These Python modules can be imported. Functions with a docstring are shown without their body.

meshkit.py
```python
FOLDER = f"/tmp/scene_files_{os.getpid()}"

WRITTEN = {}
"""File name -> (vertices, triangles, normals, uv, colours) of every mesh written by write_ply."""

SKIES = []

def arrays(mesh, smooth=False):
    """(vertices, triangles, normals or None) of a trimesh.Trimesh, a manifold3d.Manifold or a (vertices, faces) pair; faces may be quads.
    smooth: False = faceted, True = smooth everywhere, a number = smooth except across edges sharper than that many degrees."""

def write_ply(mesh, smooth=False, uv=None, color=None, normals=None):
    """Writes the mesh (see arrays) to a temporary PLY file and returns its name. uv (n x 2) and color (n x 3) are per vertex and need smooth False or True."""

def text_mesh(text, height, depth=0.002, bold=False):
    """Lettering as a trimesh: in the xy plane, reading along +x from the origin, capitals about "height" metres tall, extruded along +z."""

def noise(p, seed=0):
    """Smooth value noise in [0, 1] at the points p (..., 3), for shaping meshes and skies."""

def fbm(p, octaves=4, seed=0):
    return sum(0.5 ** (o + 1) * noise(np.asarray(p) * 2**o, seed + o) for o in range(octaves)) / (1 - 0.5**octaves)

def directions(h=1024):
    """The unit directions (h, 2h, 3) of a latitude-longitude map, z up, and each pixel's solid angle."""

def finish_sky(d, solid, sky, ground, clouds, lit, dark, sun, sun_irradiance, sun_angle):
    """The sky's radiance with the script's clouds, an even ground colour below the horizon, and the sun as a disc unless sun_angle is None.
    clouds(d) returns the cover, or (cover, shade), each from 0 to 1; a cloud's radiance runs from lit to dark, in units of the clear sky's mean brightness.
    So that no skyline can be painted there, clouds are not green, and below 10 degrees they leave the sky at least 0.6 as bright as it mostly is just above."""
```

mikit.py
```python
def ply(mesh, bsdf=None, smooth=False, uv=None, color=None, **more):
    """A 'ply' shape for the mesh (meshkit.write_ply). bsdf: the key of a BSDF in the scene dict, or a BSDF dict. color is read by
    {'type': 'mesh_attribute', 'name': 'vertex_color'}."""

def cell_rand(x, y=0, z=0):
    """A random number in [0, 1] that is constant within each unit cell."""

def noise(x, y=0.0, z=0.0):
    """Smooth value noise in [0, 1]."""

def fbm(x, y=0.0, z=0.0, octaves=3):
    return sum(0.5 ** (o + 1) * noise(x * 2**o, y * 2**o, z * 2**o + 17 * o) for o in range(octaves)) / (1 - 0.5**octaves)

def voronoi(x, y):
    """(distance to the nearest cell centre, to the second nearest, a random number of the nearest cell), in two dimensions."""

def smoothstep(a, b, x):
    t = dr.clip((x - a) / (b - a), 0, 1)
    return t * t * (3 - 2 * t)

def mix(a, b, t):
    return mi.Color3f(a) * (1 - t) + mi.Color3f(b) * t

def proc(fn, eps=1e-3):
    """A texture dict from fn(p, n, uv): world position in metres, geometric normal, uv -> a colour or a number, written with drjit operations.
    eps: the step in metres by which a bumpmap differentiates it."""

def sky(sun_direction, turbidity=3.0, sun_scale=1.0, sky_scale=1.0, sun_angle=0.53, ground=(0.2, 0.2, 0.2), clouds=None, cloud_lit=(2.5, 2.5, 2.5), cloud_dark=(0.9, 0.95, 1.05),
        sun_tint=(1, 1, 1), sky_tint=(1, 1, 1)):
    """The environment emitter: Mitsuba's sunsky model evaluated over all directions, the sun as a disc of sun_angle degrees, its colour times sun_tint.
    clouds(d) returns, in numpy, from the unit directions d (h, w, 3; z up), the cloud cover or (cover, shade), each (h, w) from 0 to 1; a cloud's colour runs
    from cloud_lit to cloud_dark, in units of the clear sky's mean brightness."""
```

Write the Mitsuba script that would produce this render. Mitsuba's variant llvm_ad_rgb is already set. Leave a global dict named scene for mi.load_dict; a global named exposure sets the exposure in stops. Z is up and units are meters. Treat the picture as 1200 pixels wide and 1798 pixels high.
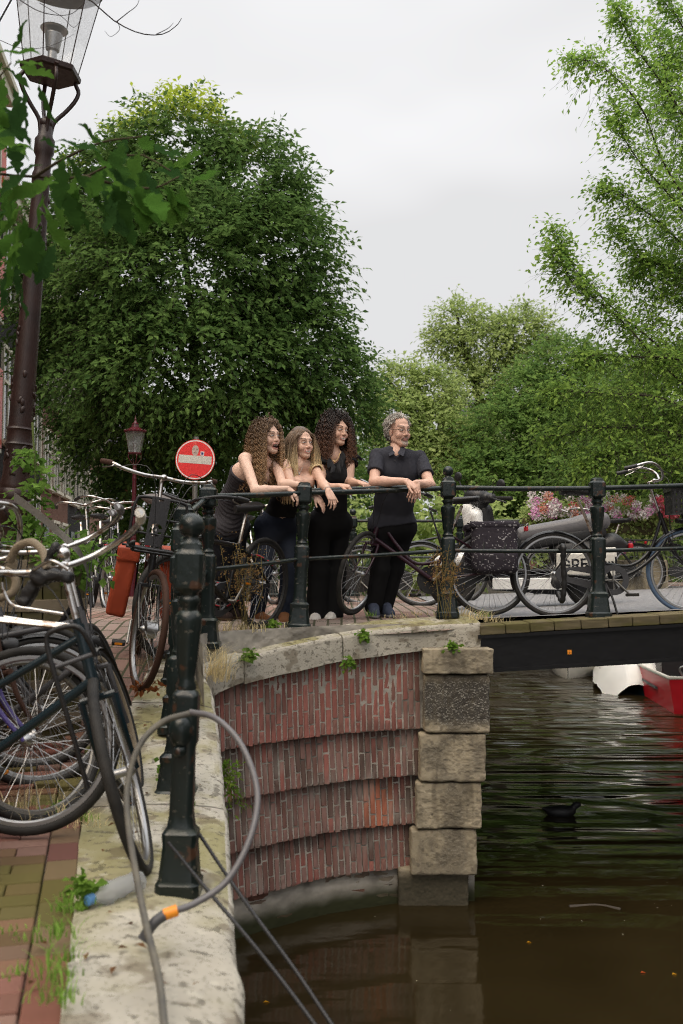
import math, random
import numpy as np, trimesh, manifold3d
import drjit as dr
import mitsuba as mi
import mikit, meshkit

T = mi.ScalarTransform4f
PI = math.pi
scene, labels = {}, {}

# ---------------------------------------------------------------- camera, sky, exposure
TILT = 0.05201
scene['camera'] = {'type': 'thinlens', 'fov': 54.44, 'fov_axis': 'y', 'aperture_radius': 0.005, 'focus_distance': 7.75,
                   'near_clip': 0.1, 'far_clip': 600.0,
                   'to_world': T().look_at(origin=[0, 0, 1.01], target=[0, math.cos(TILT), 1.01 + math.sin(TILT)], up=[0, 0, 1])}


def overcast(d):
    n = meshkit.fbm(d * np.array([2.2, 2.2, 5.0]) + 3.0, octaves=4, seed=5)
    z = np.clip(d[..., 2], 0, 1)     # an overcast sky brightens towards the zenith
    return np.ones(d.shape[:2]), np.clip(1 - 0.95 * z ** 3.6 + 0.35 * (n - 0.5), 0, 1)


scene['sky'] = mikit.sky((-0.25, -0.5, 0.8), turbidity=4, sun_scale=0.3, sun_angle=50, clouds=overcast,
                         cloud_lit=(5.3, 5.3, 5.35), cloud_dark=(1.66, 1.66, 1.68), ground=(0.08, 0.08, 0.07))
exposure = 2.25


# ---------------------------------------------------------------- helpers
def uniq(key):
    if key not in scene and key not in labels and not any(k.startswith(key + '__') for k in scene):
        return key
    n = 1
    while True:
        k = '%s_%03d' % (key, n)
        if k not in scene and k not in labels and not any(q.startswith(k + '__') for q in scene):
            return k
        n += 1


COUNT = {}


def fresh(key):
    """key, key_001, key_002 ... without searching"""
    n = COUNT.get(key, 0)
    COUNT[key] = n + 1
    return key if n == 0 else '%s_%03d' % (key, n)


def thing(name, label, cat, group=None, kind=None):
    key = fresh(name)
    labels[key] = {'label': label, 'category': cat}
    if group:
        labels[key]['group'] = group
    if kind:
        labels[key]['kind'] = kind
    return key


def put(mesh, bsdf, smooth=False, color=None, to=None):
    d = mikit.ply(mesh, bsdf, smooth=smooth, color=color)
    if to is not None:
        d['to_world'] = to
    return d


def part(parent, name, mesh, bsdf, smooth=30, label=None, color=None, to=None, kind=None):
    key = fresh(parent + '__' + name)
    scene[key] = mesh if isinstance(mesh, dict) else put(mesh, bsdf, smooth, color, to)
    if isinstance(mesh, dict) and to is not None:
        scene[key] = {**mesh, 'to_world': to}
    if label or kind:
        labels[key] = {}
        if label:
            labels[key]['label'] = label
        if kind:
            labels[key]['kind'] = kind
    return key


def whole(name, mesh, bsdf, label, cat, group=None, smooth=30, color=None, to=None, kind=None):
    key = thing(name, label, cat, group, kind)
    scene[key] = mesh if isinstance(mesh, dict) else put(mesh, bsdf, smooth, color, to)
    return key


def struct(name, mesh, bsdf, label, smooth=False, color=None):
    key = fresh(name)
    scene[key] = put(mesh, bsdf, smooth, color)
    labels[key] = {'label': label, 'kind': 'structure'}
    return key


A = lambda *v: np.array(v, float)
cat = lambda ms: trimesh.util.concatenate([m for m in ms])


def TM(v, f):
    f = np.asarray(f, int)
    if f.shape[1] == 4:
        f = np.vstack([f[:, [0, 1, 2]], f[:, [0, 2, 3]]])
    return trimesh.Trimesh(np.asarray(v, float), f, process=False)


def frames(p):
    p = np.asarray(p, float)
    t = np.gradient(p, axis=0)
    t /= np.linalg.norm(t, axis=1, keepdims=True) + 1e-12
    a = np.zeros_like(t)
    ref = A(0, 0, 1) if abs(t[0, 2]) < 0.9 else A(1, 0, 0)
    a[0] = np.cross(t[0], ref)
    a[0] /= np.linalg.norm(a[0])
    for i in range(1, len(p)):
        v = a[i - 1] - t[i] * (a[i - 1] @ t[i])
        a[i] = v / (np.linalg.norm(v) + 1e-12)
    return t, a, np.cross(t, a)


def tube(p, r, n=8, caps=True):
    p = np.asarray(p, float)
    t, a, b = frames(p)
    r = np.broadcast_to(r, (len(p),))
    g = np.arange(n) * 2 * PI / n
    v = p[:, None] + r[:, None, None] * (np.cos(g)[None, :, None] * a[:, None] + np.sin(g)[None, :, None] * b[:, None])
    v = v.reshape(-1, 3)
    i, j = np.meshgrid(np.arange(len(p) - 1), np.arange(n), indexing='ij')
    q = np.stack([i * n + j, i * n + (j + 1) % n, (i + 1) * n + (j + 1) % n, (i + 1) * n + j], -1).reshape(-1, 4)
    f = np.vstack([q[:, [0, 1, 2]], q[:, [0, 2, 3]]])
    if caps:
        m = len(p)
        v = np.vstack([v, p[:1], p[-1:]])
        k = np.arange(n)
        f = np.vstack([f, np.stack([(k + 1) % n, k, k * 0 + m * n], 1),
                       np.stack([(m - 1) * n + k, (m - 1) * n + (k + 1) % n, k * 0 + m * n + 1], 1)])
    return TM(v, f)


def spline(pts, n=24, closed=False):
    """Catmull-Rom through the points"""
    p = np.asarray(pts, float)
    q = np.vstack([p[-1:], p, p[:2]]) if closed else np.vstack([2 * p[:1] - p[1:2], p, 2 * p[-1:] - p[-2:-1]])
    m = len(q) - 3
    u = np.linspace(0, m, n, endpoint=not closed)
    i = np.minimum(u.astype(int), m - 1)
    s = (u - i)[:, None]
    a, b, c, d = q[i], q[i + 1], q[i + 2], q[i + 3]
    return 0.5 * (2 * b + (c - a) * s + (2 * a - 5 * b + 4 * c - d) * s * s + (3 * b - a - 3 * c + d) * s ** 3)


def ball(c, r, s=2):
    m = trimesh.creation.icosphere(s, 1.0)
    m.apply_scale(r)
    m.apply_translation(c)
    return m


def box(lo, hi, b=0.0):
    """a box, its edges chamfered by b"""
    lo, hi = np.array(lo, float), np.array(hi, float)
    if b <= 0:
        m = trimesh.creation.box(hi - lo)
        m.apply_translation((lo + hi) / 2)
        return m
    pts = []
    for k in range(3):
        l2, h2 = lo + b, hi - b
        l2[k], h2[k] = lo[k], hi[k]
        pts.append(np.array([[x, y, z] for x in (l2[0], h2[0]) for y in (l2[1], h2[1]) for z in (l2[2], h2[2])]))
    return trimesh.convex.convex_hull(np.vstack(pts))


def lathe(prof, n=20, c=(0, 0, 0)):
    """prof: (z, r) upward; closed at both ends"""
    return loft([(z, r, 2.0) for z, r in prof], n, c)


def loft(levels, n=24, c=(0, 0, 0), rot=0.0):
    """levels: (z, half width, exponent): 2 = round, 8 = square"""
    g = (np.arange(n) + 0.5) * 2 * PI / n
    vs = []
    for z, w, e in levels:
        r = w / (np.abs(np.cos(g)) ** e + np.abs(np.sin(g)) ** e) ** (1 / e)
        vs.append(np.stack([r * np.cos(g + rot), r * np.sin(g + rot), g * 0 + z], 1))
    m = len(levels)
    v = np.vstack(vs + [[[0, 0, levels[0][0]]], [[0, 0, levels[-1][0]]]]) + np.asarray(c, float)
    i, j = np.meshgrid(np.arange(m - 1), np.arange(n), indexing='ij')
    q = np.stack([i * n + j, i * n + (j + 1) % n, (i + 1) * n + (j + 1) % n, (i + 1) * n + j], -1).reshape(-1, 4)
    k = np.arange(n)
    f = np.vstack([q[:, [0, 1, 2]], q[:, [0, 2, 3]], np.stack([(k + 1) % n, k, k * 0 + m * n], 1),
                   np.stack([(m - 1) * n + k, (m - 1) * n + (k + 1) % n, k * 0 + m * n + 1], 1)])
    return TM(v, f)


def torus(R, r, n=48, k=8, sy=1.0):
    """in the xz plane around the origin; sy stretches it along y"""
    a = np.arange(n) * 2 * PI / n
    b = np.arange(k) * 2 * PI / k
    aa, bb = np.meshgrid(a, b, indexing='ij')
    v = np.stack([(R + r * np.cos(bb)) * np.cos(aa), r * sy * np.sin(bb), (R + r * np.cos(bb)) * np.sin(aa)], -1).reshape(-1, 3)
    i, j = np.meshgrid(np.arange(n), np.arange(k), indexing='ij')
    q = np.stack([i * k + j, i * k + (j + 1) % k, ((i + 1) % n) * k + (j + 1) % k, ((i + 1) % n) * k + j], -1).reshape(-1, 4)
    return TM(v, q)


def prism(poly, z0, z1):
    """poly: (x, y) outline extruded along z"""
    from shapely.geometry import Polygon
    m = trimesh.creation.extrude_polygon(Polygon(poly), z1 - z0, engine='earcut')
    m.apply_translation([0, 0, z0])
    return m


def rot(axis, deg, p=(0, 0, 0)):
    return trimesh.transformations.rotation_matrix(math.radians(deg), axis, p)


def moved(m, M):
    m = m.copy()
    m.apply_transform(M)
    return m


def grid(f, u, v):
    """sheet: f(u, v) -> (x, y, z) arrays"""
    uu, vv = np.meshgrid(u, v, indexing='ij')
    p = np.stack(np.broadcast_arrays(*f(uu, vv)), -1).reshape(-1, 3)
    n = len(v)
    i, j = np.meshgrid(np.arange(len(u) - 1), np.arange(n - 1), indexing='ij')
    q = np.stack([i * n + j, (i + 1) * n + j, (i + 1) * n + j + 1, i * n + j + 1], -1).reshape(-1, 4)
    return TM(p, q)


# ---- signed distance shapes (people, bags, cloth)
def smin(a, b, k):
    h = np.clip(0.5 + 0.5 * (b - a) / k, 0, 1)
    return b + (a - b) * h - k * h * (1 - h)


def cap(a, b, ra, rb, k=0.03, op='u'):
    a, b = np.array(a, float), np.array(b, float)
    ba = b - a
    L = max(ba @ ba, 1e-9)

    def f(p):
        s = np.clip((p - a) @ ba / L, 0, 1)
        return np.linalg.norm(p - a - s[..., None] * ba, axis=-1) - (ra + (rb - ra) * s)
    r = max(ra, rb)
    return f, np.minimum(a, b) - r, np.maximum(a, b) + r, k, op


def ell(c, r, R=None, k=0.03, op='u'):
    c, r = np.array(c, float), np.array(r, float)
    R = np.eye(3) if R is None else np.array(R)[:3, :3]

    def f(p):
        q = (p - c) @ R
        k0 = np.linalg.norm(q / r, axis=-1)
        k1 = np.linalg.norm(q / (r * r), axis=-1)
        return k0 * (k0 - 1) / np.maximum(k1, 1e-9)
    m = np.abs(R) @ r
    return f, c - m, c + m, k, op


def rbox(c, hs, r=0.02, R=None, k=0.02, op='u'):
    c, hs = np.array(c, float), np.array(hs, float)
    R = np.eye(3) if R is None else np.array(R)[:3, :3]

    def f(p):
        q = np.abs((p - c) @ R) - hs + r
        return np.linalg.norm(np.maximum(q, 0), axis=-1) + np.minimum(q.max(-1), 0) - r
    m = np.abs(R) @ hs
    return f, c - m, c + m, k, op


def half(pt, n, k=0.004):
    """cuts away everything on the side n points to"""
    pt, n = np.array(pt, float), np.array(n, float)
    n /= np.linalg.norm(n)
    return (lambda p: (p - pt) @ n), None, None, k, 'h'


def field(prims, h, pad=0.02):
    lo = np.min([q[1] for q in prims if q[1] is not None and q[4] == 'u'], 0) - pad
    hi = np.max([q[2] for q in prims if q[2] is not None and q[4] == 'u'], 0) + pad
    n = np.ceil((hi - lo) / h).astype(int) + 1
    ax = [lo[i] + h * np.arange(n[i]) for i in range(3)]
    D = np.full(n, 0.2)
    for f, l, u, k, op in prims:
        if l is None:
            s = (slice(None),) * 3
        else:
            i0 = np.clip(np.floor((l - 2 * k - pad - lo) / h).astype(int), 0, n)
            i1 = np.clip(np.ceil((u + 2 * k + pad - lo) / h).astype(int) + 1, 0, n)
            if np.any(i1 <= i0):
                continue
            s = tuple(slice(a, b) for a, b in zip(i0, i1))
        P = np.stack(np.meshgrid(*[ax[i][s[i]] for i in range(3)], indexing='ij'), -1)
        d = f(P)
        if op == 'u':
            D[s] = smin(D[s], d, k)
        elif op == 's':
            D[s] = -smin(-D[s], d, k)
        else:
            D[s] = -smin(-D[s], -d, k)
    return D, lo, h


def nets(D, lo, h):
    """surface nets"""
    s = D < 0
    c = [np.array([i, j, k]) for i in (0, 1) for j in (0, 1) for k in (0, 1)]
    n = np.array(D.shape) - 1
    S = np.stack([s[o[0]:o[0] + n[0], o[1]:o[1] + n[1], o[2]:o[2] + n[2]] for o in c])
    mixed = S.any(0) & ~S.all(0)
    cells = np.argwhere(mixed)
    ids = np.full(n, -1)
    ids[tuple(cells.T)] = np.arange(len(cells))
    V = np.stack([D[tuple((cells + o).T)] for o in c], 1)
    acc, cnt = np.zeros((len(cells), 3)), np.zeros(len(cells))
    for a in range(8):
        for b in range(a + 1, 8):
            if np.abs(c[a] - c[b]).sum() != 1:
                continue
            x = (V[:, a] < 0) != (V[:, b] < 0)
            t = V[x, a] / (V[x, a] - V[x, b])
            acc[x] += c[a] + t[:, None] * (c[b] - c[a])
            cnt[x] += 1
    vert = lo + h * (cells + acc / cnt[:, None])
    F = []
    for ax in range(3):
        d = np.zeros(3, int)
        d[ax] = 1
        m = np.array(D.shape)
        a = s[:m[0] - d[0], :m[1] - d[1], :m[2] - d[2]]
        b = s[d[0]:, d[1]:, d[2]:]
        e = np.argwhere(a != b)
        u, v = (ax + 1) % 3, (ax + 2) % 3
        ok = (e[:, u] > 0) & (e[:, v] > 0) & (e[:, u] < n[u]) & (e[:, v] < n[v])
        e = e[ok]
        du, dv = np.eye(3, dtype=int)[u], np.eye(3, dtype=int)[v]
        q = np.stack([ids[tuple((e - du - dv).T)], ids[tuple((e - dv).T)], ids[tuple(e.T)], ids[tuple((e - du).T)]], 1)
        inside = a[tuple(e.T)]
        q[~inside] = q[~inside][:, ::-1]
        F.append(q)
    return TM(vert, np.vstack(F))


def sdf(prims, h=0.006, pad=0.02, bump=None):
    D, lo, h = field(prims, h, pad)
    if bump is not None:
        P = np.stack(np.meshgrid(*[lo[i] + h * np.arange(D.shape[i]) for i in range(3)], indexing='ij'), -1)
        near = np.abs(D) < 0.05
        D[near] += bump(P[near])
    return nets(D, lo, h)


# ---------------------------------------------------------------- materials
def pri(name, rgb, rough=0.6, metal=0.0, spec=0.5, **k):
    scene[name] = {'type': 'twosided', 'b': {'type': 'principled', 'base_color': rgb if isinstance(rgb, dict) else {'type': 'rgb', 'value': list(rgb)},
                                            'roughness': rough, 'metallic': metal, 'specular': spec, **k}}
    return name


def bumped(name, tex, inner, scale=1.0):
    scene[name] = {'type': 'twosided', 'b': {'type': 'bumpmap', 'arbitrary': mikit.proc(tex), 'scale': scale, 'b': inner}}
    return name


VC = {'type': 'mesh_attribute', 'name': 'vertex_color'}


def col(r, g, b):
    return {'type': 'rgb', 'value': [r, g, b]}


def P3(name, fn, rough=0.8, spec=0.3, bump=None, scale=1.0):
    """procedural colour, with an optional relief in metres"""
    b = {'type': 'principled', 'base_color': mikit.proc(fn), 'roughness': rough, 'specular': spec}
    if bump is not None:
        b = {'type': 'bumpmap', 't': mikit.proc(bump, eps=2e-3), 'scale': scale, 'b': b}
    scene[name] = {'type': 'twosided', 'b': b}
    return name


nz, sst, mix = mikit.fbm, mikit.smoothstep, mikit.mix


def t_iron(p, n, uv):
    a = nz(p.x * 60, p.y * 60, p.z * 60, 3)
    dust = sst(0.3, 0.9, n.z) * sst(0.4, 0.7, nz(p.x * 14, p.y * 14, p.z * 14, 2))
    c = mix((0.004, 0.008, 0.008), (0.009, 0.017, 0.016), nz(p.x * 5, p.y * 5, p.z * 5, 2))
    c = mix(c, (0.12, 0.11, 0.09), sst(0.69, 0.76, a) * 0.55)
    c = mix(c, (0.07, 0.03, 0.015), sst(0.66, 0.74, nz(p.x * 22 + 3, p.y * 22, p.z * 16, 3)) * 0.7)
    return mix(c, (0.06, 0.07, 0.05), dust * 0.5)


P3('iron', t_iron, rough=0.3, spec=0.5, bump=lambda p, n, uv: 0.0012 * nz(p.x * 40, p.y * 40, p.z * 40, 3))


def t_stone(p, n, uv):
    a = nz(p.x * 3, p.y * 3, p.z * 3, 3)
    g = nz(p.x * 90, p.y * 90, p.z * 90, 2)
    c = mix((0.30, 0.28, 0.235), (0.47, 0.44, 0.37), a)
    c = mix(c, (0.16, 0.15, 0.12), sst(0.55, 0.75, g) * 0.55)
    moss = sst(0.55, 0.95, n.z) * sst(0.40, 0.62, nz(p.x * 4 + 9, p.y * 4, p.z * 4, 4))
    c = mix(c, (0.19, 0.17, 0.045), moss * 0.7 * (0.4 + 0.6 * sst(2.4, 3.6, p.y)))
    c = mix(c, (0.055, 0.048, 0.035), sst(0.60, 0.70, nz(p.x * 34, p.y * 34, p.z * 34, 3)) * 0.6)
    c = mix(c, (0.46, 0.44, 0.37), sst(0.66, 0.74, nz(p.x * 26 + 7, p.y * 26, p.z * 26, 2)) * 0.35)
    return mix(c, (0.10, 0.075, 0.045), sst(0.60, 0.7, nz(p.x * 9, p.y * 9 + 4, p.z * 9, 3)) * 0.55)


def b_stone(p, n, uv):
    return 0.006 * nz(p.x * 70, p.y * 70, p.z * 70, 3) + 0.008 * nz(p.x * 12, p.y * 12, p.z * 12, 2)


P3('stone', t_stone, rough=0.9, spec=0.2, bump=b_stone)


def t_block(p, n, uv):
    g = nz(p.x * 55, p.y * 55, p.z * 55, 3)
    c = mix((0.24, 0.20, 0.135), (0.40, 0.345, 0.25), nz(p.x * 5, p.y * 5, p.z * 6, 3))
    k = sst(-0.22, -0.12, p.z) * sst(0.22, 0.1, p.z)
    dark = sst(0.40 - 0.12 * k, 0.62 - 0.1 * k, nz(p.x * 6 + 5, p.y * 6, p.z * 2.4, 4))
    c = mix(c, (0.045, 0.042, 0.038), dark * (0.55 + 0.4 * k))
    c = mix(c, (0.42, 0.40, 0.35), sst(0.56, 0.66, nz(p.x * 110, p.y * 110, p.z * 110, 2)) * (0.15 + 0.3 * k))
    c = mix(c, (0.10, 0.085, 0.06), sst(0.55, 0.75, nz(p.x * 16, p.y * 16, p.z * 1.5, 3)) * 0.55)
    c = mix(c, (0.07, 0.06, 0.045), sst(0.58, 0.7, nz(p.x * 30, p.y * 30, p.z * 30, 2)) * 0.4)
    low = sst(-1.24, -1.34, p.z)
    return mix(c, mix((0.035, 0.034, 0.022), (0.10, 0.085, 0.06), g), low)


P3('block_stone', t_block, rough=0.9, spec=0.2, bump=lambda p, n, uv: 0.010 * nz(p.x * 45, p.y * 45, p.z * 45, 3))


def t_mortar(p, n, uv):
    c = mix((0.21, 0.195, 0.17), (0.42, 0.39, 0.34), nz(p.x * 20, p.y * 20, p.z * 20, 3))
    c = mix(c, (0.05, 0.045, 0.04), sst(0.52, 0.72, nz(p.x * 4, p.y * 4, p.z * 6, 3)) * 0.6)
    return mix(c, (0.028, 0.03, 0.015), sst(-1.30, -1.44, p.z + 0.05 * nz(p.x * 8, p.y * 8, 0, 2)))


P3('mortar', t_mortar, rough=0.95, spec=0.1, bump=lambda p, n, uv: 0.012 * nz(p.x * 35, p.y * 35, p.z * 35, 3))
pri('brick_vc', VC, 0.85, spec=0.2)


def t_pave(p, n, uv):
    x, y = p.x / 0.105, p.y / 0.21
    row = dr.floor(x)
    y = y + 0.5 * (row - 2 * dr.floor(row / 2))
    fx, fy = x - row, y - dr.floor(y)
    joint = dr.minimum(dr.minimum(fx, 1 - fx), 2 * dr.minimum(fy, 1 - fy))
    r = mikit.cell_rand(row, dr.floor(y), 2)
    c = mix((0.13, 0.075, 0.06), (0.23, 0.15, 0.125), r)
    c = mix(c, (0.20, 0.17, 0.15), sst(0.35, 0.7, nz(p.x * 1.2, p.y * 1.2, 0, 3)) * 0.8)
    c = mix(c, (0.05, 0.05, 0.03), sst(0.12, 0.05, joint))
    m = sst(0.42, 0.62, nz(p.x * 1.7 + 4, p.y * 1.7, 1, 4)) * sst(7.4, 5.2, p.y) * sst(-6, -3, p.x)
    return mix(c, mix((0.06, 0.065, 0.01), (0.12, 0.12, 0.025), nz(p.x * 30, p.y * 30, 0, 2)), m * 0.85)


P3('pave', t_pave, rough=0.9, spec=0.2, bump=lambda p, n, uv: 0.006 * nz(p.x * 50, p.y * 50, 0, 3))
P3('asphalt', lambda p, n, uv: mix((0.12, 0.12, 0.125), (0.20, 0.20, 0.205), nz(p.x * 40, p.y * 40, 0, 3)), rough=0.85, spec=0.3)
P3('earth', lambda p, n, uv: mix((0.03, 0.024, 0.015), (0.07, 0.06, 0.03), nz(p.x * 6, p.y * 6, 0, 3)), rough=0.95, spec=0.1)


def b_water(p, n, uv):
    far = sst(6.0, 12.0, p.y)
    near = sst(7.6, 4.5, p.y)
    a = nz(p.x * 0.9 + 1.5 * nz(p.x * 0.6, p.y * 0.6, 0, 2), p.y * 3.4, 0.0, 2) * 0.040
    b = nz(p.x * 3.5, p.y * 10.0, 3.0, 2) * 0.0035
    return a * (0.35 + 1.25 * far) * (1 - 0.75 * near) + b * (1 - 0.6 * near)


scene['water_surface'] = {'type': 'twosided', 'b': {'type': 'bumpmap', 't': mikit.proc(b_water, eps=4e-3), 'scale': 1.0, 'b': {
    'type': 'principled', 'base_color': mikit.proc(lambda p, n, uv: mix((0.015, 0.0105, 0.004), (0.023, 0.0165, 0.0065), nz(p.x * 2, p.y * 2, 0, 2))),
    'roughness': 0.07, 'specular': 0.5}}}


def t_wood(p, n, uv):
    c = mix((0.05, 0.042, 0.026), (0.16, 0.135, 0.08), nz(p.x * 9, p.y * 40, p.z * 40, 4))
    return mix(c, (0.075, 0.072, 0.02), sst(0.42, 0.66, nz(p.x * 5, p.y * 5, p.z * 20, 3)) * 0.6)


P3('old_wood', t_wood, rough=0.9, spec=0.15)
P3('black_steel', lambda p, n, uv: mix((0.003, 0.003, 0.0035), (0.008, 0.008, 0.009), nz(p.x * 12, p.y * 12, p.z * 30, 3)), rough=0.4, spec=0.3,
   bump=lambda p, n, uv: 0.0012 * nz(p.x * 25, p.y * 25, p.z * 25, 3))
# foliage: leaf colour per vertex, some light passes through
scene['leaf'] = {'type': 'principledthin', 'base_color': VC, 'roughness': 0.40, 'diff_trans': 0.95, 'spec_trans': 0.0, 'eta': 1.4}
pri('bark', VC, 0.9, spec=0.15)
pri('vc_matte', VC, 0.85, spec=0.2)
pri('vc_satin', VC, 0.45, spec=0.4)
pri('vc_gloss', VC, 0.22, spec=0.5)
pri('skin', VC, 0.5, spec=0.35, sheen=0.2)
pri('hair', VC, 0.42, spec=0.5)
pri('lamp_paint', mikit.proc(lambda p, n, uv: mix((0.010, 0.004, 0.003), (0.034, 0.013, 0.010), nz(p.x * 9, p.y * 9, p.z * 9, 3))), 0.42)
pri('burgundy', (0.075, 0.010, 0.016), 0.25)
scene['pane'] = {'type': 'blendbsdf', 'weight': 0.13, 'a': {'type': 'thindielectric', 'int_ior': 1.5}, 'b': {'type': 'twosided', 'd': {'type': 'diffuse', 'reflectance': col(0.75, 0.76, 0.74)}}}  # clear glass with diffuse white blended in to imitate a whitish sheen
pri('chrome', mikit.proc(lambda p, n, uv: mix((0.62, 0.60, 0.58), (0.30, 0.22, 0.16), sst(0.52, 0.72, nz(p.x * 45, p.y * 45, p.z * 45, 3)))), 0.22, metal=1.0)
pri('steel', (0.42, 0.42, 0.42), 0.35, metal=1.0)
pri('dull_steel', (0.26, 0.25, 0.23), 0.5, metal=0.9)
pri('rubber', mikit.proc(lambda p, n, uv: mix((0.012, 0.012, 0.012), (0.035, 0.033, 0.03), nz(p.x * 25, p.y * 25, p.z * 25, 2))), 0.7, spec=0.3)
pri('brown_rubber', (0.055, 0.028, 0.02), 0.75, spec=0.2)
pri('blue_rubber', (0.09, 0.14, 0.22), 0.6, spec=0.3)
pri('black_paint', (0.009, 0.009, 0.010), 0.22)
pri('matt_black', (0.014, 0.014, 0.015), 0.5)
pri('teal_paint', (0.006, 0.016, 0.022), 0.22)
pri('purple_paint', (0.05, 0.035, 0.16), 0.3)
pri('plum_paint', (0.030, 0.008, 0.018), 0.3)
pri('grey_paint', (0.05, 0.05, 0.055), 0.5)
pri('white_paint', (0.78, 0.78, 0.76), 0.25)
pri('off_white', (0.60, 0.58, 0.52), 0.5)
pri('red_paint', (0.52, 0.012, 0.022), 0.35)
pri('orange_vinyl', mikit.proc(lambda p, n, uv: mix((0.36, 0.055, 0.018), (0.24, 0.035, 0.012), nz(p.x * 9, p.y * 9, p.z * 9, 2))), 0.5)
pri('sign_red', mikit.proc(lambda p, n, uv: mix((0.74, 0.035, 0.035), (0.74, 0.13, 0.10), sst(0.55, 0.8, nz(p.x * 14, p.y * 14, p.z * 7, 3)))), 0.45)
pri('amber', (0.75, 0.25, 0.01), 0.4)
pri('tail_red', (0.45, 0.01, 0.02), 0.25)
pri('vinyl_black', (0.016, 0.016, 0.017), 0.45)
pri('vinyl_grey', (0.12, 0.115, 0.12), 0.4)
pri('seat_taupe', (0.11, 0.09, 0.082), 0.45)
pri('cork_grip', (0.20, 0.16, 0.11), 0.8)


# ---------------------------------------------------------------- ground, water, quay, bridge
WATER = -1.52
GZ = A([-10, 0], [4.4, 0.0], [5.2, 0.13], [6.0, 0.27], [6.6, 0.43], [7.35, 0.51], [7.75, 0.58], [9, 0.60], [13.5, 0.58], [20, 0.05], [200, 0.0])
gz = lambda y: np.interp(y, GZ[:, 0], GZ[:, 1])
# outer edge of the coping: x, y, top z
EDGE = A([0.40, -2.2, 0.0], [0.09, 0.0, 0.0], [-0.198, 2.16, 0.0], [-0.487, 4.26, 0.0], [-0.69, 5.6, 0.20], [-0.815, 6.15, 0.31], [-0.83, 6.32, 0.345],
         [-0.78, 6.53, 0.375], [-0.63, 6.75, 0.41], [-0.30, 7.02, 0.47], [0.02, 7.25, 0.515], [0.55, 7.46, 0.56], [1.06, 7.56, 0.59])
rng = np.random.default_rng(11)


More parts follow.
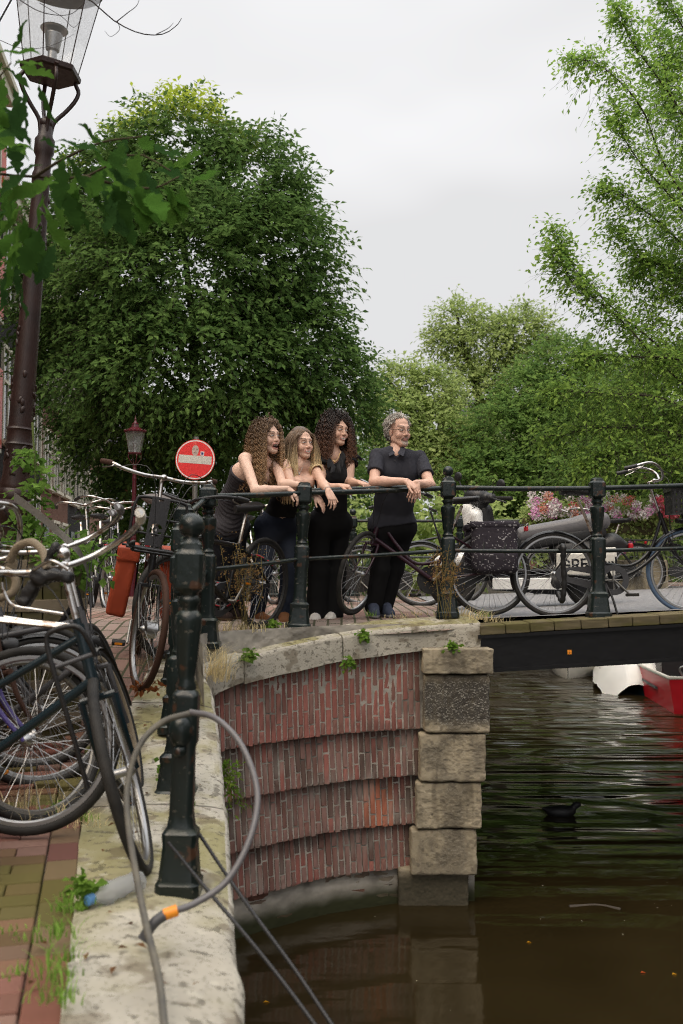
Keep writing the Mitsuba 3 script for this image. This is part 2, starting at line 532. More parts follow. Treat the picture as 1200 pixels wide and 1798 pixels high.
def edge_x(y):
    y = np.asarray(y, float)
    e = np.interp(y, [-5, 0, 2.16, 4.26, 5.6, 6.15, 6.5, 6.9, 7.2, 7.56, 13.2, 60], [0.4, -0.1, -0.35, -0.65, -0.86, -0.95, -1.0, -0.7, -0.3, 1.02, 1.02, 1.02])
    return e


ys = np.concatenate([np.linspace(-5, 4.2, 24), np.linspace(4.3, 7.9, 37), np.linspace(8.2, 30, 30), [40, 60, 90, 140]])
us = np.concatenate([[0, 0.35, 0.6], np.linspace(0.7, 1, 24)])
struct('pavement', grid(lambda u, y: (-40 + (np.minimum(edge_x(y), 60) + 40) * u, y, gz(y) - 0.012 - 0.01 * (u == 1) + 0 * u), us, ys), 'pave',
       'brick paved quayside street, mossy near the water')
struct('canal_water', TM([[-3, -8, WATER], [12, -8, WATER], [12, 34, WATER], [-3, 34, WATER]], [[0, 1, 2, 3]]), 'water_surface',
       'dark brown canal water with ripples reflecting trees, bridge and wall')
struct('right_bank', grid(lambda u, y: (7.6 + 50 * u, y, 0.5 + 0 * u), np.linspace(0, 1, 4), np.linspace(-8, 27.5, 8)), 'pave', 'brick paved right bank of the canal')
struct('far_bank', grid(lambda u, y: (1.0 + 59 * u, y, 0.45 + 0 * u), np.linspace(0, 1, 4), np.linspace(27.5, 140, 6)), 'earth', 'ground beneath the trees beyond the bridge')


def bank_wall(pts, top):
    pts = np.asarray(pts, float)
    v = np.vstack([np.c_[pts, np.full(len(pts), z)] for z in (-2.6, top)])
    n = len(pts)
    return TM(v, [[i, i + 1, n + i + 1, n + i] for i in range(n - 1)])


whole('canal_wall', bank_wall([(7.6, -8), (7.6, 27.5), (1.0, 27.5), (1.0, 60)], 0.5), 'mortar', 'brick canal wall along the right bank behind the moored boats', 'wall', smooth=False)
q = EDGE[:7, :2] - A(0.07, 0)
whole('quay_wall', bank_wall(np.vstack([q, [(-1.2, 7.5)]]), -0.1), 'mortar', 'near brick quay wall below the coping stones', 'wall', smooth=False)

# coping stones: cross-section swept along the outer edge
edge = spline(EDGE, 400)
arc = np.r_[0, np.cumsum(np.linalg.norm(np.diff(edge[:, :2], axis=0), axis=1))]
tang = np.gradient(edge[:, :2], axis=0)
tang /= np.linalg.norm(tang, axis=1, keepdims=True)
nrm = np.c_[-tang[:, 1], tang[:, 0]]     # to the street side


def at_arc(s):
    f = lambda a: np.interp(s, arc, a)
    n = np.stack([f(nrm[:, 0]), f(nrm[:, 1])], -1)
    return np.stack([f(edge[:, 0]), f(edge[:, 1]), f(edge[:, 2])], -1), n / np.linalg.norm(n, axis=-1, keepdims=True)


def arc_of_y(y):
    return np.interp(y, edge[:, 1], arc)


cop = thing('coping_stones', 'pale mossy stone coping slabs edging the quay above the water', 'coping')
joints = [arc[0]] + [arc_of_y(y) for y in (1.2, 4.22, 5.02, 5.72, 6.22, 6.72, 7.245)] + [arc[-1]]
prof = [(0.0, -0.20), (0.0, -0.045), (0.018, -0.018), (0.06, -0.006), (0.16, 0.012), (0.30, 0.02), (0.45, 0.022), (0.45, -0.20)]
for a, b in zip(joints[:-1], joints[1:]):
    s = np.linspace(a + 0.006, b - 0.006, max(4, int((b - a) / 0.06)))
    p, n = at_arc(s)
    wid = np.interp(p[:, 1], [0, 2.16, 3.9, 5.6, 6.3, 6.9, 7.3, 7.6], [0.6, 0.87, 1.25, 1.1, 0.8, 0.8, 0.9, 0.9])
    dz = rng.uniform(-0.008, 0.008)
    rings = []
    for (o, z) in prof:
        w = o * (wid if o > 0.1 else 1.0)
        rings.append(np.c_[p[:, :2] + n * np.reshape(w, (-1, 1)), p[:, 2] + z + dz])
    v = np.stack(rings, 1)
    j = 0.007 * (meshkit.noise(v * 14.0) - 0.5) + 0.016 * (meshkit.noise(v * 4.0, 3) - 0.5)
    v = v + np.stack([j, j, j], -1)
    m, k = v.shape[:2]
    i, jj = np.meshgrid(np.arange(m - 1), np.arange(k), indexing='ij')
    f = np.stack([i * k + jj, (i + 1) * k + jj, (i + 1) * k + (jj + 1) % k, i * k + (jj + 1) % k], -1).reshape(-1, 4)
    f = np.vstack([f[:, [0, 1, 2]], f[:, [0, 2, 3]]])
    for e0 in (0, (m - 1) * k):
        fan = np.array([[e0, e0 + q1, e0 + q1 + 1] for q1 in range(1, k - 1)])
        f = np.vstack([f, fan if e0 else fan[:, ::-1]])
    part(cop, 'slab', TM(v.reshape(-1, 3), f), 'stone', smooth=50)

# wing wall: four leaning bands of upright bricks above a rough foot
wall = thing('wing_wall', 'curved red brick wing wall in four stepped bands of upright bricks below the coping', 'wall')
zb = [0.36, -0.22, -0.57, -0.93, -1.26]
S0, S1 = arc_of_y(6.12), np.interp(0.62, edge[:, 0][200:], arc[200:])
top_in, bot_in = [0.075, 0.105, 0.135, 0.165], [0.045, 0.07, 0.10, 0.13]


def wall_pt(s, off, z):
    p, n = at_arc(s)
    return np.concatenate([p[..., :2] + n * np.asarray(off)[..., None], np.asarray(z)[..., None] + 0 * p[..., :1]], -1)


sv = np.linspace(S0 - 0.5, S1 + 0.25, 70)
core = []
for b in range(4):
    rows = [(top_in[b] + 0.012, zb[b] + (0.2 if b == 0 else 0.03)), (bot_in[b] + 0.010, zb[b + 1] + 0.012), (bot_in[b] + 0.014, zb[b + 1]), (bot_in[b] + 0.12, zb[b + 1] + 0.004)]
    v = np.stack([wall_pt(sv, np.full(70, o), np.full(70, z)) for o, z in rows], 1)
    v[:, 1:3, 2] += (0.012 * (meshkit.noise(v[:, 1] * 9) - 0.5))[:, None]
    i, j = np.meshgrid(np.arange(69), np.arange(3), indexing='ij')
    core.append(TM(v.reshape(-1, 3), np.stack([i * 4 + j, (i + 1) * 4 + j, (i + 1) * 4 + j + 1, i * 4 + j + 1], -1).reshape(-1, 4)))
part(wall, 'mortar_core', cat(core), 'mortar', smooth=30)
zz = np.linspace(-1.22, -2.3, 26)
v = np.stack([wall_pt(sv, np.full(70, 0.19) - 0.05 * np.clip((-1.30 - z) / 0.2, 0, 1) + 0.03 * (meshkit.fbm(np.c_[sv * 6, np.full(70, z * 6), sv * 0]) - 0.5), np.full(70, z)) for z in zz], 1)
i, j = np.meshgrid(np.arange(69), np.arange(25), indexing='ij')
v[..., 2] += 0
part(wall, 'foot', TM(v.reshape(-1, 3), np.stack([i * 26 + j, (i + 1) * 26 + j, (i + 1) * 26 + j + 1, i * 26 + j + 1], -1).reshape(-1, 4)), 'mortar', smooth=60, label='rough mossy foot of the wall at the waterline')
FOOT = []
for r in range(4):
    s = S0 - 0.1
    while s < S1 - 0.03:
        w = rng.uniform(0.10, 0.21)
        z = -1.275 - 0.058 * r + rng.uniform(-0.006, 0.006)
        off = 0.19 - 0.05 * np.clip((-1.30 - z) / 0.2, 0, 1) - rng.uniform(-0.012, 0.010)
        uu, tt = np.meshgrid(np.linspace(0.005, w - 0.005, 4), np.linspace(0, 0.046, 3), indexing='ij')
        fr_ = wall_pt(s + uu, off + rng.uniform(0, 0.006, uu.shape), z - tt + rng.uniform(-0.004, 0.004, uu.shape))
        bk = wall_pt(s + uu, off + 0.05 + 0 * uu, z - tt)
        v = np.concatenate([fr_.reshape(-1, 3), bk.reshape(-1, 3)])
        f = [[a * 3 + c, a * 3 + c + 1, (a + 1) * 3 + c + 1, (a + 1) * 3 + c] for a in range(3) for c in range(2)]
        per = [0, 3, 6, 9, 10, 11, 8, 5, 2, 1]
        f += [[a, b, b + 12, a + 12] for a, b in zip(per, per[1:] + per[:1])]
        c = A(*[(0.16, 0.12, 0.09), (0.10, 0.085, 0.07), (0.20, 0.17, 0.13), (0.15, 0.075, 0.055)][rng.integers(4)])
        wet = np.clip((-z - 1.36) / 0.12, 0, 1)
        c = c * (1 - wet) + A(0.03, 0.032, 0.016) * wet
        if rng.uniform() < 0.85:
            FOOT.append((TM(v, f), np.tile(c, (24, 1)) * (0.7 + 0.6 * meshkit.noise(v * 50))[:, None]))
        s += w
part(wall, 'foot_bricks', cat([q[0] for q in FOOT]), 'brick_vc', smooth=False, color=np.vstack([q[1] for q in FOOT]), kind='stuff')
BRICKS = []


def wall_brick(s, w, z0, z1, b, tone):
    nu, nv = 3, 5
    u = np.linspace(-w / 2, w / 2, nu)
    t = np.linspace(0, 1, nv)
    uu, tt = np.meshgrid(u, t, indexing='ij')
    z = z0 + (z1 - z0) * tt
    f = (z - zb[b + 1]) / (zb[b] - zb[b + 1] + 1e-6)
    proud = rng.uniform(-0.003, 0.006)
    off = bot_in[b] + (top_in[b] - bot_in[b]) * f - proud
    ring = np.minimum(np.minimum(uu - u[0], u[-1] - uu) / 0.004, np.minimum(tt, 1 - tt) * (z1 - z0) / 0.004)
    off = off + 0.0035 * (1 - np.clip(ring, 0, 1)) + rng.uniform(0, 0.003, off.shape)
    sk = rng.uniform(-0.02, 0.02)
    front = wall_pt(s + uu + sk * (z - (z0 + z1) / 2), off, z + rng.uniform(-0.0025, 0.0025, z.shape))
    back = wall_pt(s + uu, off + 0.03, z)
    v = np.concatenate([front.reshape(-1, 3), back.reshape(-1, 3)])
    fs, idx = [], lambda a, c: a * nv + c
    for a in range(nu - 1):
        for c in range(nv - 1):
            fs.append([idx(a, c), idx(a + 1, c), idx(a + 1, c + 1), idx(a, c + 1)])
    per = [idx(a, 0) for a in range(nu)] + [idx(nu - 1, c) for c in range(1, nv)] + [idx(a, nv - 1) for a in range(nu - 2, -1, -1)] + [idx(0, c) for c in range(nv - 2, 0, -1)]
    for a, c in zip(per, per[1:] + per[:1]):
        fs.append([a, a + nu * nv, c + nu * nv, c])
    m = TM(v, fs)
    c = np.array(tone) * (0.8 + 0.4 * meshkit.noise(v * 60.0)[:, None])
    lime = np.clip((meshkit.fbm(v * A(14, 14, 5.0), seed=9) - 0.50) * 5, 0, 1)[:, None] * (0.2 if b == 0 else 0.55)
    c = c * (1 - lime) + A(0.26, 0.23, 0.20) * lime
    soot = np.clip((meshkit.fbm(v * A(5, 5, 3.0), seed=4) - 0.52) * 5, 0, 1)[:, None] * 0.6
    c = c * (1 - soot) + A(0.04, 0.035, 0.03) * soot
    return m, c


tones = A([0.30, 0.12, 0.098], [0.25, 0.10, 0.082], [0.215, 0.11, 0.09], [0.16, 0.085, 0.07], [0.125, 0.08, 0.066], [0.23, 0.135, 0.115])
s = S0
while s < S1 - 0.02:
    w = 0.047 + rng.uniform(-0.003, 0.003)
    px, _ = at_arc(s)
    for b in range(4):
        top = min(zb[0], px[2] - 0.19) if b == 0 else zb[b] - 0.004
        z = zb[b + 1] + rng.uniform(-0.006, 0.004)
        first = True
        odd = int(s / 0.05) % 2
        while z < top - 0.02:
            L = (0.205 if not (first and odd) else 0.10) + rng.uniform(-0.02, 0.02)
            z1 = min(z + L, top)
            if top - z1 < 0.04:
                z1 = top
            edge_dark = b > 0 or s > S1 - 0.2 or s < S0 + 0.75
            pr = [0.05, 0.10, 0.22, 0.20, 0.15, 0.28] if edge_dark else [0.40, 0.31, 0.17, 0.04, 0.01, 0.07]
            tone = tones[rng.choice(6, p=pr)]
            if b == 2 and abs(px[0] - 0.33) < 0.12 and z < -0.72:
                tone = A(0.36, 0.13, 0.08)
            BRICKS.append((s, wall_brick(s, w - 0.0125, z, z1 - 0.012, b, tone)))
            z = z1
            first = False
    s += w
BRICKS.sort(key=lambda q: -q[0])
for s, (m, c) in BRICKS[:300]:
    part(wall, 'brick', m, 'brick_vc', smooth=False, color=c)
if BRICKS[300:]:
    part(wall, 'narrow_bricks', cat([q[1][0] for q in BRICKS[300:]]), 'brick_vc', smooth=False, color=np.vstack([q[1][1] for q in BRICKS[300:]]), kind='stuff')

# corner pillar of weathered stone blocks
pil = thing('abutment_pillar', 'corner pillar of weathered stone blocks stepping inward down to the water', 'pillar')


def rough_block(lo, hi, r, seed, amp=0.010):
    lo, hi = np.array(lo, float), np.array(hi, float)
    m = manifold3d.Manifold.batch_hull([manifold3d.Manifold.sphere(r, 16).translate([x, y, z]) for x in (lo[0] + r, hi[0] - r) for y in (lo[1] + r, hi[1] - r) for z in (lo[2] + r, hi[2] - r)]).refine_to_length(0.035)
    q = m.to_mesh()
    v = np.array(q.vert_properties[:, :3], float)
    c = (lo + hi) / 2
    d = (v - c) / np.linalg.norm(v - c, axis=1, keepdims=True)
    v += d * (amp * (meshkit.fbm(v * 16.0 + seed) - 0.5) * 2)[:, None]
    return TM(v, q.tri_verts)


for k, (x0, x1, y0, z0, z1) in enumerate([(0.60, 1.115, 7.36, 0.20, 0.385), (0.61, 1.095, 7.40, -0.235, 0.19), (0.575, 1.065, 7.42, -0.595, -0.245), (0.55, 1.035, 7.44, -0.94, -0.605), (0.51, 1.00, 7.46, -1.285, -0.95)]):
    part(pil, 'block', rough_block((x0, y0, z0), (x1, y0 + 0.42, z1), 0.020 if k else 0.012, k * 7.0, 0.014), 'block_stone', smooth=60,
         label=['pale cap block under the coping', 'black stained block below the cap', None, None, 'lowest block just above the water'][k])
part(pil, 'footing', rough_block((0.42, 7.52, -2.3), (0.945, 8.0, -1.25), 0.02, 3.0), 'block_stone', smooth=60)
part(pil, 'core', box((0.5, 7.62, -2.2), (1.0, 8.0, 0.40)), 'mortar', smooth=False)

# bridge: steel girder, wooden edge boards, deck
br = thing('bridge', 'low bridge with black steel girder and mossy timber edge over the canal', 'bridge')
dz = lambda x: 0.047 + 0.058 * np.clip(x - 1.05, 0, 3.2) - 0.058 * np.clip(x - 4.6, 0, 3.5)      # rise of the hump above 0.50
xs = np.linspace(1.03, 7.6, 45)


def beam(y0, y1, z0, z1):
    v = []
    for (y, z) in ((y0, z0), (y1, z0), (y1, z1), (y0, z1)):
        v.append(np.c_[xs, xs * 0 + y, dz(xs) + z])
    v = np.stack(v, 1).reshape(-1, 3)
    f = []
    for i in range(len(xs) - 1):
        for j in range(4):
            f.append([i * 4 + j, (i + 1) * 4 + j, (i + 1) * 4 + (j + 1) % 4, i * 4 + (j + 1) % 4])
    e = (len(xs) - 1) * 4
    return TM(v, f + [[3, 2, 1, 0], [e, e + 1, e + 2, e + 3]])


for y in (7.56, 13.0):
    part(br, 'girder', cat([beam(y, y + 0.03, 0.17, 0.425), beam(y - 0.045, y + 0.12, 0.145, 0.171), beam(y - 0.03, y + 0.1, 0.40, 0.425)]), 'black_steel', smooth=30)
part(br, 'underside', beam(7.7, 13.0, 0.36, 0.40), 'black_steel', smooth=30)
for k in range(5):
    part(br, 'floor_beam', beam(8.4 + k, 8.5 + k, 0.2, 0.36), 'black_steel', smooth=30)
x = 1.045
while x < 6.2:
    w = 0.19 + rng.uniform(-0.02, 0.02)
    z = float(dz(x + w / 2)) + 0.427 + rng.uniform(-0.003, 0.003)
    m = moved(box((-w / 2 + 0.003, 7.525 + rng.uniform(-0.004, 0.004), 0), (w / 2 - 0.003, 7.86, 0.072), 0.005), rot([0, 1, 0], -math.degrees(0.055) if x < 4.2 else 0))
    m.apply_translation([x + w / 2, 0, z])
    part(br, 'edge_board', m, 'old_wood', smooth=False)
    x += w
tag = [box((-0.017, 7.545, 0), (0.017, 7.558, 0.034))]
m = box((-0.016, 7.548, -0.016), (0.016, 7.5575, 0.016))
m.apply_translation([1.72, 0, 0.345])
stk = part(br, 'survey_sticker', m, 'amber', smooth=False, label='small orange survey sticker with a black cross')
for q in ([-0.014, 0.002, 0.0], [0.004, 0.014, 0.0]):
    for hv in (0, 1):
        a0, a1 = q[0], q[1]
        lo = (a0, 7.5468, -0.0012) if hv == 0 else (-0.0012, 7.5466, a0)
        hi = (a1, 7.5480, 0.0012) if hv == 0 else (0.0012, 7.5480, a1)
        m = box(lo, hi)
        m.apply_translation([1.72 + (0.004 if False else 0), 0, 0.345])
        part(stk, 'mark', m, 'matt_black', smooth=False)
struct('bridge_roadway', grid(lambda x, y: (x, y, 0.513 + dz(x) * 0.75 + 0.03 + 0 * y), np.linspace(1.0, 7.7, 30), np.linspace(7.87, 13.1, 12)), 'asphalt', 'grey asphalt roadway across the bridge')

# loose-laid paving bricks and their edge row beside the near coping
pav = thing('brick_pavement_edge', 'worn brick paving with green moss beside the near coping', 'paving')
fillers = []


def paver(cx, cy, lx, ly, ang, z, tone):
    m = box((-lx / 2, -ly / 2, -0.05), (lx / 2, ly / 2, 0), 0.004)
    m.apply_transform(rot([0, 0, 1], ang) @ rot([1, 0, 0], rng.uniform(-0.5, 0.5)) @ rot([0, 1, 0], rng.uniform(-0.5, 0.5)))
    m.apply_translation([cx, cy, z])
    v = m.vertices
    c = np.tile(tone, (len(v), 1)) * rng.uniform(0.8, 1.2)
    ms = np.clip((meshkit.fbm(A([cx * 2.0, cy * 2.0, 3.0]), seed=2) - 0.40) * 5 + rng.uniform(-0.3, 0.3), 0, 0.9)
    if cy < 2.6:
        ms *= 0.45
    c = c * (1 - ms) + A(0.085, 0.080, 0.022) * ms
    return m, c


ang = 13.7
pt = [A(0.15, 0.06, 0.045), A(0.19, 0.09, 0.07), A(0.12, 0.055, 0.045), A(0.17, 0.10, 0.08)]
di, dj = A(math.cos(math.radians(ang)), math.sin(math.radians(ang))), A(-math.sin(math.radians(ang)), math.cos(math.radians(ang)))
o = A(-0.053, 0.0) - di * 0.055
for r in range(18):
    c = o + dj * (1.85 + 0.21 * (r + 0.5))
    m, cc = paver(c[0], c[1], 0.101, 0.207, ang, gz(c[1]) + 0.012, pt[rng.integers(4)])
    part(pav, 'brick', m, 'brick_vc', smooth=False, color=cc)
for r in range(35):
    for k in range(7):
        lx = 0.206
        x = 0.16 + 0.21 * k + (0.105 if r % 2 else 0.0)
        if k == 6 and r % 2:
            lx, x = 0.101, 0.1075
        c = o - di * x + dj * (1.85 + 0.104 * (r + 0.5))
        m, cc = paver(c[0], c[1], lx, 0.101, ang, gz(c[1]) + 0.010 + rng.uniform(-0.003, 0.003), pt[rng.integers(4)])
        part(pav, 'brick', m, 'brick_vc', smooth=False, color=cc)


# ---------------------------------------------------------------- iron railing
rail = thing('quay_railing', 'dark green iron railing with square posts along the quay and bridge', 'railing')
POSTS = [(-0.503, 3.14, -0.004, 1.5, True), (-0.722, 4.4, -0.01, 1.6, False), (-0.854, 5.2, 0.14, 1.6, False), (-0.985, 6.0, 0.29, 2.0, False), (-0.887, 6.6, 0.455, 0.2, False),
         (-0.315, 7.35, 0.53, 2.2, False), (0.82, 7.75, 0.598, 0.7, True), (1.99, 7.74, 0.595, 0.1, False), (3.16, 7.76, 0.64, 0.0, False), (4.33, 7.78, 0.66, 0.0, True)]
LV = [(0.0, 0.088, 9), (0.035, 0.088, 9), (0.045, 0.078, 9), (0.15, 0.066, 8), (0.17, 0.070, 8), (0.185, 0.070, 8), (0.20, 0.054, 7), (0.24, 0.047, 6), (0.44, 0.045, 6),
      (0.462, 0.054, 8), (0.60, 0.054, 8), (0.612, 0.048, 6), (0.622, 0.040, 2), (0.636, 0.042, 2), (0.648, 0.034, 2), (0.665, 0.034, 2), (0.70, 0.041, 2), (0.80, 0.052, 2), (0.835, 0.056, 2),
      (0.855, 0.052, 2), (0.868, 0.036, 2), (0.88, 0.035, 2), (0.893, 0.045, 2), (0.905, 0.045, 2), (0.915, 0.034, 2.5), (0.925, 0.038, 5), (0.938, 0.056, 8), (0.95, 0.058, 9),
      (1.045, 0.058, 9), (1.055, 0.048, 8), (1.062, 0.046, 5), (1.076, 0.044, 4), (1.084, 0.030, 3)]
for (x, y, z, lean, knob) in POSTS:
    k = 0.77 if y < 4 else 1.0
    m = loft([(a, b * k, c) for a, b, c in LV], 24)
    to = T().translate([x, y, z]).rotate([0, 1, 0], lean).rotate([0, 0, 1], 45 if False else math.degrees(math.atan2(0, 1)))
    pk = part(rail, 'post', m, 'iron', smooth=35, to=to)
    if knob:
        b = ball((0, 0, 1.134), 0.041, 3)
        nk = lathe([(1.078, 0.034), (1.088, 0.026), (1.1, 0.024), (1.115, 0.03)], 16)
        part(pk, 'ball_finial', cat([b, nk]), 'iron', smooth=40, to=to)
for a, b in zip(POSTS[:-1], POSTS[1:]):
    for zz, r, nm in ((1.003, 0.0195, 'top_rail'), (0.515, 0.0155, 'lower_rail')):
        p0 = A(a[0] + math.radians(a[3]) * zz, a[1], a[2] + zz)
        p1 = A(b[0] + math.radians(b[3]) * zz, b[1], b[2] + zz)
        part(rail, nm, tube([p0, (p0 + p1) / 2 - A(0, 0, 0.004), p1], r, 12), 'iron', smooth=40)
# sockets cast on the near post
x, y, z = POSTS[0][:3]
part(rail, 'rail_socket', cat([ball((x + 0.008, y - 0.05, z + 0.50), (0.036, 0.03, 0.05), 2), ball((x + 0.006, y - 0.05, z + 0.44), (0.02, 0.025, 0.02), 2)]), 'iron', smooth=60)
# far parapet railing across the bridge
far = thing('far_railing', 'dark green iron railing on the far side of the bridge behind the bicycles', 'railing')
FP = [(-0.9, 12.9), (0.15, 13.0), (1.55, 13.05), (2.95, 13.05), (3.45, 13.05), (4.9, 13.05), (6.3, 13.05)]
for i, (x, y) in enumerate(FP):
    m = loft(LV, 16)
    to = T().translate([x, y, 0.585]).scale([1.0, 1.0, 0.97])
    pk = part(far, 'post', m, 'iron', smooth=35, to=to)
    if i % 2 == 1:
        part(pk, 'ball_finial', ball((0, 0, 1.134), 0.043, 2), 'iron', smooth=40, to=to)
for a, b in zip(FP[:-1], FP[1:]):
    for zz, r, nm in ((0.985, 0.02, 'top_rail'), (0.51, 0.016, 'lower_rail')):
        part(far, nm, tube([(a[0], a[1], 0.585 + zz), (b[0], b[1], 0.585 + zz)], r, 8), 'iron', smooth=40)


# ---------------------------------------------------------------- trees and plants
def unit(v):
    return v / (np.linalg.norm(v, axis=-1, keepdims=True) + 1e-9)


def leaf_mesh(p, d, n, size, color, ratio=0.5, rg=None):
    """pointed leaves, folded along the midrib: 5 corners, 4 triangles each"""
    N = len(p)
    d = unit(d)
    w = unit(np.cross(d, n))
    n = np.cross(w, d)
    L = np.reshape(size, (-1, 1)) * np.ones((N, 1))
    W = L * ratio * 0.5
    v = np.stack([p, p + d * L * 0.45 + w * W + n * L * 0.10, p + d * L * 0.5, p + d * L * 0.45 - w * W + n * L * 0.10, p + d * L - n * L * 0.12], 1)
    b = np.arange(N)[:, None, None] * 5
    f = b + np.array([[0, 1, 2], [0, 2, 3], [1, 4, 2], [2, 4, 3]])[None]
    return TM(v.reshape(-1, 3), f.reshape(-1, 3)), np.repeat(color, 5, axis=0)


def sprays(base, direc, length, per, size, colf, rg, droop=0.25, ratio=0.5, upness=0.7, jit=0.012):
    """leaves set left and right along twigs"""
    N = len(base)
    direc = unit(direc)
    side = unit(np.cross(direc, A(0, 0, 1) + 0.3 * rg.normal(size=(N, 3))))
    P, D, NN, S, C = [], [], [], [], []
    tone = rg.uniform(0, 1, N)
    for k in range(per):
        t = (k + 0.6) / per
        sgn = 1 if k % 2 else -1
        pos = base + direc * (length * t)[:, None] + A(0, 0, -1) * (droop * length * t * t)[:, None] + rg.normal(size=(N, 3)) * jit
        last = 0.3 if k == per - 1 else 0.9
        dd = direc * 0.75 + side * (sgn * last) + A(0, 0, -1) * (droop * 1.2) + rg.normal(size=(N, 3)) * 0.30
        nn = A(0, 0, 1) * upness * 0.8 + rg.normal(size=(N, 3)) * 0.45 + 0.55 * direc
        P.append(pos)
        D.append(dd)
        NN.append(nn)
        S.append(size * rg.uniform(0.55, 1.3, N))
        C.append(colf(pos, tone, rg))
    return leaf_mesh(np.vstack(P), np.vstack(D), np.vstack(NN), np.concatenate(S), np.vstack(C), ratio)


def twig_mesh(base, direc, length, r, droop, sides=3):
    direc = unit(direc)
    t = np.array([0, 0.5, 1.0])
    p = base[:, None] + direc[:, None] * (length[:, None] * t)[..., None] + A(0, 0, -1) * (droop * length[:, None] * t * t)[..., None]
    a = unit(np.cross(direc, A(0.3, 0.2, 1)))
    b = np.cross(direc, a)
    g = np.arange(sides) * 2 * PI / sides
    rr = r * np.array([1, 0.7, 0.35])
    v = p[:, :, None] + rr[None, :, None, None] * (np.cos(g)[None, None, :, None] * a[:, None, None] + np.sin(g)[None, None, :, None] * b[:, None, None])
    N = len(base)
    f = []
    for i in range(2):
        for j in range(sides):
            f += [[i * sides + j, i * sides + (j + 1) % sides, (i + 1) * sides + (j + 1) % sides], [i * sides + j, (i + 1) * sides + (j + 1) % sides, (i + 1) * sides + j]]
    f = np.arange(N)[:, None, None] * (3 * sides) + np.array(f)[None]
    return TM(v.reshape(-1, 3), f.reshape(-1, 3))


def in_lobes(p, lobes, k=1.0):
    m = np.full(len(p), 9.0)
    for c, r in lobes:
        m = np.minimum(m, np.linalg.norm((p - c) / r, axis=1))
    return m


def lobe_points(lobes, n, rg, lo=0.6, hi=1.03, front=0.35, ragged=0.25):
    wts = np.array([r[0] * r[2] + r[0] * r[1] for _, r in lobes])
    out, dirs = [], []
    for (c, r), w in zip(lobes, wts / wts.sum()):
        k = int(n * w * 1.6)
        d = unit(rg.normal(size=(k, 3)))
        d = d[d[:, 1] < front]
        q = (rg.uniform(lo ** 2, hi ** 2, len(d)) ** 0.5) * (1 - ragged * meshkit.noise(d * 3.0 + c))
        out.append(c + d * r * q[:, None])
        dirs.append(unit(d / r))
    p, d = np.vstack(out), np.vstack(dirs)
    ok = in_lobes(p, lobes) > lo * 0.85
    return p[ok], d[ok]


def mixcol(a, b, t):
    t = np.clip(t, 0, 1)[:, None]
    return A(*a) * (1 - t) + A(*b) * t


def bark_tube(pts, r0, r1, n=14, sides=7):
    p = spline(pts, n)
    p = p + 0.3 * r0 * (meshkit.noise(p * 2.0)[:, None] - 0.5)
    return tube(p, np.linspace(r0, r1, n), sides)


def bark_col(m, c):
    return A(*c) * (0.55 + 0.9 * meshkit.noise(m.vertices * A(25, 25, 7)))[:, None]


def tree(name, label, lobes, n, size, colf, seed, trunk, limbs, per=9, tl=0.42, droop=0.3, ratio=0.5, lo=0.6, ragged=0.25, front=0.35, bark=(0.05, 0.042, 0.034), twr=0.004, group=None, catg='tree', spray_dir=0.9, extra=None, upness=0.7, jit=0.018):
    rg = np.random.default_rng(seed)
    t = thing(name, label, catg, group)
    L = [(A(*c), A(*r)) for c, r in lobes]
    p, d = lobe_points(L, n, rg, lo, 1.03, front, ragged)
    dirs = d * spray_dir + rg.normal(size=p.shape) * 0.45 + A(0, 0, 0.15)
    ln = tl * rg.uniform(0.6, 1.3, len(p))
    if extra is not None:
        p, dirs, ln = np.vstack([p, extra[0]]), np.vstack([dirs, extra[1]]), np.concatenate([ln, extra[2]])
    m, c = sprays(p, dirs, ln, per, size, colf, rg, droop, ratio, upness, jit)
    part(t, 'crown', m, 'leaf', smooth=False, color=c)
    tw = twig_mesh(p, dirs, ln, twr, droop)
    part(t, 'twigs', tw, 'bark', smooth=False, color=bark_col(tw, bark), kind='stuff')
    for pts, r0, r1 in trunk:
        b = bark_tube(pts, r0, r1, 16, 10)
        part(t, 'trunk', b, 'bark', smooth=True, color=bark_col(b, bark))
    for pts, r0, r1 in limbs:
        b = bark_tube(pts, r0, r1)
        part(t, 'limb', b, 'bark', smooth=True, color=bark_col(b, bark))
    return t


def lob(*rows):
    return [(c, (rx, ry, rz)) for c, rx, ry, rz in rows]


def dark_leaf(pos, tone, rg):
    c = mixcol((0.067, 0.139, 0.042), (0.197, 0.319, 0.089), tone * 0.6 + rg.uniform(0, 0.4, len(pos)))
    y = np.clip((pos[:, 2] - 9.3) / 0.9 + (meshkit.noise(pos * 1.1) - 0.55) * 3.0, 0, 1) * (tone > 0.3)
    return c * (1 - y[:, None]) + A(0.510, 0.612, 0.085) * y[:, None]


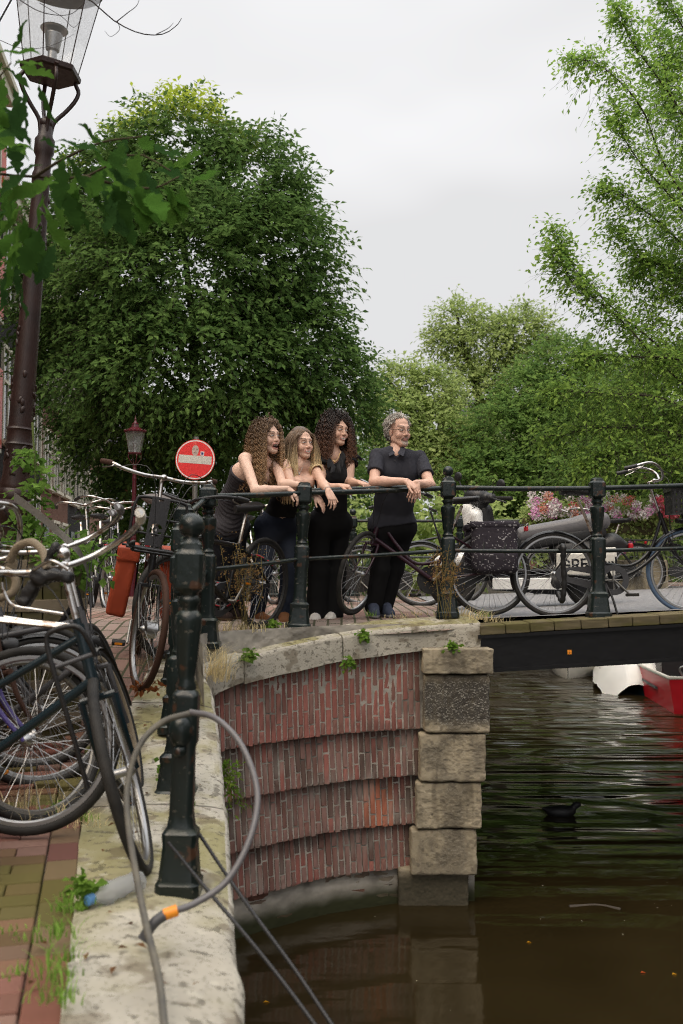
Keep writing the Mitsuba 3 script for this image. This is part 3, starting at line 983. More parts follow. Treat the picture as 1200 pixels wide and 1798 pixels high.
tree('dense_tree', 'large dense dark green tree left of the group, its top leaves turning lime yellow', lob(
    ((-3.279, 19.5, 9.288), 1.23, 1.23, 1.20), ((-1.931, 19.5, 8.326), 1.43, 1.43, 1.37), ((-4.401, 20.15, 8.57), 1.43, 1.43, 1.49), ((-1.381, 19.5, 7.001), 1.49, 1.56, 1.69),
    ((-2.972, 18.98, 6.506), 2.73, 2.60, 2.21), ((-5.082, 20.15, 6.726), 1.76, 1.82, 2.21), ((-1.07, 19.5, 5.286), 1.46, 1.56, 1.49), ((-2.848, 18.98, 4.729), 2.86, 2.60, 1.69),
    ((-5.404, 20.8, 5.207), 1.30, 1.56, 1.56), ((-0.232, 20.15, 4.724), 0.94, 1.04, 0.98), ((0.118, 20.54, 4.2), 0.65, 0.78, 0.65), ((-1.97, 20.15, 3.672), 2.08, 1.82, 0.98), ((-4.426, 20.8, 3.638), 1.56, 1.56, 0.78), ((-3.999, 20.8, 2.798), 0.91, 0.91, 0.78), ((-4.824, 21.32, 2.108), 0.36, 0.52, 0.65)),
    13500, 0.135, dark_leaf, 1, [([((-3.247, 21.06, 0.77)), ((-3.157, 20.8, 2.081)), ((-3.051, 20.41, 3.471)), ((-2.989, 19.89, 5.488)), ((-3.217, 19.76, 7.78))], 0.2, 0.05)],
    [([((-3.035, 20.28, 3.924)), ((-1.94, 19.76, 5.228)), ((-1.13, 19.5, 6.313))], 0.09, 0.02), ([((-3.062, 20.28, 4.395)), ((-4.226, 19.76, 5.458)), ((-5.038, 19.76, 6.384))], 0.09, 0.02)],
    per=9, tl=0.62, droop=0.35, lo=0.5, ragged=0.42, upness=0.6)


def light_leaf(pos, tone, rg):
    return mixcol((0.25, 0.35, 0.12), (0.54, 0.64, 0.24), tone * 0.6 + rg.uniform(0, 0.5, len(pos)))


def mid_leaf(pos, tone, rg):
    return mixcol((0.167, 0.292, 0.094), (0.367, 0.527, 0.146), tone * 0.6 + rg.uniform(0, 0.5, len(pos)))


def deep_leaf(pos, tone, rg):
    return mixcol((0.092, 0.182, 0.059), (0.267, 0.408, 0.104), tone * 0.6 + rg.uniform(0, 0.5, len(pos)))


tree('airy_tree', 'tall airy yellow green tree beyond the bridge with two forked dark limbs against the sky', lob(
    ((3.38, 28.5, 7.842), 0.85, 0.9, 0.85), ((2.931, 28.5, 7.259), 0.5, 0.6, 0.4), ((4.077, 28, 7.15), 0.9, 0.9, 0.95), ((5.1, 28, 7.559), 0.95, 0.9, 0.75), ((5.499, 28, 6.986), 0.75, 0.8, 0.8), ((3.712, 28, 5.846), 0.9, 1.0, 0.9), ((4.923, 28, 5.846), 0.9, 1.0, 1.0)),
    2100, 0.125, light_leaf, 2, [([((4.292, 28, 1.65)), ((4.263, 28, 4.062)), ((4.029, 28, 5.034))], 0.26, 0.2)],
    [([((4.061, 28, 4.953)), ((3.748, 28, 6.334)), ((3.431, 28, 7.313)), ((3.242, 28, 8.214))], 0.15, 0.03), ([((4.19, 28, 5.034)), ((4.654, 28, 6.497)), ((4.941, 28, 7.804))], 0.14, 0.03), ([((4.156, 28, 4.71)), ((4.921, 28, 5.683)), ((5.658, 28, 6.66))], 0.09, 0.02), ([((3.81, 28, 6.008)), ((4.368, 28, 7.15)), ((4.537, 28, 7.968))], 0.06, 0.02)],
    per=8, tl=0.6, lo=0.25, ragged=0.45)
tree('leaning_tree', 'bright green tree leaning left just behind the man with dark slanting limbs', lob(
    ((1.514, 25, 5.545), 0.75, 0.8, 0.55), ((2.306, 25, 5.327), 0.7, 0.8, 0.6), ((1.41, 24.5, 4.602), 0.85, 0.9, 0.75), ((2.396, 24.5, 4.247), 1.0, 1.0, 0.85), ((1.792, 24, 3.488), 1.0, 1.0, 0.7), ((3.097, 24.5, 3.681), 0.8, 0.8, 0.8), ((0.72, 25, 5.182), 0.45, 0.6, 0.5), ((0.848, 24.6, 3.692), 0.7, 0.8, 0.7)),
    2500, 0.12, light_leaf, 3, [([((3.57, 25, 0.867)), ((3.238, 25, 2.584)), ((2.727, 25, 3.447)), ((2.211, 24.8, 4.287))], 0.2, 0.10)],
    [([((2.574, 24.9, 3.581)), ((1.99, 24.7, 4.416)), ((1.418, 24.6, 5.258)), ((1.064, 24.6, 5.687))], 0.11, 0.03), ([((2.859, 24.9, 3.294)), ((1.907, 24.6, 3.479)), ((1.267, 24.5, 3.681))], 0.07, 0.02), ([((3.439, 25, 2.584)), ((3.305, 25, 3.88)), ((3.6, 25, 4.892))], 0.12, 0.04)],
    per=8, tl=0.5, lo=0.35, ragged=0.4)
tree('bushy_tree', 'dense mid green tree in the centre right background below the airy tree', lob(
    ((5.403, 24, 5.783), 0.9, 1.0, 0.75), ((4.537, 23.5, 4.932), 0.85, 1.0, 0.8), ((5.96, 23.5, 5.068), 1.0, 1.0, 0.9), ((3.836, 23, 3.916), 1.0, 1.1, 0.95), ((5.094, 23, 4.049), 1.4, 1.3, 1.0), ((3.356, 22.5, 2.815), 1.1, 1.1, 0.8), ((4.518, 22.5, 2.815), 1.3, 1.2, 0.9)),
    4200, 0.12, deep_leaf, 4, [([((4.852, 23.6, 0.875)), ((4.852, 23.5, 2.76)), ((5.026, 23.6, 4.401))], 0.2, 0.08)],
    [([((4.867, 23.4, 3.561)), ((4.274, 23.2, 4.478))], 0.08, 0.02)], per=8, tl=0.5, lo=0.5, ragged=0.35)
tree('shadowed_tree', 'dark green tree filling the right background behind the flower boxes', lob(
    ((6.045, 21, 4.149), 1.2, 1.2, 1.1), ((7.021, 21, 4.637), 1.2, 1.2, 1.2), ((5.413, 20.5, 2.89), 1.1, 1.1, 0.9), ((6.472, 20.5, 2.89), 1.2, 1.2, 1.0), ((7.42, 20.5, 3.245), 1.0, 1.2, 1.2), ((5.752, 20.5, 1.948), 1.3, 1.0, 0.6), ((6.926, 20.5, 1.948), 1.0, 1.0, 0.6)),
    4200, 0.11, deep_leaf, 5, [([((7.436, 21, 0.89)), ((7.229, 21, 2.694)), ((6.652, 21, 4.271))], 0.2, 0.08)], [([((7.287, 21, 2.574)), ((6.216, 20.8, 3.398))], 0.08, 0.02)], per=8, tl=0.45, lo=0.5, ragged=0.35)

# the loose tree hanging in from the right bank: limbs first, then sprays along them
rg = np.random.default_rng(21)
LIMBS = [[((5.71, 13.5, 4.681)), ((4.467, 13.2, 6.394)), ((3.881, 13, 7.166)), ((3.495, 12.9, 7.583)), ((3.088, 12.9, 7.723))], [((5.849, 13.6, 5.509)), ((4.673, 13.3, 7.388)), ((4.109, 13.2, 8.133)), ((3.739, 13.1, 8.554))],
         [((5.661, 13.4, 4.34)), ((4.538, 13, 5.618)), ((3.991, 12.9, 6.425)), ((3.624, 12.9, 7.041))], [((5.735, 13.6, 3.913)), ((4.747, 13.4, 5.285)), ((3.996, 13.2, 5.845)), ((3.512, 13.1, 6.08))],
         [((5.616, 13.2, 2.601)), ((4.289, 12.8, 3.742)), ((3.503, 12.6, 4.363)), ((2.975, 12.5, 4.85)), ((2.725, 12.5, 5.256))], [((5.602, 13, 2.427)), ((4.145, 12.6, 3.479)), ((3.543, 12.5, 4.043)), ((2.984, 12.4, 4.601)), ((2.665, 12.4, 4.966))],
         [((5.681, 13.5, 3.341)), ((4.661, 13.4, 4.811)), ((4.125, 13.4, 5.285)), ((3.675, 13.3, 5.645))], [((5.804, 13.8, 6.967)), ((4.874, 13.6, 8.431)), ((4.376, 13.5, 9.194))], [((5.9, 14, 3.835)), ((5.058, 14, 6.387)), ((4.676, 14, 7.891)), ((4.527, 14, 8.818))],
         [((5.425, 12.6, 2.166)), ((4.109, 12.3, 2.92)), ((3.235, 12.2, 3.117)), ((2.567, 12.2, 3.152))], [((5.506, 12.8, 1.963)), ((4.207, 12.4, 2.577)), ((3.255, 12.3, 2.671)), ((2.44, 12.3, 2.564))],
         [((5.609, 13, 2.728)), ((4.51, 12.6, 3.552)), ((3.726, 12.4, 3.729)), ((2.936, 12.4, 3.621))], [((5.486, 12.6, 1.659)), ((4.236, 12.3, 2.138)), ((3.575, 12.2, 2.34)), ((3.013, 12.2, 2.234))], [((6.051, 14, 3.347)), ((5.273, 14, 4.817)), ((4.712, 14, 5.229)), ((4.112, 13.9, 5.117))]]
ep, ed, el, limbs = [], [], [], []
for L in LIMBS:
    L = [A(*q) + (rg.normal(0, 0.07, 3) if 0 < k < len(L) - 1 else 0) for k, q in enumerate(L)]
    c = spline(L, 60)
    limbs.append((L, 0.017, 0.003))
    tg = unit(np.gradient(c, axis=0))
    for s in range(12, 60):
        for q in range(4 if s > 16 else 3):
            d = tg[s] * 0.8 + rg.normal(size=3) * A(0.75, 0.75, 0.6)
            ln = rg.uniform(0.22, 0.62) * (1.0 if s < 50 else 0.6)
            ep.append(c[s] + rg.normal(size=3) * 0.02)
            ed.append(d)
            el.append(ln)


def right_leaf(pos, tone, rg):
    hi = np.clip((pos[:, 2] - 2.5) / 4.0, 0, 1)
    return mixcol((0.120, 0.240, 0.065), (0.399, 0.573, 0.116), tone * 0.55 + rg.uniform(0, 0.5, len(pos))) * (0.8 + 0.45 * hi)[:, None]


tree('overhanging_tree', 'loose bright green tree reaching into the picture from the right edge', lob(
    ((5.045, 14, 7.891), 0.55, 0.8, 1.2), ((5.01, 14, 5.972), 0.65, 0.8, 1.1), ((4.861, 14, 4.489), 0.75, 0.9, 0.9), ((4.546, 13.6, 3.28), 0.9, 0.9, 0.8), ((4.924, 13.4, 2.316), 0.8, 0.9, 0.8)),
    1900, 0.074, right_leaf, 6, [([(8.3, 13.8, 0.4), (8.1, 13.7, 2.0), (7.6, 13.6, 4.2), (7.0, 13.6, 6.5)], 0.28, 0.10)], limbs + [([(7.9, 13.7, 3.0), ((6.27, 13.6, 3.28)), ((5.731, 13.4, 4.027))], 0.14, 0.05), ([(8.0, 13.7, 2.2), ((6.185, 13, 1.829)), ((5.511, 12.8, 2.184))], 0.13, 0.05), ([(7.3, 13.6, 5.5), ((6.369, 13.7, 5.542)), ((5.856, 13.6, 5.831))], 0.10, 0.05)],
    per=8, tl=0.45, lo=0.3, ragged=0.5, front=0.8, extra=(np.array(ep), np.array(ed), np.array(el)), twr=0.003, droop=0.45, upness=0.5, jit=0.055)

# the wood behind, too far and dense to count
rg = np.random.default_rng(31)
rows = [(c, r, r, rz) for c, r, rz in [((0.378, 33, 2.709), 1.6, 1.3), ((1.702, 33, 3.088), 1.8, 1.6), ((3.028, 33, 3.467), 1.9, 1.9), ((4.544, 33, 3.657), 2.0, 2.2), ((6.062, 33, 4.037), 2.2, 2.4), ((7.531, 32, 3.945), 2.2, 2.4), ((9.187, 32, 4.129), 2.2, 2.4), ((10.848, 32, 4.499), 2.4, 2.6), ((12.502, 32, 4.499), 2.4, 2.6), ((-0.756, 33, 2.331), 1.6, 1.3), ((0.915, 32, 1.558), 2.0, 1.0), ((3.66, 32, 1.558), 2.4, 1.0), ((6.404, 32, 1.558), 2.4, 1.0), ((9.149, 32, 1.558), 2.4, 1.0), ((11.528, 32, 1.558), 2.4, 1.0)]]
p, d = lobe_points([(A(*c), A(rx, ry, rz)) for c, rx, ry, rz in rows], 5200, rg, 0.6, 1.05, 0.3, 0.3)
m, c = sprays(p, d + rg.normal(size=p.shape) * 0.5, rg.uniform(0.4, 0.8, len(p)), 7, 0.17, mid_leaf, rg, 0.3)
whole('background_wood', m, 'leaf', 'green wood massed beyond the far end of the canal', 'wood', smooth=False, color=c, kind='stuff')
rows = [(c, r * 1.25, 1.0, rz * 1.25) for c, r, rz in [((-3.484, 22.5, 2.685), 1.6, 0.9), ((-2.065, 22.5, 2.815), 1.5, 0.9), ((-0.516, 22.5, 2.944), 1.3, 0.9), ((-2.705, 22.5, 1.91), 1.6, 0.7), ((-1.031, 22.5, 2.039), 1.5, 0.8), ((0.387, 22.5, 2.104), 0.8, 0.8), ((-3.863, 22.5, 1.782), 0.8, 0.6), ((-3.426, 22.2, 1.263), 1.6, 0.5), ((-1.65, 22.2, 1.263), 1.6, 0.5), ((0, 22.2, 1.263), 1.4, 0.5)]]
p, d = lobe_points([(A(*c), A(rx, ry, rz)) for c, rx, ry, rz in rows], 4200, rg, 0.5, 1.05, 0.3, 0.3)
m, c = sprays(p, d + rg.normal(size=p.shape) * 0.5, rg.uniform(0.3, 0.6, len(p)), 7, 0.13, deep_leaf, rg, 0.3)
whole('hedge', m, 'leaf', 'dark green hedge under the dense tree behind the group', 'hedge', smooth=False, color=c, kind='stuff')
rows = [(c, r, 0.6, rz) for c, r, rz in [((0.457, 14.5, 1.715), 0.35, 0.45), ((0.83, 14.5, 1.507), 0.5, 0.4), ((1.213, 14.6, 1.762), 0.4, 0.5), ((1.577, 14.5, 1.549), 0.5, 0.4), ((1.992, 14.5, 1.59), 0.5, 0.5), ((0.735, 14.3, 1.051), 0.6, 0.3), ((1.471, 14.3, 1.051), 0.6, 0.3)]]
p, d = lobe_points([(A(*c), A(rx, ry, rz)) for c, rx, ry, rz in rows], 520, rg, 0.5, 1.05, 0.4, 0.3)
m, c = sprays(p, d + rg.normal(size=p.shape) * 0.5, rg.uniform(0.2, 0.4, len(p)), 7, 0.10, light_leaf, rg, 0.3, 0.7)
whole('shrub', m, 'leaf', 'bright green shrub behind the far railing between the woman in black and the man', 'shrub', smooth=False, color=c)

# oak branch hanging in front of the street lamp, every leaf its own
oak = thing('oak_branch', 'oak branch with large lobed leaves hanging in front of the near street lamp', 'branch')
OUT = A([0, 0.012], [0.12, 0.03], [0.2, 0.10], [0.27, 0.075], [0.34, 0.17], [0.42, 0.19], [0.47, 0.12], [0.55, 0.22], [0.64, 0.235], [0.68, 0.15], [0.76, 0.20], [0.84, 0.175], [0.87, 0.10], [0.95, 0.07], [1.0, 0.0])
oc = [A(0.041, 0.098, 0.021), A(0.064, 0.151, 0.026), A(0.034, 0.082, 0.023), A(0.093, 0.197, 0.034)]


def oak_leaf(p, d, n, L, c):
    d = unit(np.array(d, float))
    w = unit(np.cross(d, n))
    n = np.cross(w, d)
    bend = rg.uniform(0.1, 0.4)
    f3 = lambda t, s: np.array(p) + d * L * t + w * (s * L) + n * L * (0.35 * abs(s) - bend * t * t + 0.05 * math.sin(9 * t + 3 * s))
    v, f, k = [], [], len(OUT)
    for t, s in OUT:
        v += [f3(t, s), f3(t, 0), f3(t, -s)]
    for i in range(k - 1):
        a = 3 * i
        f += [[a, a + 3, a + 4], [a, a + 4, a + 1], [a + 1, a + 4, a + 5], [a + 1, a + 5, a + 2]]
    return TM(v, f), np.tile(c, (len(v), 1)) * rg.uniform(0.85, 1.15)


BR = [[((-1.472, 3.5, 2.521)), ((-1.23, 3.4, 2.376)), ((-1.039, 3.3, 2.317)), ((-0.853, 3.25, 2.297)), ((-0.682, 3.2, 2.353)), ((-0.56, 3.2, 2.296))], [((-1.039, 3.3, 2.313)), ((-0.915, 3.2, 2.334)), ((-0.773, 3.15, 2.37)), ((-0.634, 3.1, 2.367))],
      [((-1.31, 3.4, 2.437)), ((-1.172, 3.3, 2.238)), ((-1.094, 3.3, 2.141)), ((-1.035, 3.3, 2.082))], [((-1.391, 3.5, 2.563)), ((-1.254, 3.4, 2.64)), ((-1.157, 3.4, 2.763))], [((-0.853, 3.25, 2.297)), ((-0.727, 3.2, 2.249)), ((-0.615, 3.2, 2.239)), ((-0.532, 3.2, 2.277))]]
for L in BR:
    b = tube(spline(L, 14), np.linspace(0.006, 0.0025, 14), 6)
    part(oak, 'twig', b, 'bark', smooth=True, color=bark_col(b, (0.06, 0.05, 0.03)))
LP = [((-0.876, 2.97, 2.292), 60, 8), ((-0.939, 2.87, 2.249), -50, 14), ((-0.81, 3.08, 2.33), 20, -5), ((-0.824, 2.91, 2.223), -20, -40), ((-0.873, 2.85, 2.172), -60, -30), ((-0.844, 3.08, 2.248), -10, -50), ((-0.883, 3.44, 2.413), 35, -45), ((-1.097, 3.36, 2.36), -70, 10), ((-1.149, 3.34, 2.352), -50, -40), ((-1.052, 2.96, 2.147), -20, -60), ((-0.982, 3.18, 2.231), 0, -60), ((-0.854, 2.99, 2.158), 25, -60), ((-0.766, 2.92, 2.14), 60, -60), ((-0.687, 2.87, 2.223), 30, -40), ((-0.655, 2.95, 2.283), -10, -55), ((-0.716, 3.45, 2.52), 30, -40), ((-0.72, 3.38, 2.439), 0, -60), ((-0.657, 3.36, 2.45), 40, -25), ((-0.774, 3.36, 2.37), 20, -60), ((-0.72, 2.94, 2.192), -15, -60), ((-0.617, 3.02, 2.224), 35, -45), ((-0.624, 3.24, 2.312), 60, -10), ((-0.579, 3.31, 2.34), 50, 20), ((-0.634, 3.4, 2.336), 40, -50), ((-0.598, 3.42, 2.324), 0, -60), ((-0.6, 2.86, 2.125), 20, -70), ((-1.088, 3.22, 2.228), -40, -40), ((-1.142, 3.27, 2.188), -20, -60), ((-1.045, 3.15, 2.145), 20, -60), ((-0.943, 2.92, 2.036), -25, -60), ((-0.992, 3.13, 2.082), 25, -50), ((-0.981, 2.86, 1.99), -30, -60), ((-1.083, 3.45, 2.151), 10, -60), ((-1.119, 3.41, 2.118), -30, -50), ((-1.118, 3.18, 2.043), 10, -60), ((-0.929, 3.01, 2.095), 40, -50), ((-1.042, 3.44, 2.301), 10, -70), ((-1.139, 3.2, 2.325), 20, 40), ((-1.168, 3.42, 2.456), -20, 40), ((-1.183, 3.39, 2.737), 40, -20), ((-1.075, 3.16, 2.639), 25, 45), ((-1.069, 3.09, 2.557), -10, -60), ((-1.076, 3.22, 2.612), 20, -50), ((-1.089, 3.1, 2.506), 0, -60), ((-1.033, 2.91, 2.528), 30, 30), ((-0.754, 3.01, 2.166), 30, -30), ((-0.795, 3.37, 2.284), 10, -60), ((-0.635, 2.83, 2.097), 45, -30), ((-0.892, 2.83, 2.206), -60, 25), ((-1.119, 3.24, 1.986), 8, -60)]
for p, dx, dy in LP + [(tuple(A(*p) + A(0.03 * ((i * 7) % 5 - 2), 0.06, -0.03 * ((i * 5) % 3 - 1))), dx + 25 * ((i * 3) % 5 - 2), dy + 10) for i, (p, dx, dy) in enumerate(LP)]:
    L = rg.uniform(0.115, 0.17)
    d = A(dx, rg.uniform(-40, 40), dy)
    n = A(rg.normal() * 0.4, -0.5 + rg.normal() * 0.4, 0.8)
    m, c = oak_leaf(p, d, n, L, oc[rng.integers(4)])
    part(oak, 'leaf', m, 'leaf', smooth=True, color=c)


# ---------------------------------------------------------------- canal houses along the street on the left
HX, HD, HA = -4.55, 18.0, -8.14          # facade line: starts at (HX - 0.143 * HD, HD), runs away from the camera
hu = A(math.sin(math.radians(HA)), math.cos(math.radians(HA)), 0)
hn = A(hu[1], -hu[0], 0)                  # faces the canal
ho = A(HX - 0.143 * HD, HD, 0)


def house(u0, u1, h, tone, trim, floors, nwin, label, shutters=None, door=True):
    t = thing('canal_house', label, 'house', 'canal houses along the street')
    F = np.eye(4)
    F[:3, 0], F[:3, 1], F[:3, 2], F[:3, 3] = hu, -hn, A(0, 0, 1), ho
    wall_m = box((u0 + 0.01, 0, -0.6), (u1 - 0.01, 6, h))
    m = moved(wall_m, F)
    part(t, 'wall', m, 'vc_matte', smooth=False, color=np.tile(tone, (len(m.vertices), 1)))
    m = moved(cat([box((u0, -0.25, h - 0.1), (u1, 0.1, h + 0.15)), box((u0, -0.35, h + 0.15), (u1, 0.1, h + 0.3))]), F)
    part(t, 'cornice', m, 'vc_matte', smooth=False, color=np.tile(trim, (len(m.vertices), 1)))
    W = (u1 - u0) / nwin
    fh = h / floors
    for f in range(floors):
        for k in range(nwin):
            c = u0 + W * (k + 0.5)
            w, z0, z1 = min(0.62, W * 0.36), f * fh + 0.75, (f + 1) * fh - 0.35
            if f == 0 and k == 0 and door:
                m = moved(box((c - w * 0.8, -0.05, 0), (c + w * 0.8, 0.05, z1), 0.01), F)
                part(t, 'door', m, 'vc_satin', smooth=False, color=np.tile(A(0.03, 0.05, 0.04), (len(m.vertices), 1)))
                continue
            fr = [box((c - w - 0.09, -0.07, z0 - 0.09), (c - w, 0.03, z1 + 0.09)), box((c + w, -0.07, z0 - 0.09), (c + w + 0.09, 0.03, z1 + 0.09)),
                  box((c - w, -0.07, z1), (c + w, 0.03, z1 + 0.09)), box((c - w, -0.06, z0 + (z1 - z0) * 0.62), (c + w, 0.02, z0 + (z1 - z0) * 0.62 + 0.07)), box((c - 0.03, -0.05, z0), (c + 0.03, 0.015, z1))]
            m = moved(cat(fr), F)
            wk = part(t, 'window', m, 'vc_matte', smooth=False, color=np.tile(trim, (len(m.vertices), 1)))
            m = moved(box((c - w, -0.02, z0), (c + w, 0.02, z1)), F)
            part(wk, 'pane', m, 'window_glass', smooth=False)
            m = moved(box((c - w - 0.15, -0.16, z0 - 0.18), (c + w + 0.15, 0.02, z0 - 0.09)), F)
            part(wk, 'sill', m, 'vc_matte', smooth=False, color=np.tile(trim, (len(m.vertices), 1)))
            if shutters is not None and f > 0:
                for sg in (-1, 1):
                    a = c + sg * (w + 0.10 + w * 0.5)
                    m = moved(box((a - w * 0.45, -0.06, z0), (a + w * 0.45, 0.0, z1)), F)
                    part(wk, 'shutter', m, 'vc_satin', smooth=False, color=np.tile(shutters, (len(m.vertices), 1)))
    return t


pri('window_glass', (0.012, 0.014, 0.016), 0.08)
cream = A(0.55, 0.52, 0.43)
house(0, 4.2, 11.5, A(0.05, 0.028, 0.022), cream, 4, 2, 'brown brick house with red orange shutters at the left edge', A(0.45, 0.06, 0.03))
house(4.2, 10.5, 9.5, A(0.016, 0.015, 0.015), cream, 3, 3, 'black brick house with cream window frames behind the near street lamp')
house(10.5, 16.5, 10.5, A(0.14, 0.075, 0.055), cream, 4, 3, 'red brown brick house third along the street')
house(16.5, 23.5, 10.0, A(0.022, 0.022, 0.022), cream, 4, 3, 'charcoal house with tall white framed windows behind the green plant')
house(23.5, 31.5, 10.5, A(0.20, 0.12, 0.09), cream, 4, 3, 'pinkish brick house with flower boxes farther along the street')
house(31.5, 41, 8.5, A(0.34, 0.31, 0.38), A(0.40, 0.38, 0.44), 3, 2, 'pale lavender house at the end of the street', door=False)
house(41, 47, 8.0, A(0.45, 0.05, 0.04), A(0.5, 0.5, 0.48), 3, 2, 'bright red house beyond the lavender one', door=False)
far_house = thing('brick_house', 'brick house with grey tiled roof half hidden by the trees beyond the bridge', 'house')
for nm, bx, c in (('wall', box((5.0, 44, -0.5), (16.0, 52, 6.0)), A(0.16, 0.085, 0.065)), ('gable', box((7.2, 43.9, 6.0), (9.4, 48, 8.3)), A(0.30, 0.28, 0.25))):
    part(far_house, nm, bx, 'vc_matte', smooth=False, color=np.tile(c, (len(bx.vertices), 1)))
rf = TM([[4.8, 43.6, 6.0], [16.2, 43.6, 6.0], [16.2, 48, 9.0], [4.8, 48, 9.0], [4.8, 52.4, 6.0], [16.2, 52.4, 6.0]], [[0, 1, 2, 3], [3, 2, 5, 4]])
part(far_house, 'roof', rf, 'vc_matte', smooth=False, color=np.tile(A(0.10, 0.10, 0.11), (6, 1)))
for fz in (1.2, 3.8):
    for k in range(5):
        bx = box((5.6 + 2.1 * k, 43.94, fz), (6.7 + 2.1 * k, 44.02, fz + 1.6))
        wk = part(far_house, 'window', bx, 'window_glass', smooth=False)

# houses on both sides behind the camera's shoulders: they shade and mirror in the place as the real canal does
for side, x0, ya, yb in ((-1, -10.5, -42, 12), (1, 21.0, -42, 44)):
    y, k = ya, 0
    while y < yb:
        w = rng.uniform(6, 9)
        h = rng.uniform(9.5, 12.5)
        t = thing('row_house', '%s row house on the %s bank outside the picture' % (['brown brick', 'tan brick', 'dark grey brick', 'pale plaster'][k % 4], 'left' if side < 0 else 'right'), 'house', 'row houses outside the picture, %s bank' % ('left' if side < 0 else 'right'))
        lo, hi = (x0 - 8, x0) if side < 0 else (x0, x0 + 8)
        m = box((lo, y, -0.5), (hi, y + w - 0.02, h))
        part(t, 'wall', m, 'vc_matte', smooth=False, color=np.tile(A(*[(0.12, 0.06, 0.045), (0.20, 0.12, 0.09), (0.05, 0.045, 0.04), (0.25, 0.22, 0.18)][k % 4]), (8, 1)))
        fx = x0 + 0.02 if side < 0 else x0 - 0.02
        ms = [box((fx - 0.03, y + w * (i + 0.5) / 3 - 0.6, f * 2.9 + 0.9), (fx + 0.03, y + w * (i + 0.5) / 3 + 0.6, f * 2.9 + 2.6)) for i in range(3) for f in range(int(h / 2.95))]
        for q in ms:
            part(t, 'window', q, 'window_glass', smooth=False)
        y += w
        k += 1

# ---------------------------------------------------------------- street lamps
SHAFT = [(0.0, 0.16), (0.10, 0.165), (0.14, 0.13), (0.2, 0.12), (0.85, 0.115), (0.95, 0.095), (1.10, 0.085), (1.16, 0.09), (1.20, 0.115), (1.24, 0.125), (1.29, 0.118), (1.31, 0.092), (1.33, 0.098), (1.36, 0.092), (1.375, 0.084),
         (1.40, 0.088), (1.45, 0.078), (1.62, 0.073), (1.635, 0.082), (1.65, 0.073), (1.71, 0.071), (1.725, 0.079), (1.74, 0.069), (2.1, 0.065), (2.6, 0.058), (3.05, 0.051), (3.18, 0.048), (3.20, 0.056), (3.25, 0.056), (3.27, 0.048), (3.36, 0.046), (3.38, 0.058), (3.46, 0.058), (3.48, 0.044), (3.54, 0.038)]


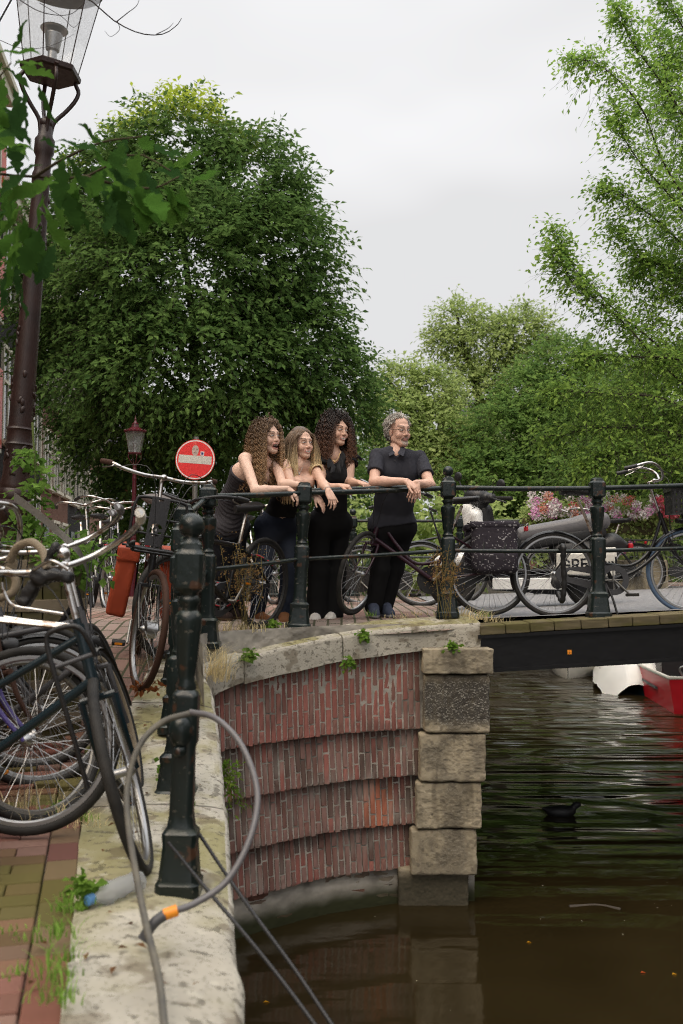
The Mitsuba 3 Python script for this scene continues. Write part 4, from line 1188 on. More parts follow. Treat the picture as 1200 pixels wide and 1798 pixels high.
def street_lamp(name, label, to, paint, relief, top_dots):
    t = thing(name, label, 'street lamp')
    part(t, 'post', lathe(SHAFT, 24), paint, smooth=35, to=to)
    rr = np.random.default_rng(8)
    if relief:
        ms = []
        for k in range(120):
            z = rr.uniform(1.8, 3.1) if k < 80 else rr.uniform(1.46, 1.61)
            a = (rr.integers(4) * PI / 2 + 0.4 + 0.25 * math.sin(z * 9) + rr.normal() * 0.15) if k < 80 else rr.integers(8) * PI / 4 + rr.normal() * 0.08
            if k < 80 and math.sin(z * 5 + int(a)) < -0.5:
                continue
            r = np.interp(z, [q[0] for q in SHAFT], [q[1] for q in SHAFT])
            m = moved(ball((0, 0, 0), (0.009, 0.013, 0.024), 1), rot([1, 0, 0], rr.uniform(-50, 50)))
            m.apply_transform(rot([0, 0, 1], math.degrees(a)))
            m.apply_translation([r * math.cos(a), r * math.sin(a), z])
            ms.append(m)
        part(t, 'vine_relief', cat(ms), paint, smooth=50, to=to, label='cast leaves and vines in relief on the post', kind='stuff')
    part(t, 'neck_ball', ball((0, 0, 3.56), 0.042, 2), paint, smooth=60, to=to)
    for k in range(4):
        a = k * PI / 2 + 0.5
        c, s = math.cos(a), math.sin(a)
        pts = [(r * c, r * s, z) for r, z in ((0.03, 3.50), (0.045, 3.58), (0.105, 3.66), (0.155, 3.74), (0.172, 3.80), (0.15, 3.845), (0.168, 3.87))]
        part(t, 'bracket', tube(spline(pts, 18), 0.0125, 8), paint, smooth=60, to=to)
    n = 6
    ring = lathe([(3.85, 0.166), (3.86, 0.18), (3.885, 0.183), (3.895, 0.168)], 6)
    part(t, 'base_ring', ring, paint, smooth=False, to=to)
    g = (np.arange(n) + 0.5) * 2 * PI / n
    r0, r1, z0, z1 = 0.160, 0.262, 3.896, 4.42
    for k in range(n):
        a, b = g[k], g[(k + 1) % n]
        part(t, 'pane', TM([[r0 * math.cos(a), r0 * math.sin(a), z0], [r0 * math.cos(b), r0 * math.sin(b), z0], [r1 * math.cos(b), r1 * math.sin(b), z1], [r1 * math.cos(a), r1 * math.sin(a), z1]], [[0, 1, 2, 3]]), 'pane', smooth=False, to=to)
        part(t, 'glazing_bar', tube([(r0 * math.cos(a), r0 * math.sin(a), z0), (r1 * math.cos(a), r1 * math.sin(a), z1)], 0.0034, 6), paint, smooth=40, to=to)
    part(t, 'burner', cat([lathe([(3.88, 0.05), (3.92, 0.045), (3.93, 0.028), (4.0, 0.026), (4.01, 0.04), (4.10, 0.052), (4.11, 0.05)], 16), moved(torus(0.075, 0.006, 28, 6), rot([1, 0, 0], 90, (0, 0, 0)) )if False else lathe([(4.13, 0.076), (4.137, 0.082), (4.144, 0.076)], 20)]), 'steel', smooth=40, to=to)
    part(t, 'roof', lathe([(4.42, 0.275), (4.44, 0.282), (4.45, 0.265), (4.49, 0.19), (4.53, 0.14), (4.545, 0.10), (4.56, 0.10), (4.62, 0.085), (4.63, 0.10), (4.66, 0.06), (4.70, 0.03), (4.74, 0.02), (4.77, 0.026), (4.80, 0.012), (4.86, 0.006)], 24), paint, smooth=35, to=to)
    if top_dots:
        ms = []
        for k in range(18):
            a = k * 2 * PI / 18
            ms += [ball((0.272 * math.cos(a), 0.272 * math.sin(a), 4.46), (0.02, 0.02, 0.026), 1)]
        part(t, 'crown_scrolls', cat(ms), paint, smooth=60, to=to)
    return t


street_lamp('street_lamp', 'tall dark brown cast iron street lamp in front at the left, wrapped in cast leaves', T().translate([-2.0, 5.8, 0.075]).rotate([0, 1, 0], 3.9), 'lamp_paint', True, True)
street_lamp('street_lamp', 'burgundy street lamp with crown shaped roof standing beyond the bicycles', T().translate([-3.27, 15.6, 0.37]).rotate([0, 1, 0], 0.4).scale(0.613), 'burgundy', False, True)

# bare twigs at the top and a cable
tw = thing('bare_branch', 'bare curling grey twigs against the sky at the top left', 'branch')
for pts, r in (([((-1.591, 5, 4.041)), ((-1.325, 5, 3.935)), ((-1.176, 5, 3.811)), ((-1.043, 5, 3.744)), ((-0.925, 5, 3.738)), ((-0.852, 5, 3.784)), ((-0.826, 5, 3.823))], 0.0045), ([((-1.161, 5, 3.805)), ((-1.103, 5, 3.853)), ((-1.059, 5, 3.889)), ((-1.042, 5, 3.932))], 0.0028), ([((-1.155, 5, 3.805)), ((-1.146, 5, 3.762)), ((-1.19, 5, 3.726)), ((-1.222, 5, 3.756))], 0.002),
               ([((-0.955, 5, 3.738)), ((-0.896, 5, 3.769)), ((-0.867, 5, 3.799))], 0.0025), ([((-1.742, 5.1, 4.009)), ((-1.59, 5.1, 3.916)), ((-1.44, 5.1, 3.898)), ((-1.351, 5.1, 3.962))], 0.003), ([((-1.591, 5.1, 3.962)), ((-1.47, 5.1, 3.885)), ((-1.409, 5.1, 3.83)), ((-1.365, 5.1, 3.885))], 0.002), ([((-1.827, 5.1, 3.774)), ((-1.677, 5.1, 3.716)), ((-1.527, 5.1, 3.731)), ((-1.408, 5.1, 3.793))], 0.002)):
    b = tube(spline(pts, 16), np.linspace(r, r * 0.4, 16), 5)
    part(tw, 'twig', b, 'bark', smooth=True, color=bark_col(b, (0.05, 0.045, 0.045)))
whole('overhead_cable', tube([((-2.589, 7, 4.703)), ((-2.39, 7, 5.084)), ((-2.23, 7, 5.424))], 0.006, 6), 'matt_black', 'dark overhead cable crossing the top left corner', 'cable')

# ---------------------------------------------------------------- no entry sign
sg = thing('traffic_sign', 'round red no entry sign with white bar and two stickers', 'road sign')
to = T().translate(list((-1.417, 9.6, 2.018))).rotate([0, 1, 0], 4.5).rotate([0, 0, 1], -4)
R = 0.195
disc = lambda r, y0, y1, n=48: moved(prism([(r * math.cos(a), r * math.sin(a)) for a in np.arange(n) * 2 * PI / n], -y1, -y0), rot([1, 0, 0], 90))
part(sg, 'plate', disc(R, 0.0, 0.004), 'dull_steel', smooth=False, to=to)
part(sg, 'white_rim', disc(R * 0.97, -0.002, 0.0), 'white_paint', smooth=False, to=to)
part(sg, 'red_rim', moved(torus(R * 0.985, 0.003, 56, 6), np.eye(4)), 'sign_red', smooth=60, to=to)
part(sg, 'red_field', disc(R * 0.915, -0.004, -0.002), 'sign_red', smooth=False, to=to)
part(sg, 'white_bar', box((-R * 0.83, -0.006, -R * 0.20), (R * 0.83, -0.004, R * 0.20)), 'off_white', smooth=False, to=to)
ov = [(0.034 * math.cos(a), 0.052 * math.sin(a)) for a in np.arange(24) * 2 * PI / 24]
st = part(sg, 'oval_sticker', moved(moved(prism(ov, 0, 0.001), rot([1, 0, 0], 90)), trimesh.transformations.translation_matrix([-0.005, -0.0045, R * 0.45])), 'cork_grip', smooth=False, to=to, label='faded oval portrait sticker', color=None)
scene[st]['bsdf'] = {'type': 'ref', 'id': 'sticker_skin'}
pri('sticker_skin', (0.50, 0.38, 0.33), 0.5)
dk = [box((-0.024, -0.0072, 0.012), (-0.006, -0.0056, 0.017)), box((0.006, -0.0072, 0.012), (0.024, -0.0056, 0.017)), box((-0.012, -0.0072, -0.024), (0.012, -0.0056, -0.019))]
part(st, 'marks', moved(cat(dk), trimesh.transformations.translation_matrix([-0.005, 0, R * 0.45])), 'cork_grip', smooth=False, to=to)
s2 = part(sg, 'square_sticker', box((R * 0.25, -0.0064, R * 0.22), (R * 0.43, -0.0046, R * 0.42)), 'white_paint', smooth=False, to=to)
part(s2, 'emblem', box((R * 0.28, -0.0078, R * 0.26), (R * 0.40, -0.0065, R * 0.38)), 'purple_paint', smooth=False, to=to)
part(sg, 'pole', lathe([(-1.75, 0.026), (0.225, 0.026)], 14), 'dull_steel', smooth=40, to=T().translate(list((-1.417, 9.6, 2.018))).rotate([0, 1, 0], 1).translate([0, 0.035, 0]))
part(sg, 'clamp', box((-0.03, 0.004, -0.12), (0.03, 0.035, -0.09), 0.003), 'dull_steel', smooth=False, to=to)


# ---------------------------------------------------------------- bicycles
R0 = 0.343


def wheel_parts(t, nm, to, tyre='rubber', rim='steel', spokes=32, tr=0.019, hubr=0.016, sp='steel', stripe=None):
    w = t + '__' + fresh(t + '__' + nm).split('__')[-1]
    part(w, 'tyre', torus(R0 - tr, tr, 56, 8), tyre, smooth=60, to=to)
    rr = R0 - 2 * tr - 0.006
    ring = [(rr + 0.010, 0.012), (rr - 0.004, 0.012), (rr - 0.010, 0.005), (rr - 0.010, -0.005), (rr - 0.004, -0.012), (rr + 0.010, -0.012)]
    a = np.arange(56) * 2 * PI / 56
    v = np.stack([np.stack([r * np.cos(a), np.full(56, y), r * np.sin(a)], 1) for r, y in ring], 1).reshape(-1, 3)
    i, j = np.meshgrid(np.arange(56), np.arange(6), indexing='ij')
    q = np.stack([i * 6 + j, i * 6 + (j + 1) % 6, ((i + 1) % 56) * 6 + (j + 1) % 6, ((i + 1) % 56) * 6 + j], -1).reshape(-1, 4)
    part(w, 'rim', TM(v, q), rim, smooth=40, to=to)
    if stripe:
        for y in (-1, 1):
            part(w, 'reflective_band', moved(torus(R0 - tr * 1.75, 0.0022, 56, 5), trimesh.transformations.translation_matrix([0, y * tr * 0.80, 0])), stripe, smooth=60, to=to)
    ms = []
    for k in range(spokes):
        b = k * 2 * PI / spokes
        b2 = b + (0.5 if (k // 2) % 2 else -0.5)
        y = 0.028 if k % 2 else -0.028
        ms.append(tube([(0.022 * math.cos(b2), y, 0.022 * math.sin(b2)), (rr * math.cos(b), 0, rr * math.sin(b))], 0.0013, 4, caps=False))
    part(w, 'spokes', cat(ms), sp, smooth=60, to=to, kind='stuff')
    part(w, 'hub', moved(lathe([(-0.05, 0.006), (-0.048, 0.012), (-0.032, 0.024), (-0.026, 0.024), (-0.02, hubr), (0.02, hubr), (0.026, 0.024), (0.032, 0.024), (0.048, 0.012), (0.05, 0.006)], 14), rot([1, 0, 0], 90)), sp, smooth=40, to=to)
    return w


def mudguard(a0, a1, r=None, wd=0.028):
    r = r or R0 + 0.012
    return grid(lambda a, s: ((r - 0.018 * s * s) * np.cos(a), wd * s, (r - 0.018 * s * s) * np.sin(a)), np.radians(np.linspace(a0, a1, 30)), np.linspace(-1, 1, 7))


def bike(label, pf, pr, lean=0.0, steer=0.0, style='step', paint='black_paint', tyre='rubber', rim='steel', ftyre=None, guard='black_paint', case='chain_case', saddle='vinyl_black', bars='swept', grip='vinyl_black', rack=True,
         barm='chrome', group='bicycles parked along the quay and on the bridge', light=True, small=False, saddle_h=0.97, stem_h=1.08, name='bicycle', stand=True, stripe=None, thick=1.0, rear=True):
    t = thing(name, label, 'bicycle', group)
    pf, pr = A(*pf), A(*pr)
    d = pf - pr
    wb = 1.09
    hd, pt = math.degrees(math.atan2(d[1], d[0])), math.degrees(math.atan2(d[2], math.hypot(d[0], d[1])))
    base = pf - wb * d / np.linalg.norm(d)
    to = T().translate(base.tolist()).rotate([0, 0, 1], hd).rotate([0, 1, 0], -pt).rotate([1, 0, 0], lean)
    BB, S0, S1 = A(0.46, 0, 0.285), A(0.36, 0, 0.60), A(0.235, 0, saddle_h - 0.10)
    H0, H1, HUB = A(0.935, 0, 0.60), A(0.875, 0, 0.80), A(wb, 0, R0)
    ax = unit(H1 - H0)
    H0 = H0 + 0.0
    k = thick
    fr = [tube([H0 - ax * 0.01, H1 + ax * 0.01], 0.0195 * k, 10)]
    st = unit(S1 - BB)
    ST = BB + st * 0.42
    fr.append(tube([BB, ST], 0.0145 * k, 10))
    if style == 'mens':
        fr += [tube([ST - st * 0.02, H1 - ax * 0.03], 0.0135 * k, 10), tube([BB, H0 + ax * 0.03], 0.016 * k, 10)]
    elif style == 'mixte':
        fr += [tube([BB + st * 0.20, H1 - ax * 0.03], 0.0135 * k, 10), tube([BB, H0 + ax * 0.03], 0.016 * k, 10)]
    elif style == 'swan':
        fr += [tube(spline([BB + st * 0.14, A(0.62, 0, 0.40), A(0.78, 0, 0.52), H1 - ax * 0.03], 16), 0.0135 * k, 10), tube(spline([BB, A(0.66, 0, 0.36), A(0.84, 0, 0.50), H0 + ax * 0.03], 16), 0.016 * k, 10)]
    else:
        fr += [tube(spline([BB + st * 0.16, A(0.60, 0, 0.42), A(0.75, 0, 0.57), H1 - ax * 0.03], 14), 0.014 * k, 10), tube([BB, H0 + ax * 0.02], 0.017 * k, 10)]
    RH = A(0, 0, R0)
    for y in (-1, 1):
        o = A(0, y * 0.055, 0)
        fr.append(tube([BB + o * 0.6, RH + o], 0.0095 * k, 8))
        fr.append(tube([ST - st * 0.03 + o * 0.3, A(0.17, y * 0.045, 0.60) * 0.5 + (ST + RH) * 0.25 + o * 0.0, RH + o], 0.0075 * k, 8))
    part(t, 'frame', cat(fr), paint, smooth=40, to=to)
    if rear:
        wheel_parts(t, 'rear_wheel', to @ T().translate(RH.tolist()), tyre, rim, stripe=stripe)
        if guard:
            part(t, 'rear_mudguard', mudguard(20, 200), guard, smooth=60, to=to @ T().translate(RH.tolist()))
    # saddle
    sp = unit(S1 - BB)
    part(t, 'seat_post', tube([ST - sp * 0.02, S1 + sp * 0.06], 0.0128, 8), 'chrome', smooth=40, to=to)
    c = S1 + sp * 0.08
    u = np.linspace(0, 1, 13)
    half = np.interp(u, [0, 0.1, 0.3, 0.5, 0.75, 1.0], [0.055, 0.098, 0.105, 0.065, 0.028, 0.016])
    secs = []
    for uu, hw in zip(u, half):
        x = c[0] - 0.13 + 0.27 * uu
        top = c[2] + 0.045 + 0.018 * (1 - uu) ** 2 + 0.008 * uu
        g = np.linspace(0, 2 * PI, 13)[:-1]
        secs.append(np.stack([np.full(12, x), hw * np.cos(g), top - 0.024 + np.where(np.sin(g) > 0, 0.026, 0.034) * np.sin(g)], 1))
    v = np.vstack(secs + [[secs[0].mean(0)], [secs[-1].mean(0)]])
    f = []
    for i in range(12):
        for j in range(12):
            f.append([i * 12 + j, (i + 1) * 12 + j, (i + 1) * 12 + (j + 1) % 12, i * 12 + (j + 1) % 12])
    f = np.array(f)
    f = np.vstack([f[:, [0, 1, 2]], f[:, [0, 2, 3]], [[13 * 12, (j + 1) % 12, j] for j in range(12)], [[13 * 12 + 1, 144 + j, 144 + (j + 1) % 12] for j in range(12)]])
    part(t, 'saddle', TM(v, f), saddle, smooth=70, to=to)
    if not small:
        part(t, 'saddle_springs', cat([tube(spline([(c[0] - 0.10 + 0.012 * math.cos(q * 2.1), y + 0.012 * math.sin(q * 2.1), c[2] - 0.035 + 0.007 * q) for q in range(9)], 30), 0.003, 5) for y in (-0.055, 0.055)]), 'dull_steel', smooth=60, to=to)
    # drive
    part(t, 'crank', cat([moved(lathe([(-0.075, 0.012), (0.075, 0.012)], 10), rot([1, 0, 0], 90)), tube([(0, -0.075, 0), (0.12, -0.085, -0.12)], 0.009, 7), tube([(0, 0.075, 0), (-0.12, 0.085, 0.12)], 0.009, 7),
                          moved(torus(0.09, 0.004, 32, 5), trimesh.transformations.translation_matrix([0, -0.05, 0])), tube([(-0.088, -0.05, 0), (0.088, -0.05, 0)], 0.005, 5), tube([(0, -0.05, -0.088), (0, -0.05, 0.088)], 0.005, 5)]), 'dull_steel', smooth=40, to=to @ T().translate(BB.tolist()))
    for s, p in ((-1, (0.12, -0.135, -0.12)), (1, (-0.12, 0.135, 0.12))):
        pk = part(t, 'pedal', box(A(*p) - A(0.045, 0.04, 0.012), A(*p) + A(0.045, 0.04, 0.012), 0.005), 'rubber', smooth=False, to=to @ T().translate(BB.tolist()))
        part(pk, 'reflector', box(A(*p) + A(0.0445, -0.022, -0.006), A(*p) + A(0.048, 0.022, 0.006)), 'amber', smooth=False, to=to @ T().translate(BB.tolist()))
    if case == 'chain_case':
        g = np.linspace(0, 2 * PI, 29)[:-1]
        q = [(BB[0] + 0.115 * math.cos(a), BB[2] + 0.115 * math.sin(a)) for a in g if math.cos(a) > -0.3] + []
        from shapely.geometry import Point, MultiPoint
        hull = Point(BB[0], BB[2]).buffer(0.115, 12).union(Point(0, R0).buffer(0.06, 8)).convex_hull
        m = trimesh.creation.extrude_polygon(hull, 0.034, engine='earcut')
        m.apply_transform(trimesh.transformations.translation_matrix([0, -0.034, 0]) @ rot([1, 0, 0], 90))
        part(t, 'chain_case', m, 'matt_black', smooth=30, to=to)
    elif case == 'guard':
        from shapely.geometry import Point
        out = Point(BB[0], BB[2]).buffer(0.12, 12).union(Point(0.05, R0).buffer(0.05, 8)).convex_hull
        hull = out.difference(Point(BB[0], BB[2]).buffer(0.075, 12)).difference(Point(BB[0] - 0.04, BB[2]).union(Point(0.12, R0)).convex_hull.buffer(0.028))
        for g in getattr(hull, 'geoms', [hull]):
            m = trimesh.creation.extrude_polygon(g, 0.02, engine='earcut')
            m.apply_transform(trimesh.transformations.translation_matrix([0, -0.045, 0]) @ rot([1, 0, 0], 90))
            part(t, 'chain_guard', m, 'grey_paint', smooth=30, to=to)
    if rack and rear:
        z = 2 * R0 + 0.045
        rk = [tube(spline([(0.16, y, z + 0.02), (0.05, y, z), (-0.25, y, z), (-0.30, y * 0.6, z)], 14), 0.0055, 6) for y in (-0.065, 0.065)]
        rk += [tube([(x, -0.065, z), (x, 0.065, z)], 0.004, 6) for x in (-0.24, -0.1, 0.05)] + [tube([(-0.02, y * 1.0, R0), (-0.16, y, z)], 0.0055, 6) for y in (-0.065, 0.065)] + [tube([(0.0, y, R0), (0.02, y, z)], 0.005, 6) for y in (-0.065, 0.065)]
        part(t, 'rear_rack', cat(rk), 'matt_black', smooth=40, to=to)
        part(t, 'tail_light', box((-0.325, -0.03, z - 0.05), (-0.30, 0.03, z - 0.01), 0.006), 'tail_red', smooth=False, to=to)
    if stand:
        part(t, 'kickstand', cat([tube([(0.33, y * 0.5, 0.27), (0.27, y, 0.012)], 0.008, 7) for y in (0.10, )]), 'matt_black', smooth=40, to=to)
    # steered assembly
    A0 = H0.tolist()
    tf = to @ T().translate(A0).rotate(ax.tolist(), steer).translate((-H0).tolist())
    CR = H0 - ax * 0.03
    fk = [tube([CR, H1 + ax * 0.03], 0.013, 8), tube([CR + A(0, -0.058, 0), CR + A(0, 0.058, 0)], 0.012, 8)]
    for y in (-0.055, 0.055):
        fk.append(tube(spline([CR + A(0, y, 0), CR * 0.55 + HUB * 0.45 + A(-0.022, y, 0), HUB + A(0, y, 0)], 10), np.linspace(0.0125, 0.0075, 10) * k, 8))
    part(t, 'fork', cat(fk), paint, smooth=40, to=tf)
    fw = tf @ T().translate(HUB.tolist())
    wheel_parts(t, 'front_wheel', fw, ftyre or tyre, rim, stripe=stripe)
    if guard:
        part(t, 'front_mudguard', mudguard(25, 165), guard, smooth=60, to=fw)
    top = H1 + ax * (stem_h - H1[2])
    fwd = A(1, 0, 0)
    part(t, 'stem', cat([tube([H1, top, top + fwd * 0.04 + A(0, 0, 0.008)], 0.0115, 10), ball(top + fwd * 0.045 + A(0, 0, 0.008), 0.019, 2)]), barm, smooth=50, to=tf)
    c = top + fwd * 0.045 + A(0, 0, 0.008)
    if bars == 'swept':
        half = [(0, 0, 0), (0.035, 0.10, 0.025), (-0.01, 0.23, 0.045), (-0.13, 0.29, 0.03), (-0.24, 0.30, 0.005)]
    elif bars == 'high':
        half = [(0, 0, 0), (0.05, 0.08, 0.01), (0.03, 0.17, 0.08), (-0.06, 0.26, 0.13), (-0.20, 0.29, 0.10), (-0.26, 0.29, 0.09)]
    elif bars == 'wide':
        half = [(0, 0, 0), (0.01, 0.12, -0.004), (-0.005, 0.24, 0.012), (-0.04, 0.30, 0.03), (-0.12, 0.345, 0.03)]
    elif bars == 'drop':
        half = [(0, 0, 0), (0.0, 0.18, 0), (0.05, 0.205, -0.005), (0.10, 0.21, -0.04), (0.09, 0.21, -0.10), (0.0, 0.21, -0.13), (-0.05, 0.21, -0.13)]
    else:
        half = [(0, 0, 0), (0, 0.15, 0.0), (-0.02, 0.29, 0.01)]
    L = [c + A(p[0], -p[1], p[2]) for p in half[:0:-1]] + [c + A(*p) for p in half]
    part(t, 'handlebar', tube(spline(L, 44), 0.0112, 9), barm, smooth=50, to=tf)
    for s in (1, -1):
        q = [c + A(p[0], s * p[1], p[2]) for p in half]
        e = spline(q, 40)
        n0 = 29 if bars != 'drop' else 14
        part(t, 'grip', tube(e[n0:], 0.0165, 10), grip, smooth=50, to=tf)
        if bars != 'drop' and not small:
            b0 = e[n0 - 2]
            lv = [b0, b0 + unit(e[-1] - e[n0]) * 0.03 + A(0.035, 0, -0.015), b0 + unit(e[-1] - e[n0]) * 0.11 + A(0.04, 0, -0.03)]
            part(t, 'brake_lever', tube(spline(lv, 8), np.linspace(0.006, 0.004, 8), 6), 'steel', smooth=50, to=tf)
            cb = [lv[1], c + A(0.12, s * 0.10, 0.02), H1 + A(0.07, s * 0.02, -0.03), H0 + A(0.03, s * 0.03, 0)]
            part(t, 'brake_cable', tube(spline(cb, 16), 0.0025, 5), 'matt_black', smooth=50, to=tf)
    if light:
        lc = H0 + ax * 0.10 + A(0.075, 0, 0.0)
        lk = part(t, 'headlight', moved(lathe([(-0.05, 0.012), (-0.03, 0.03), (0.0, 0.036), (0.008, 0.034)], 16), trimesh.transformations.translation_matrix(lc) @ rot([0, 1, 0], 90)), 'matt_black', smooth=40, to=tf)
        part(lk, 'lens', moved(lathe([(0.007, 0.031), (0.012, 0.02), (0.014, 0.004)], 16), trimesh.transformations.translation_matrix(lc) @ rot([0, 1, 0], 90)), 'chrome', smooth=60, to=tf)
    return dict(t=t, to=to, tf=tf, fw=fw, c=c, H1=H1, H0=H0, HUB=HUB, ax=ax, wb=wb)


def custom(t, name, pts, r, mat, to=None, n=24, label=None, sides=8):
    return part(t, name, tube(spline(pts, n) if len(pts) > 2 else np.array(pts, float), r, sides), mat, smooth=50, to=to, label=label)


# near row, noses to the water
b1 = bike('nearest bicycle with dark teal twin tubes, its front wheel turned hard beside the near post', (-0.655, 3.27, 0.0), (-1.745, 3.27, 0.0), lean=-3, steer=97, style='mixte', paint='teal_paint', guard=None, rack=False, stem_h=1.02, grip='off_white', light=False)
custom(b1['t'], 'carrier_stay', [((-0.792, 3.15, 0.308)), ((-0.845, 3.12, 0.516)), ((-0.884, 3.1, 0.658)), ((-0.914, 3.1, 0.772)), ((-0.89, 3.1, 0.804)), ((-0.821, 3.1, 0.816)), ((-0.785, 3.12, 0.765)), ((-0.771, 3.14, 0.721))], 0.0085, 'matt_black')
custom(b1['t'], 'carrier_stay', [((-0.884, 3.1, 0.69)), ((-0.768, 3.14, 0.732))], 0.0075, 'grey_paint')
part(b1['t'], 'lamp_cluster', sdf([rbox(((-0.995, 3.3, 0.969)), (0.034, 0.035, 0.026), 0.018, rot([0, 1, 0], 35)), rbox(((-0.927, 3.3, 0.969)), (0.04, 0.03, 0.02), 0.015, rot([0, 1, 0], 8)), rbox(((-1.038, 3.32, 0.912)), (0.022, 0.03, 0.045), 0.015, rot([0, 1, 0], 30)), cap(((-0.971, 3.28, 1.019)), ((-0.943, 3.28, 1.07)), 0.010, 0.014, 0.01)], 0.006, bump=lambda p: 0.014 * (meshkit.fbm(p * 40) - 0.5)), 'matt_black', smooth=50, label='black lamp and shifters on the handlebar')
custom(b1['t'], 'brake_lever', [((-1.002, 3.25, 0.991)), ((-0.933, 3.2, 1.019)), ((-0.877, 3.2, 0.992))], 0.006, 'chrome')
part(b1['t'], 'bell', ball(((-0.915, 3.28, 1.044)), 0.022, 2), 'chrome', smooth=60)
custom(b1['t'], 'bar_tape', [((-1.147, 3.45, 1.02)), ((-1.115, 3.42, 1.065)), ((-1.054, 3.38, 1.083)), ((-1.002, 3.34, 1.052)), ((-0.973, 3.3, 0.991))], 0.0145, 'cork_grip')
b2 = bike('purple bicycle with taped drop handlebar, front wheel flat to the viewer', ((-1.151, 3.68, 0.02)), (-2.25, 3.72, 0.0), lean=-4, steer=4, style='mens', paint='purple_paint', guard=None, rack=False, bars='drop', grip='cork_grip', stem_h=1.0, light=False, stand=False)
rk = [[((-1.225, 3.6, 0.944)), ((-1.216, 3.6, 0.907)), ((-1.186, 3.6, 0.862)), ((-1.108, 3.6, 0.846)), ((-1.001, 3.6, 0.83))]]
for k in range(4):
    rk.append([(-1.27 + 0.01 * k, 3.52 + 0.05 * k, 0.815), (-1.13, 3.52 + 0.05 * k, 0.80), (-0.98, 3.52 + 0.05 * k, 0.785)])
for p in rk:
    custom(b2['t'], 'front_rack_rod', p, 0.006, 'chrome', n=14)
b3 = bike('bicycle with tan wheel rims and chrome handlebar parked second behind the nearest one', (-0.89, 4.2, 0.0), (-1.97, 4.2, 0.0), lean=-2, steer=92, style='mens', paint='grey_paint', rim='cork_grip', guard='dull_steel', rack=False, bars='swept', grip='vinyl_grey', stem_h=1.10)
b4 = bike('black bicycle with a fat black tyre parked third in the quay row', (-1.12, 4.9, 0.06), (-2.2, 4.9, 0.10), lean=-1, steer=90, style='step', paint='black_paint', rim='matt_black', guard=None, rack=False, stem_h=1.05, grip='vinyl_grey', light=False)
b9 = bike('grey bicycle squeezed in behind the purple one with its wheel nearly flat to the viewer', (-1.38, 4.55, 0.0), (-2.47, 4.6, 0.0), lean=-5, steer=25, style='mens', paint='grey_paint', rim='steel', guard='matt_black', rack=False, bars='swept', grip='cork_grip', stem_h=1.12)
b10 = bike('rusty brown bicycle wedged between the nearest and the tan rimmed one', (-1.22, 3.92, 0.0), (-2.3, 4.1, 0.0), lean=-6, steer=62, style='step', paint='brown_rubber', rim='dull_steel', guard='matt_black', rack=False, bars='high', grip='vinyl_grey', stem_h=1.04)
b11 = bike('dark bicycle farthest back in the quay row by the barrel', (-1.45, 4.75, 0.04), (-2.5, 5.0, 0.06), lean=4, steer=35, style='mens', paint='matt_black', rim='steel', guard=None, rack=False, bars='straight', grip='vinyl_black', stem_h=0.98)
# carrier bicycle with orange panniers, facing the viewer
b5 = bike('black carrier bicycle with orange panniers and brown tyres facing the viewer', ((-1.135, 5.6, 0.305)), (-1.36, 6.68, 0.42), lean=-6, steer=13, style='mens', paint='black_paint', tyre='brown_rubber', guard=None, rack=True, bars='wide', grip='brown_rubber', saddle='seat_taupe', stem_h=1.20, saddle_h=1.03, light=False, case=None)
t, tf, to = b5['t'], b5['tf'], b5['to']
cx, cz = 1.06, 0.78
rods = [[(cx - 0.17, y, cz), (cx + 0.15, y, cz - 0.0)] for y in np.linspace(-0.17, 0.17, 7)] + [[(x, -0.19, cz + 0.0), (x, 0.19, cz + 0.0)] for x in (cx - 0.16, cx - 0.05, cx + 0.06, cx + 0.15)]
for p in rods:
    custom(t, 'carrier_rod', p, 0.0065, 'matt_black', tf, n=2)
custom(t, 'carrier_frame', [(cx + 0.16, -0.20, cz), (cx + 0.18, -0.205, cz + 0.05), (cx + 0.17, -0.19, cz + 0.02), (cx + 0.17, 0.19, cz + 0.02)], 0.009, 'matt_black', tf)
hoop = [(cx - 0.17, -0.155, cz), (cx - 0.175, -0.16, cz + 0.16), (cx - 0.18, -0.15, cz + 0.255), (cx - 0.18, -0.11, cz + 0.285), (cx - 0.18, 0.11, cz + 0.285), (cx - 0.18, 0.15, cz + 0.255), (cx - 0.175, 0.16, cz + 0.16), (cx - 0.17, 0.155, cz)]
custom(t, 'carrier_frame', hoop, 0.009, 'matt_black', tf, n=50)
for z in (0.08, 0.17):
    custom(t, 'carrier_rod', [(cx - 0.175, -0.158, cz + z), (cx - 0.175, 0.158, cz + z)], 0.0065, 'matt_black', tf, n=2)
from shapely.geometry import Polygon as Poly, Point as Pt, box as sbox
pl = sbox(-0.052, 0.0, 0.052, 0.285)
hole = Pt(0, 0.095).buffer(0.038, 16).difference(Pt(0, 0.095).buffer(0.019, 12)).difference(sbox(0.012, 0.086, 0.05, 0.104))
pl = pl.difference(hole).difference(Pt(0, 0.095).buffer(0.008, 8)).difference(sbox(-0.014, 0.262, 0.014, 0.275))
m = trimesh.creation.extrude_polygon(pl, 0.006, engine='earcut')
m.apply_transform(np.array([[0, 0, 1, cx - 0.170], [1, 0, 0, -0.012], [0, 1, 0, cz + 0.012], [0, 0, 0, 1.0]]))
part(t, 'carrier_plate', m, 'grey_paint', smooth=False, to=tf, label='grey plate with a ring shaped logo cut through it')
lk = part(t, 'headlight', moved(lathe([(-0.05, 0.014), (-0.03, 0.034), (0.0, 0.038), (0.008, 0.036)], 18), trimesh.transformations.translation_matrix([cx + 0.10, 0.10, cz - 0.055]) @ rot([0, 1, 0], 90)), 'matt_black', smooth=40, to=tf)
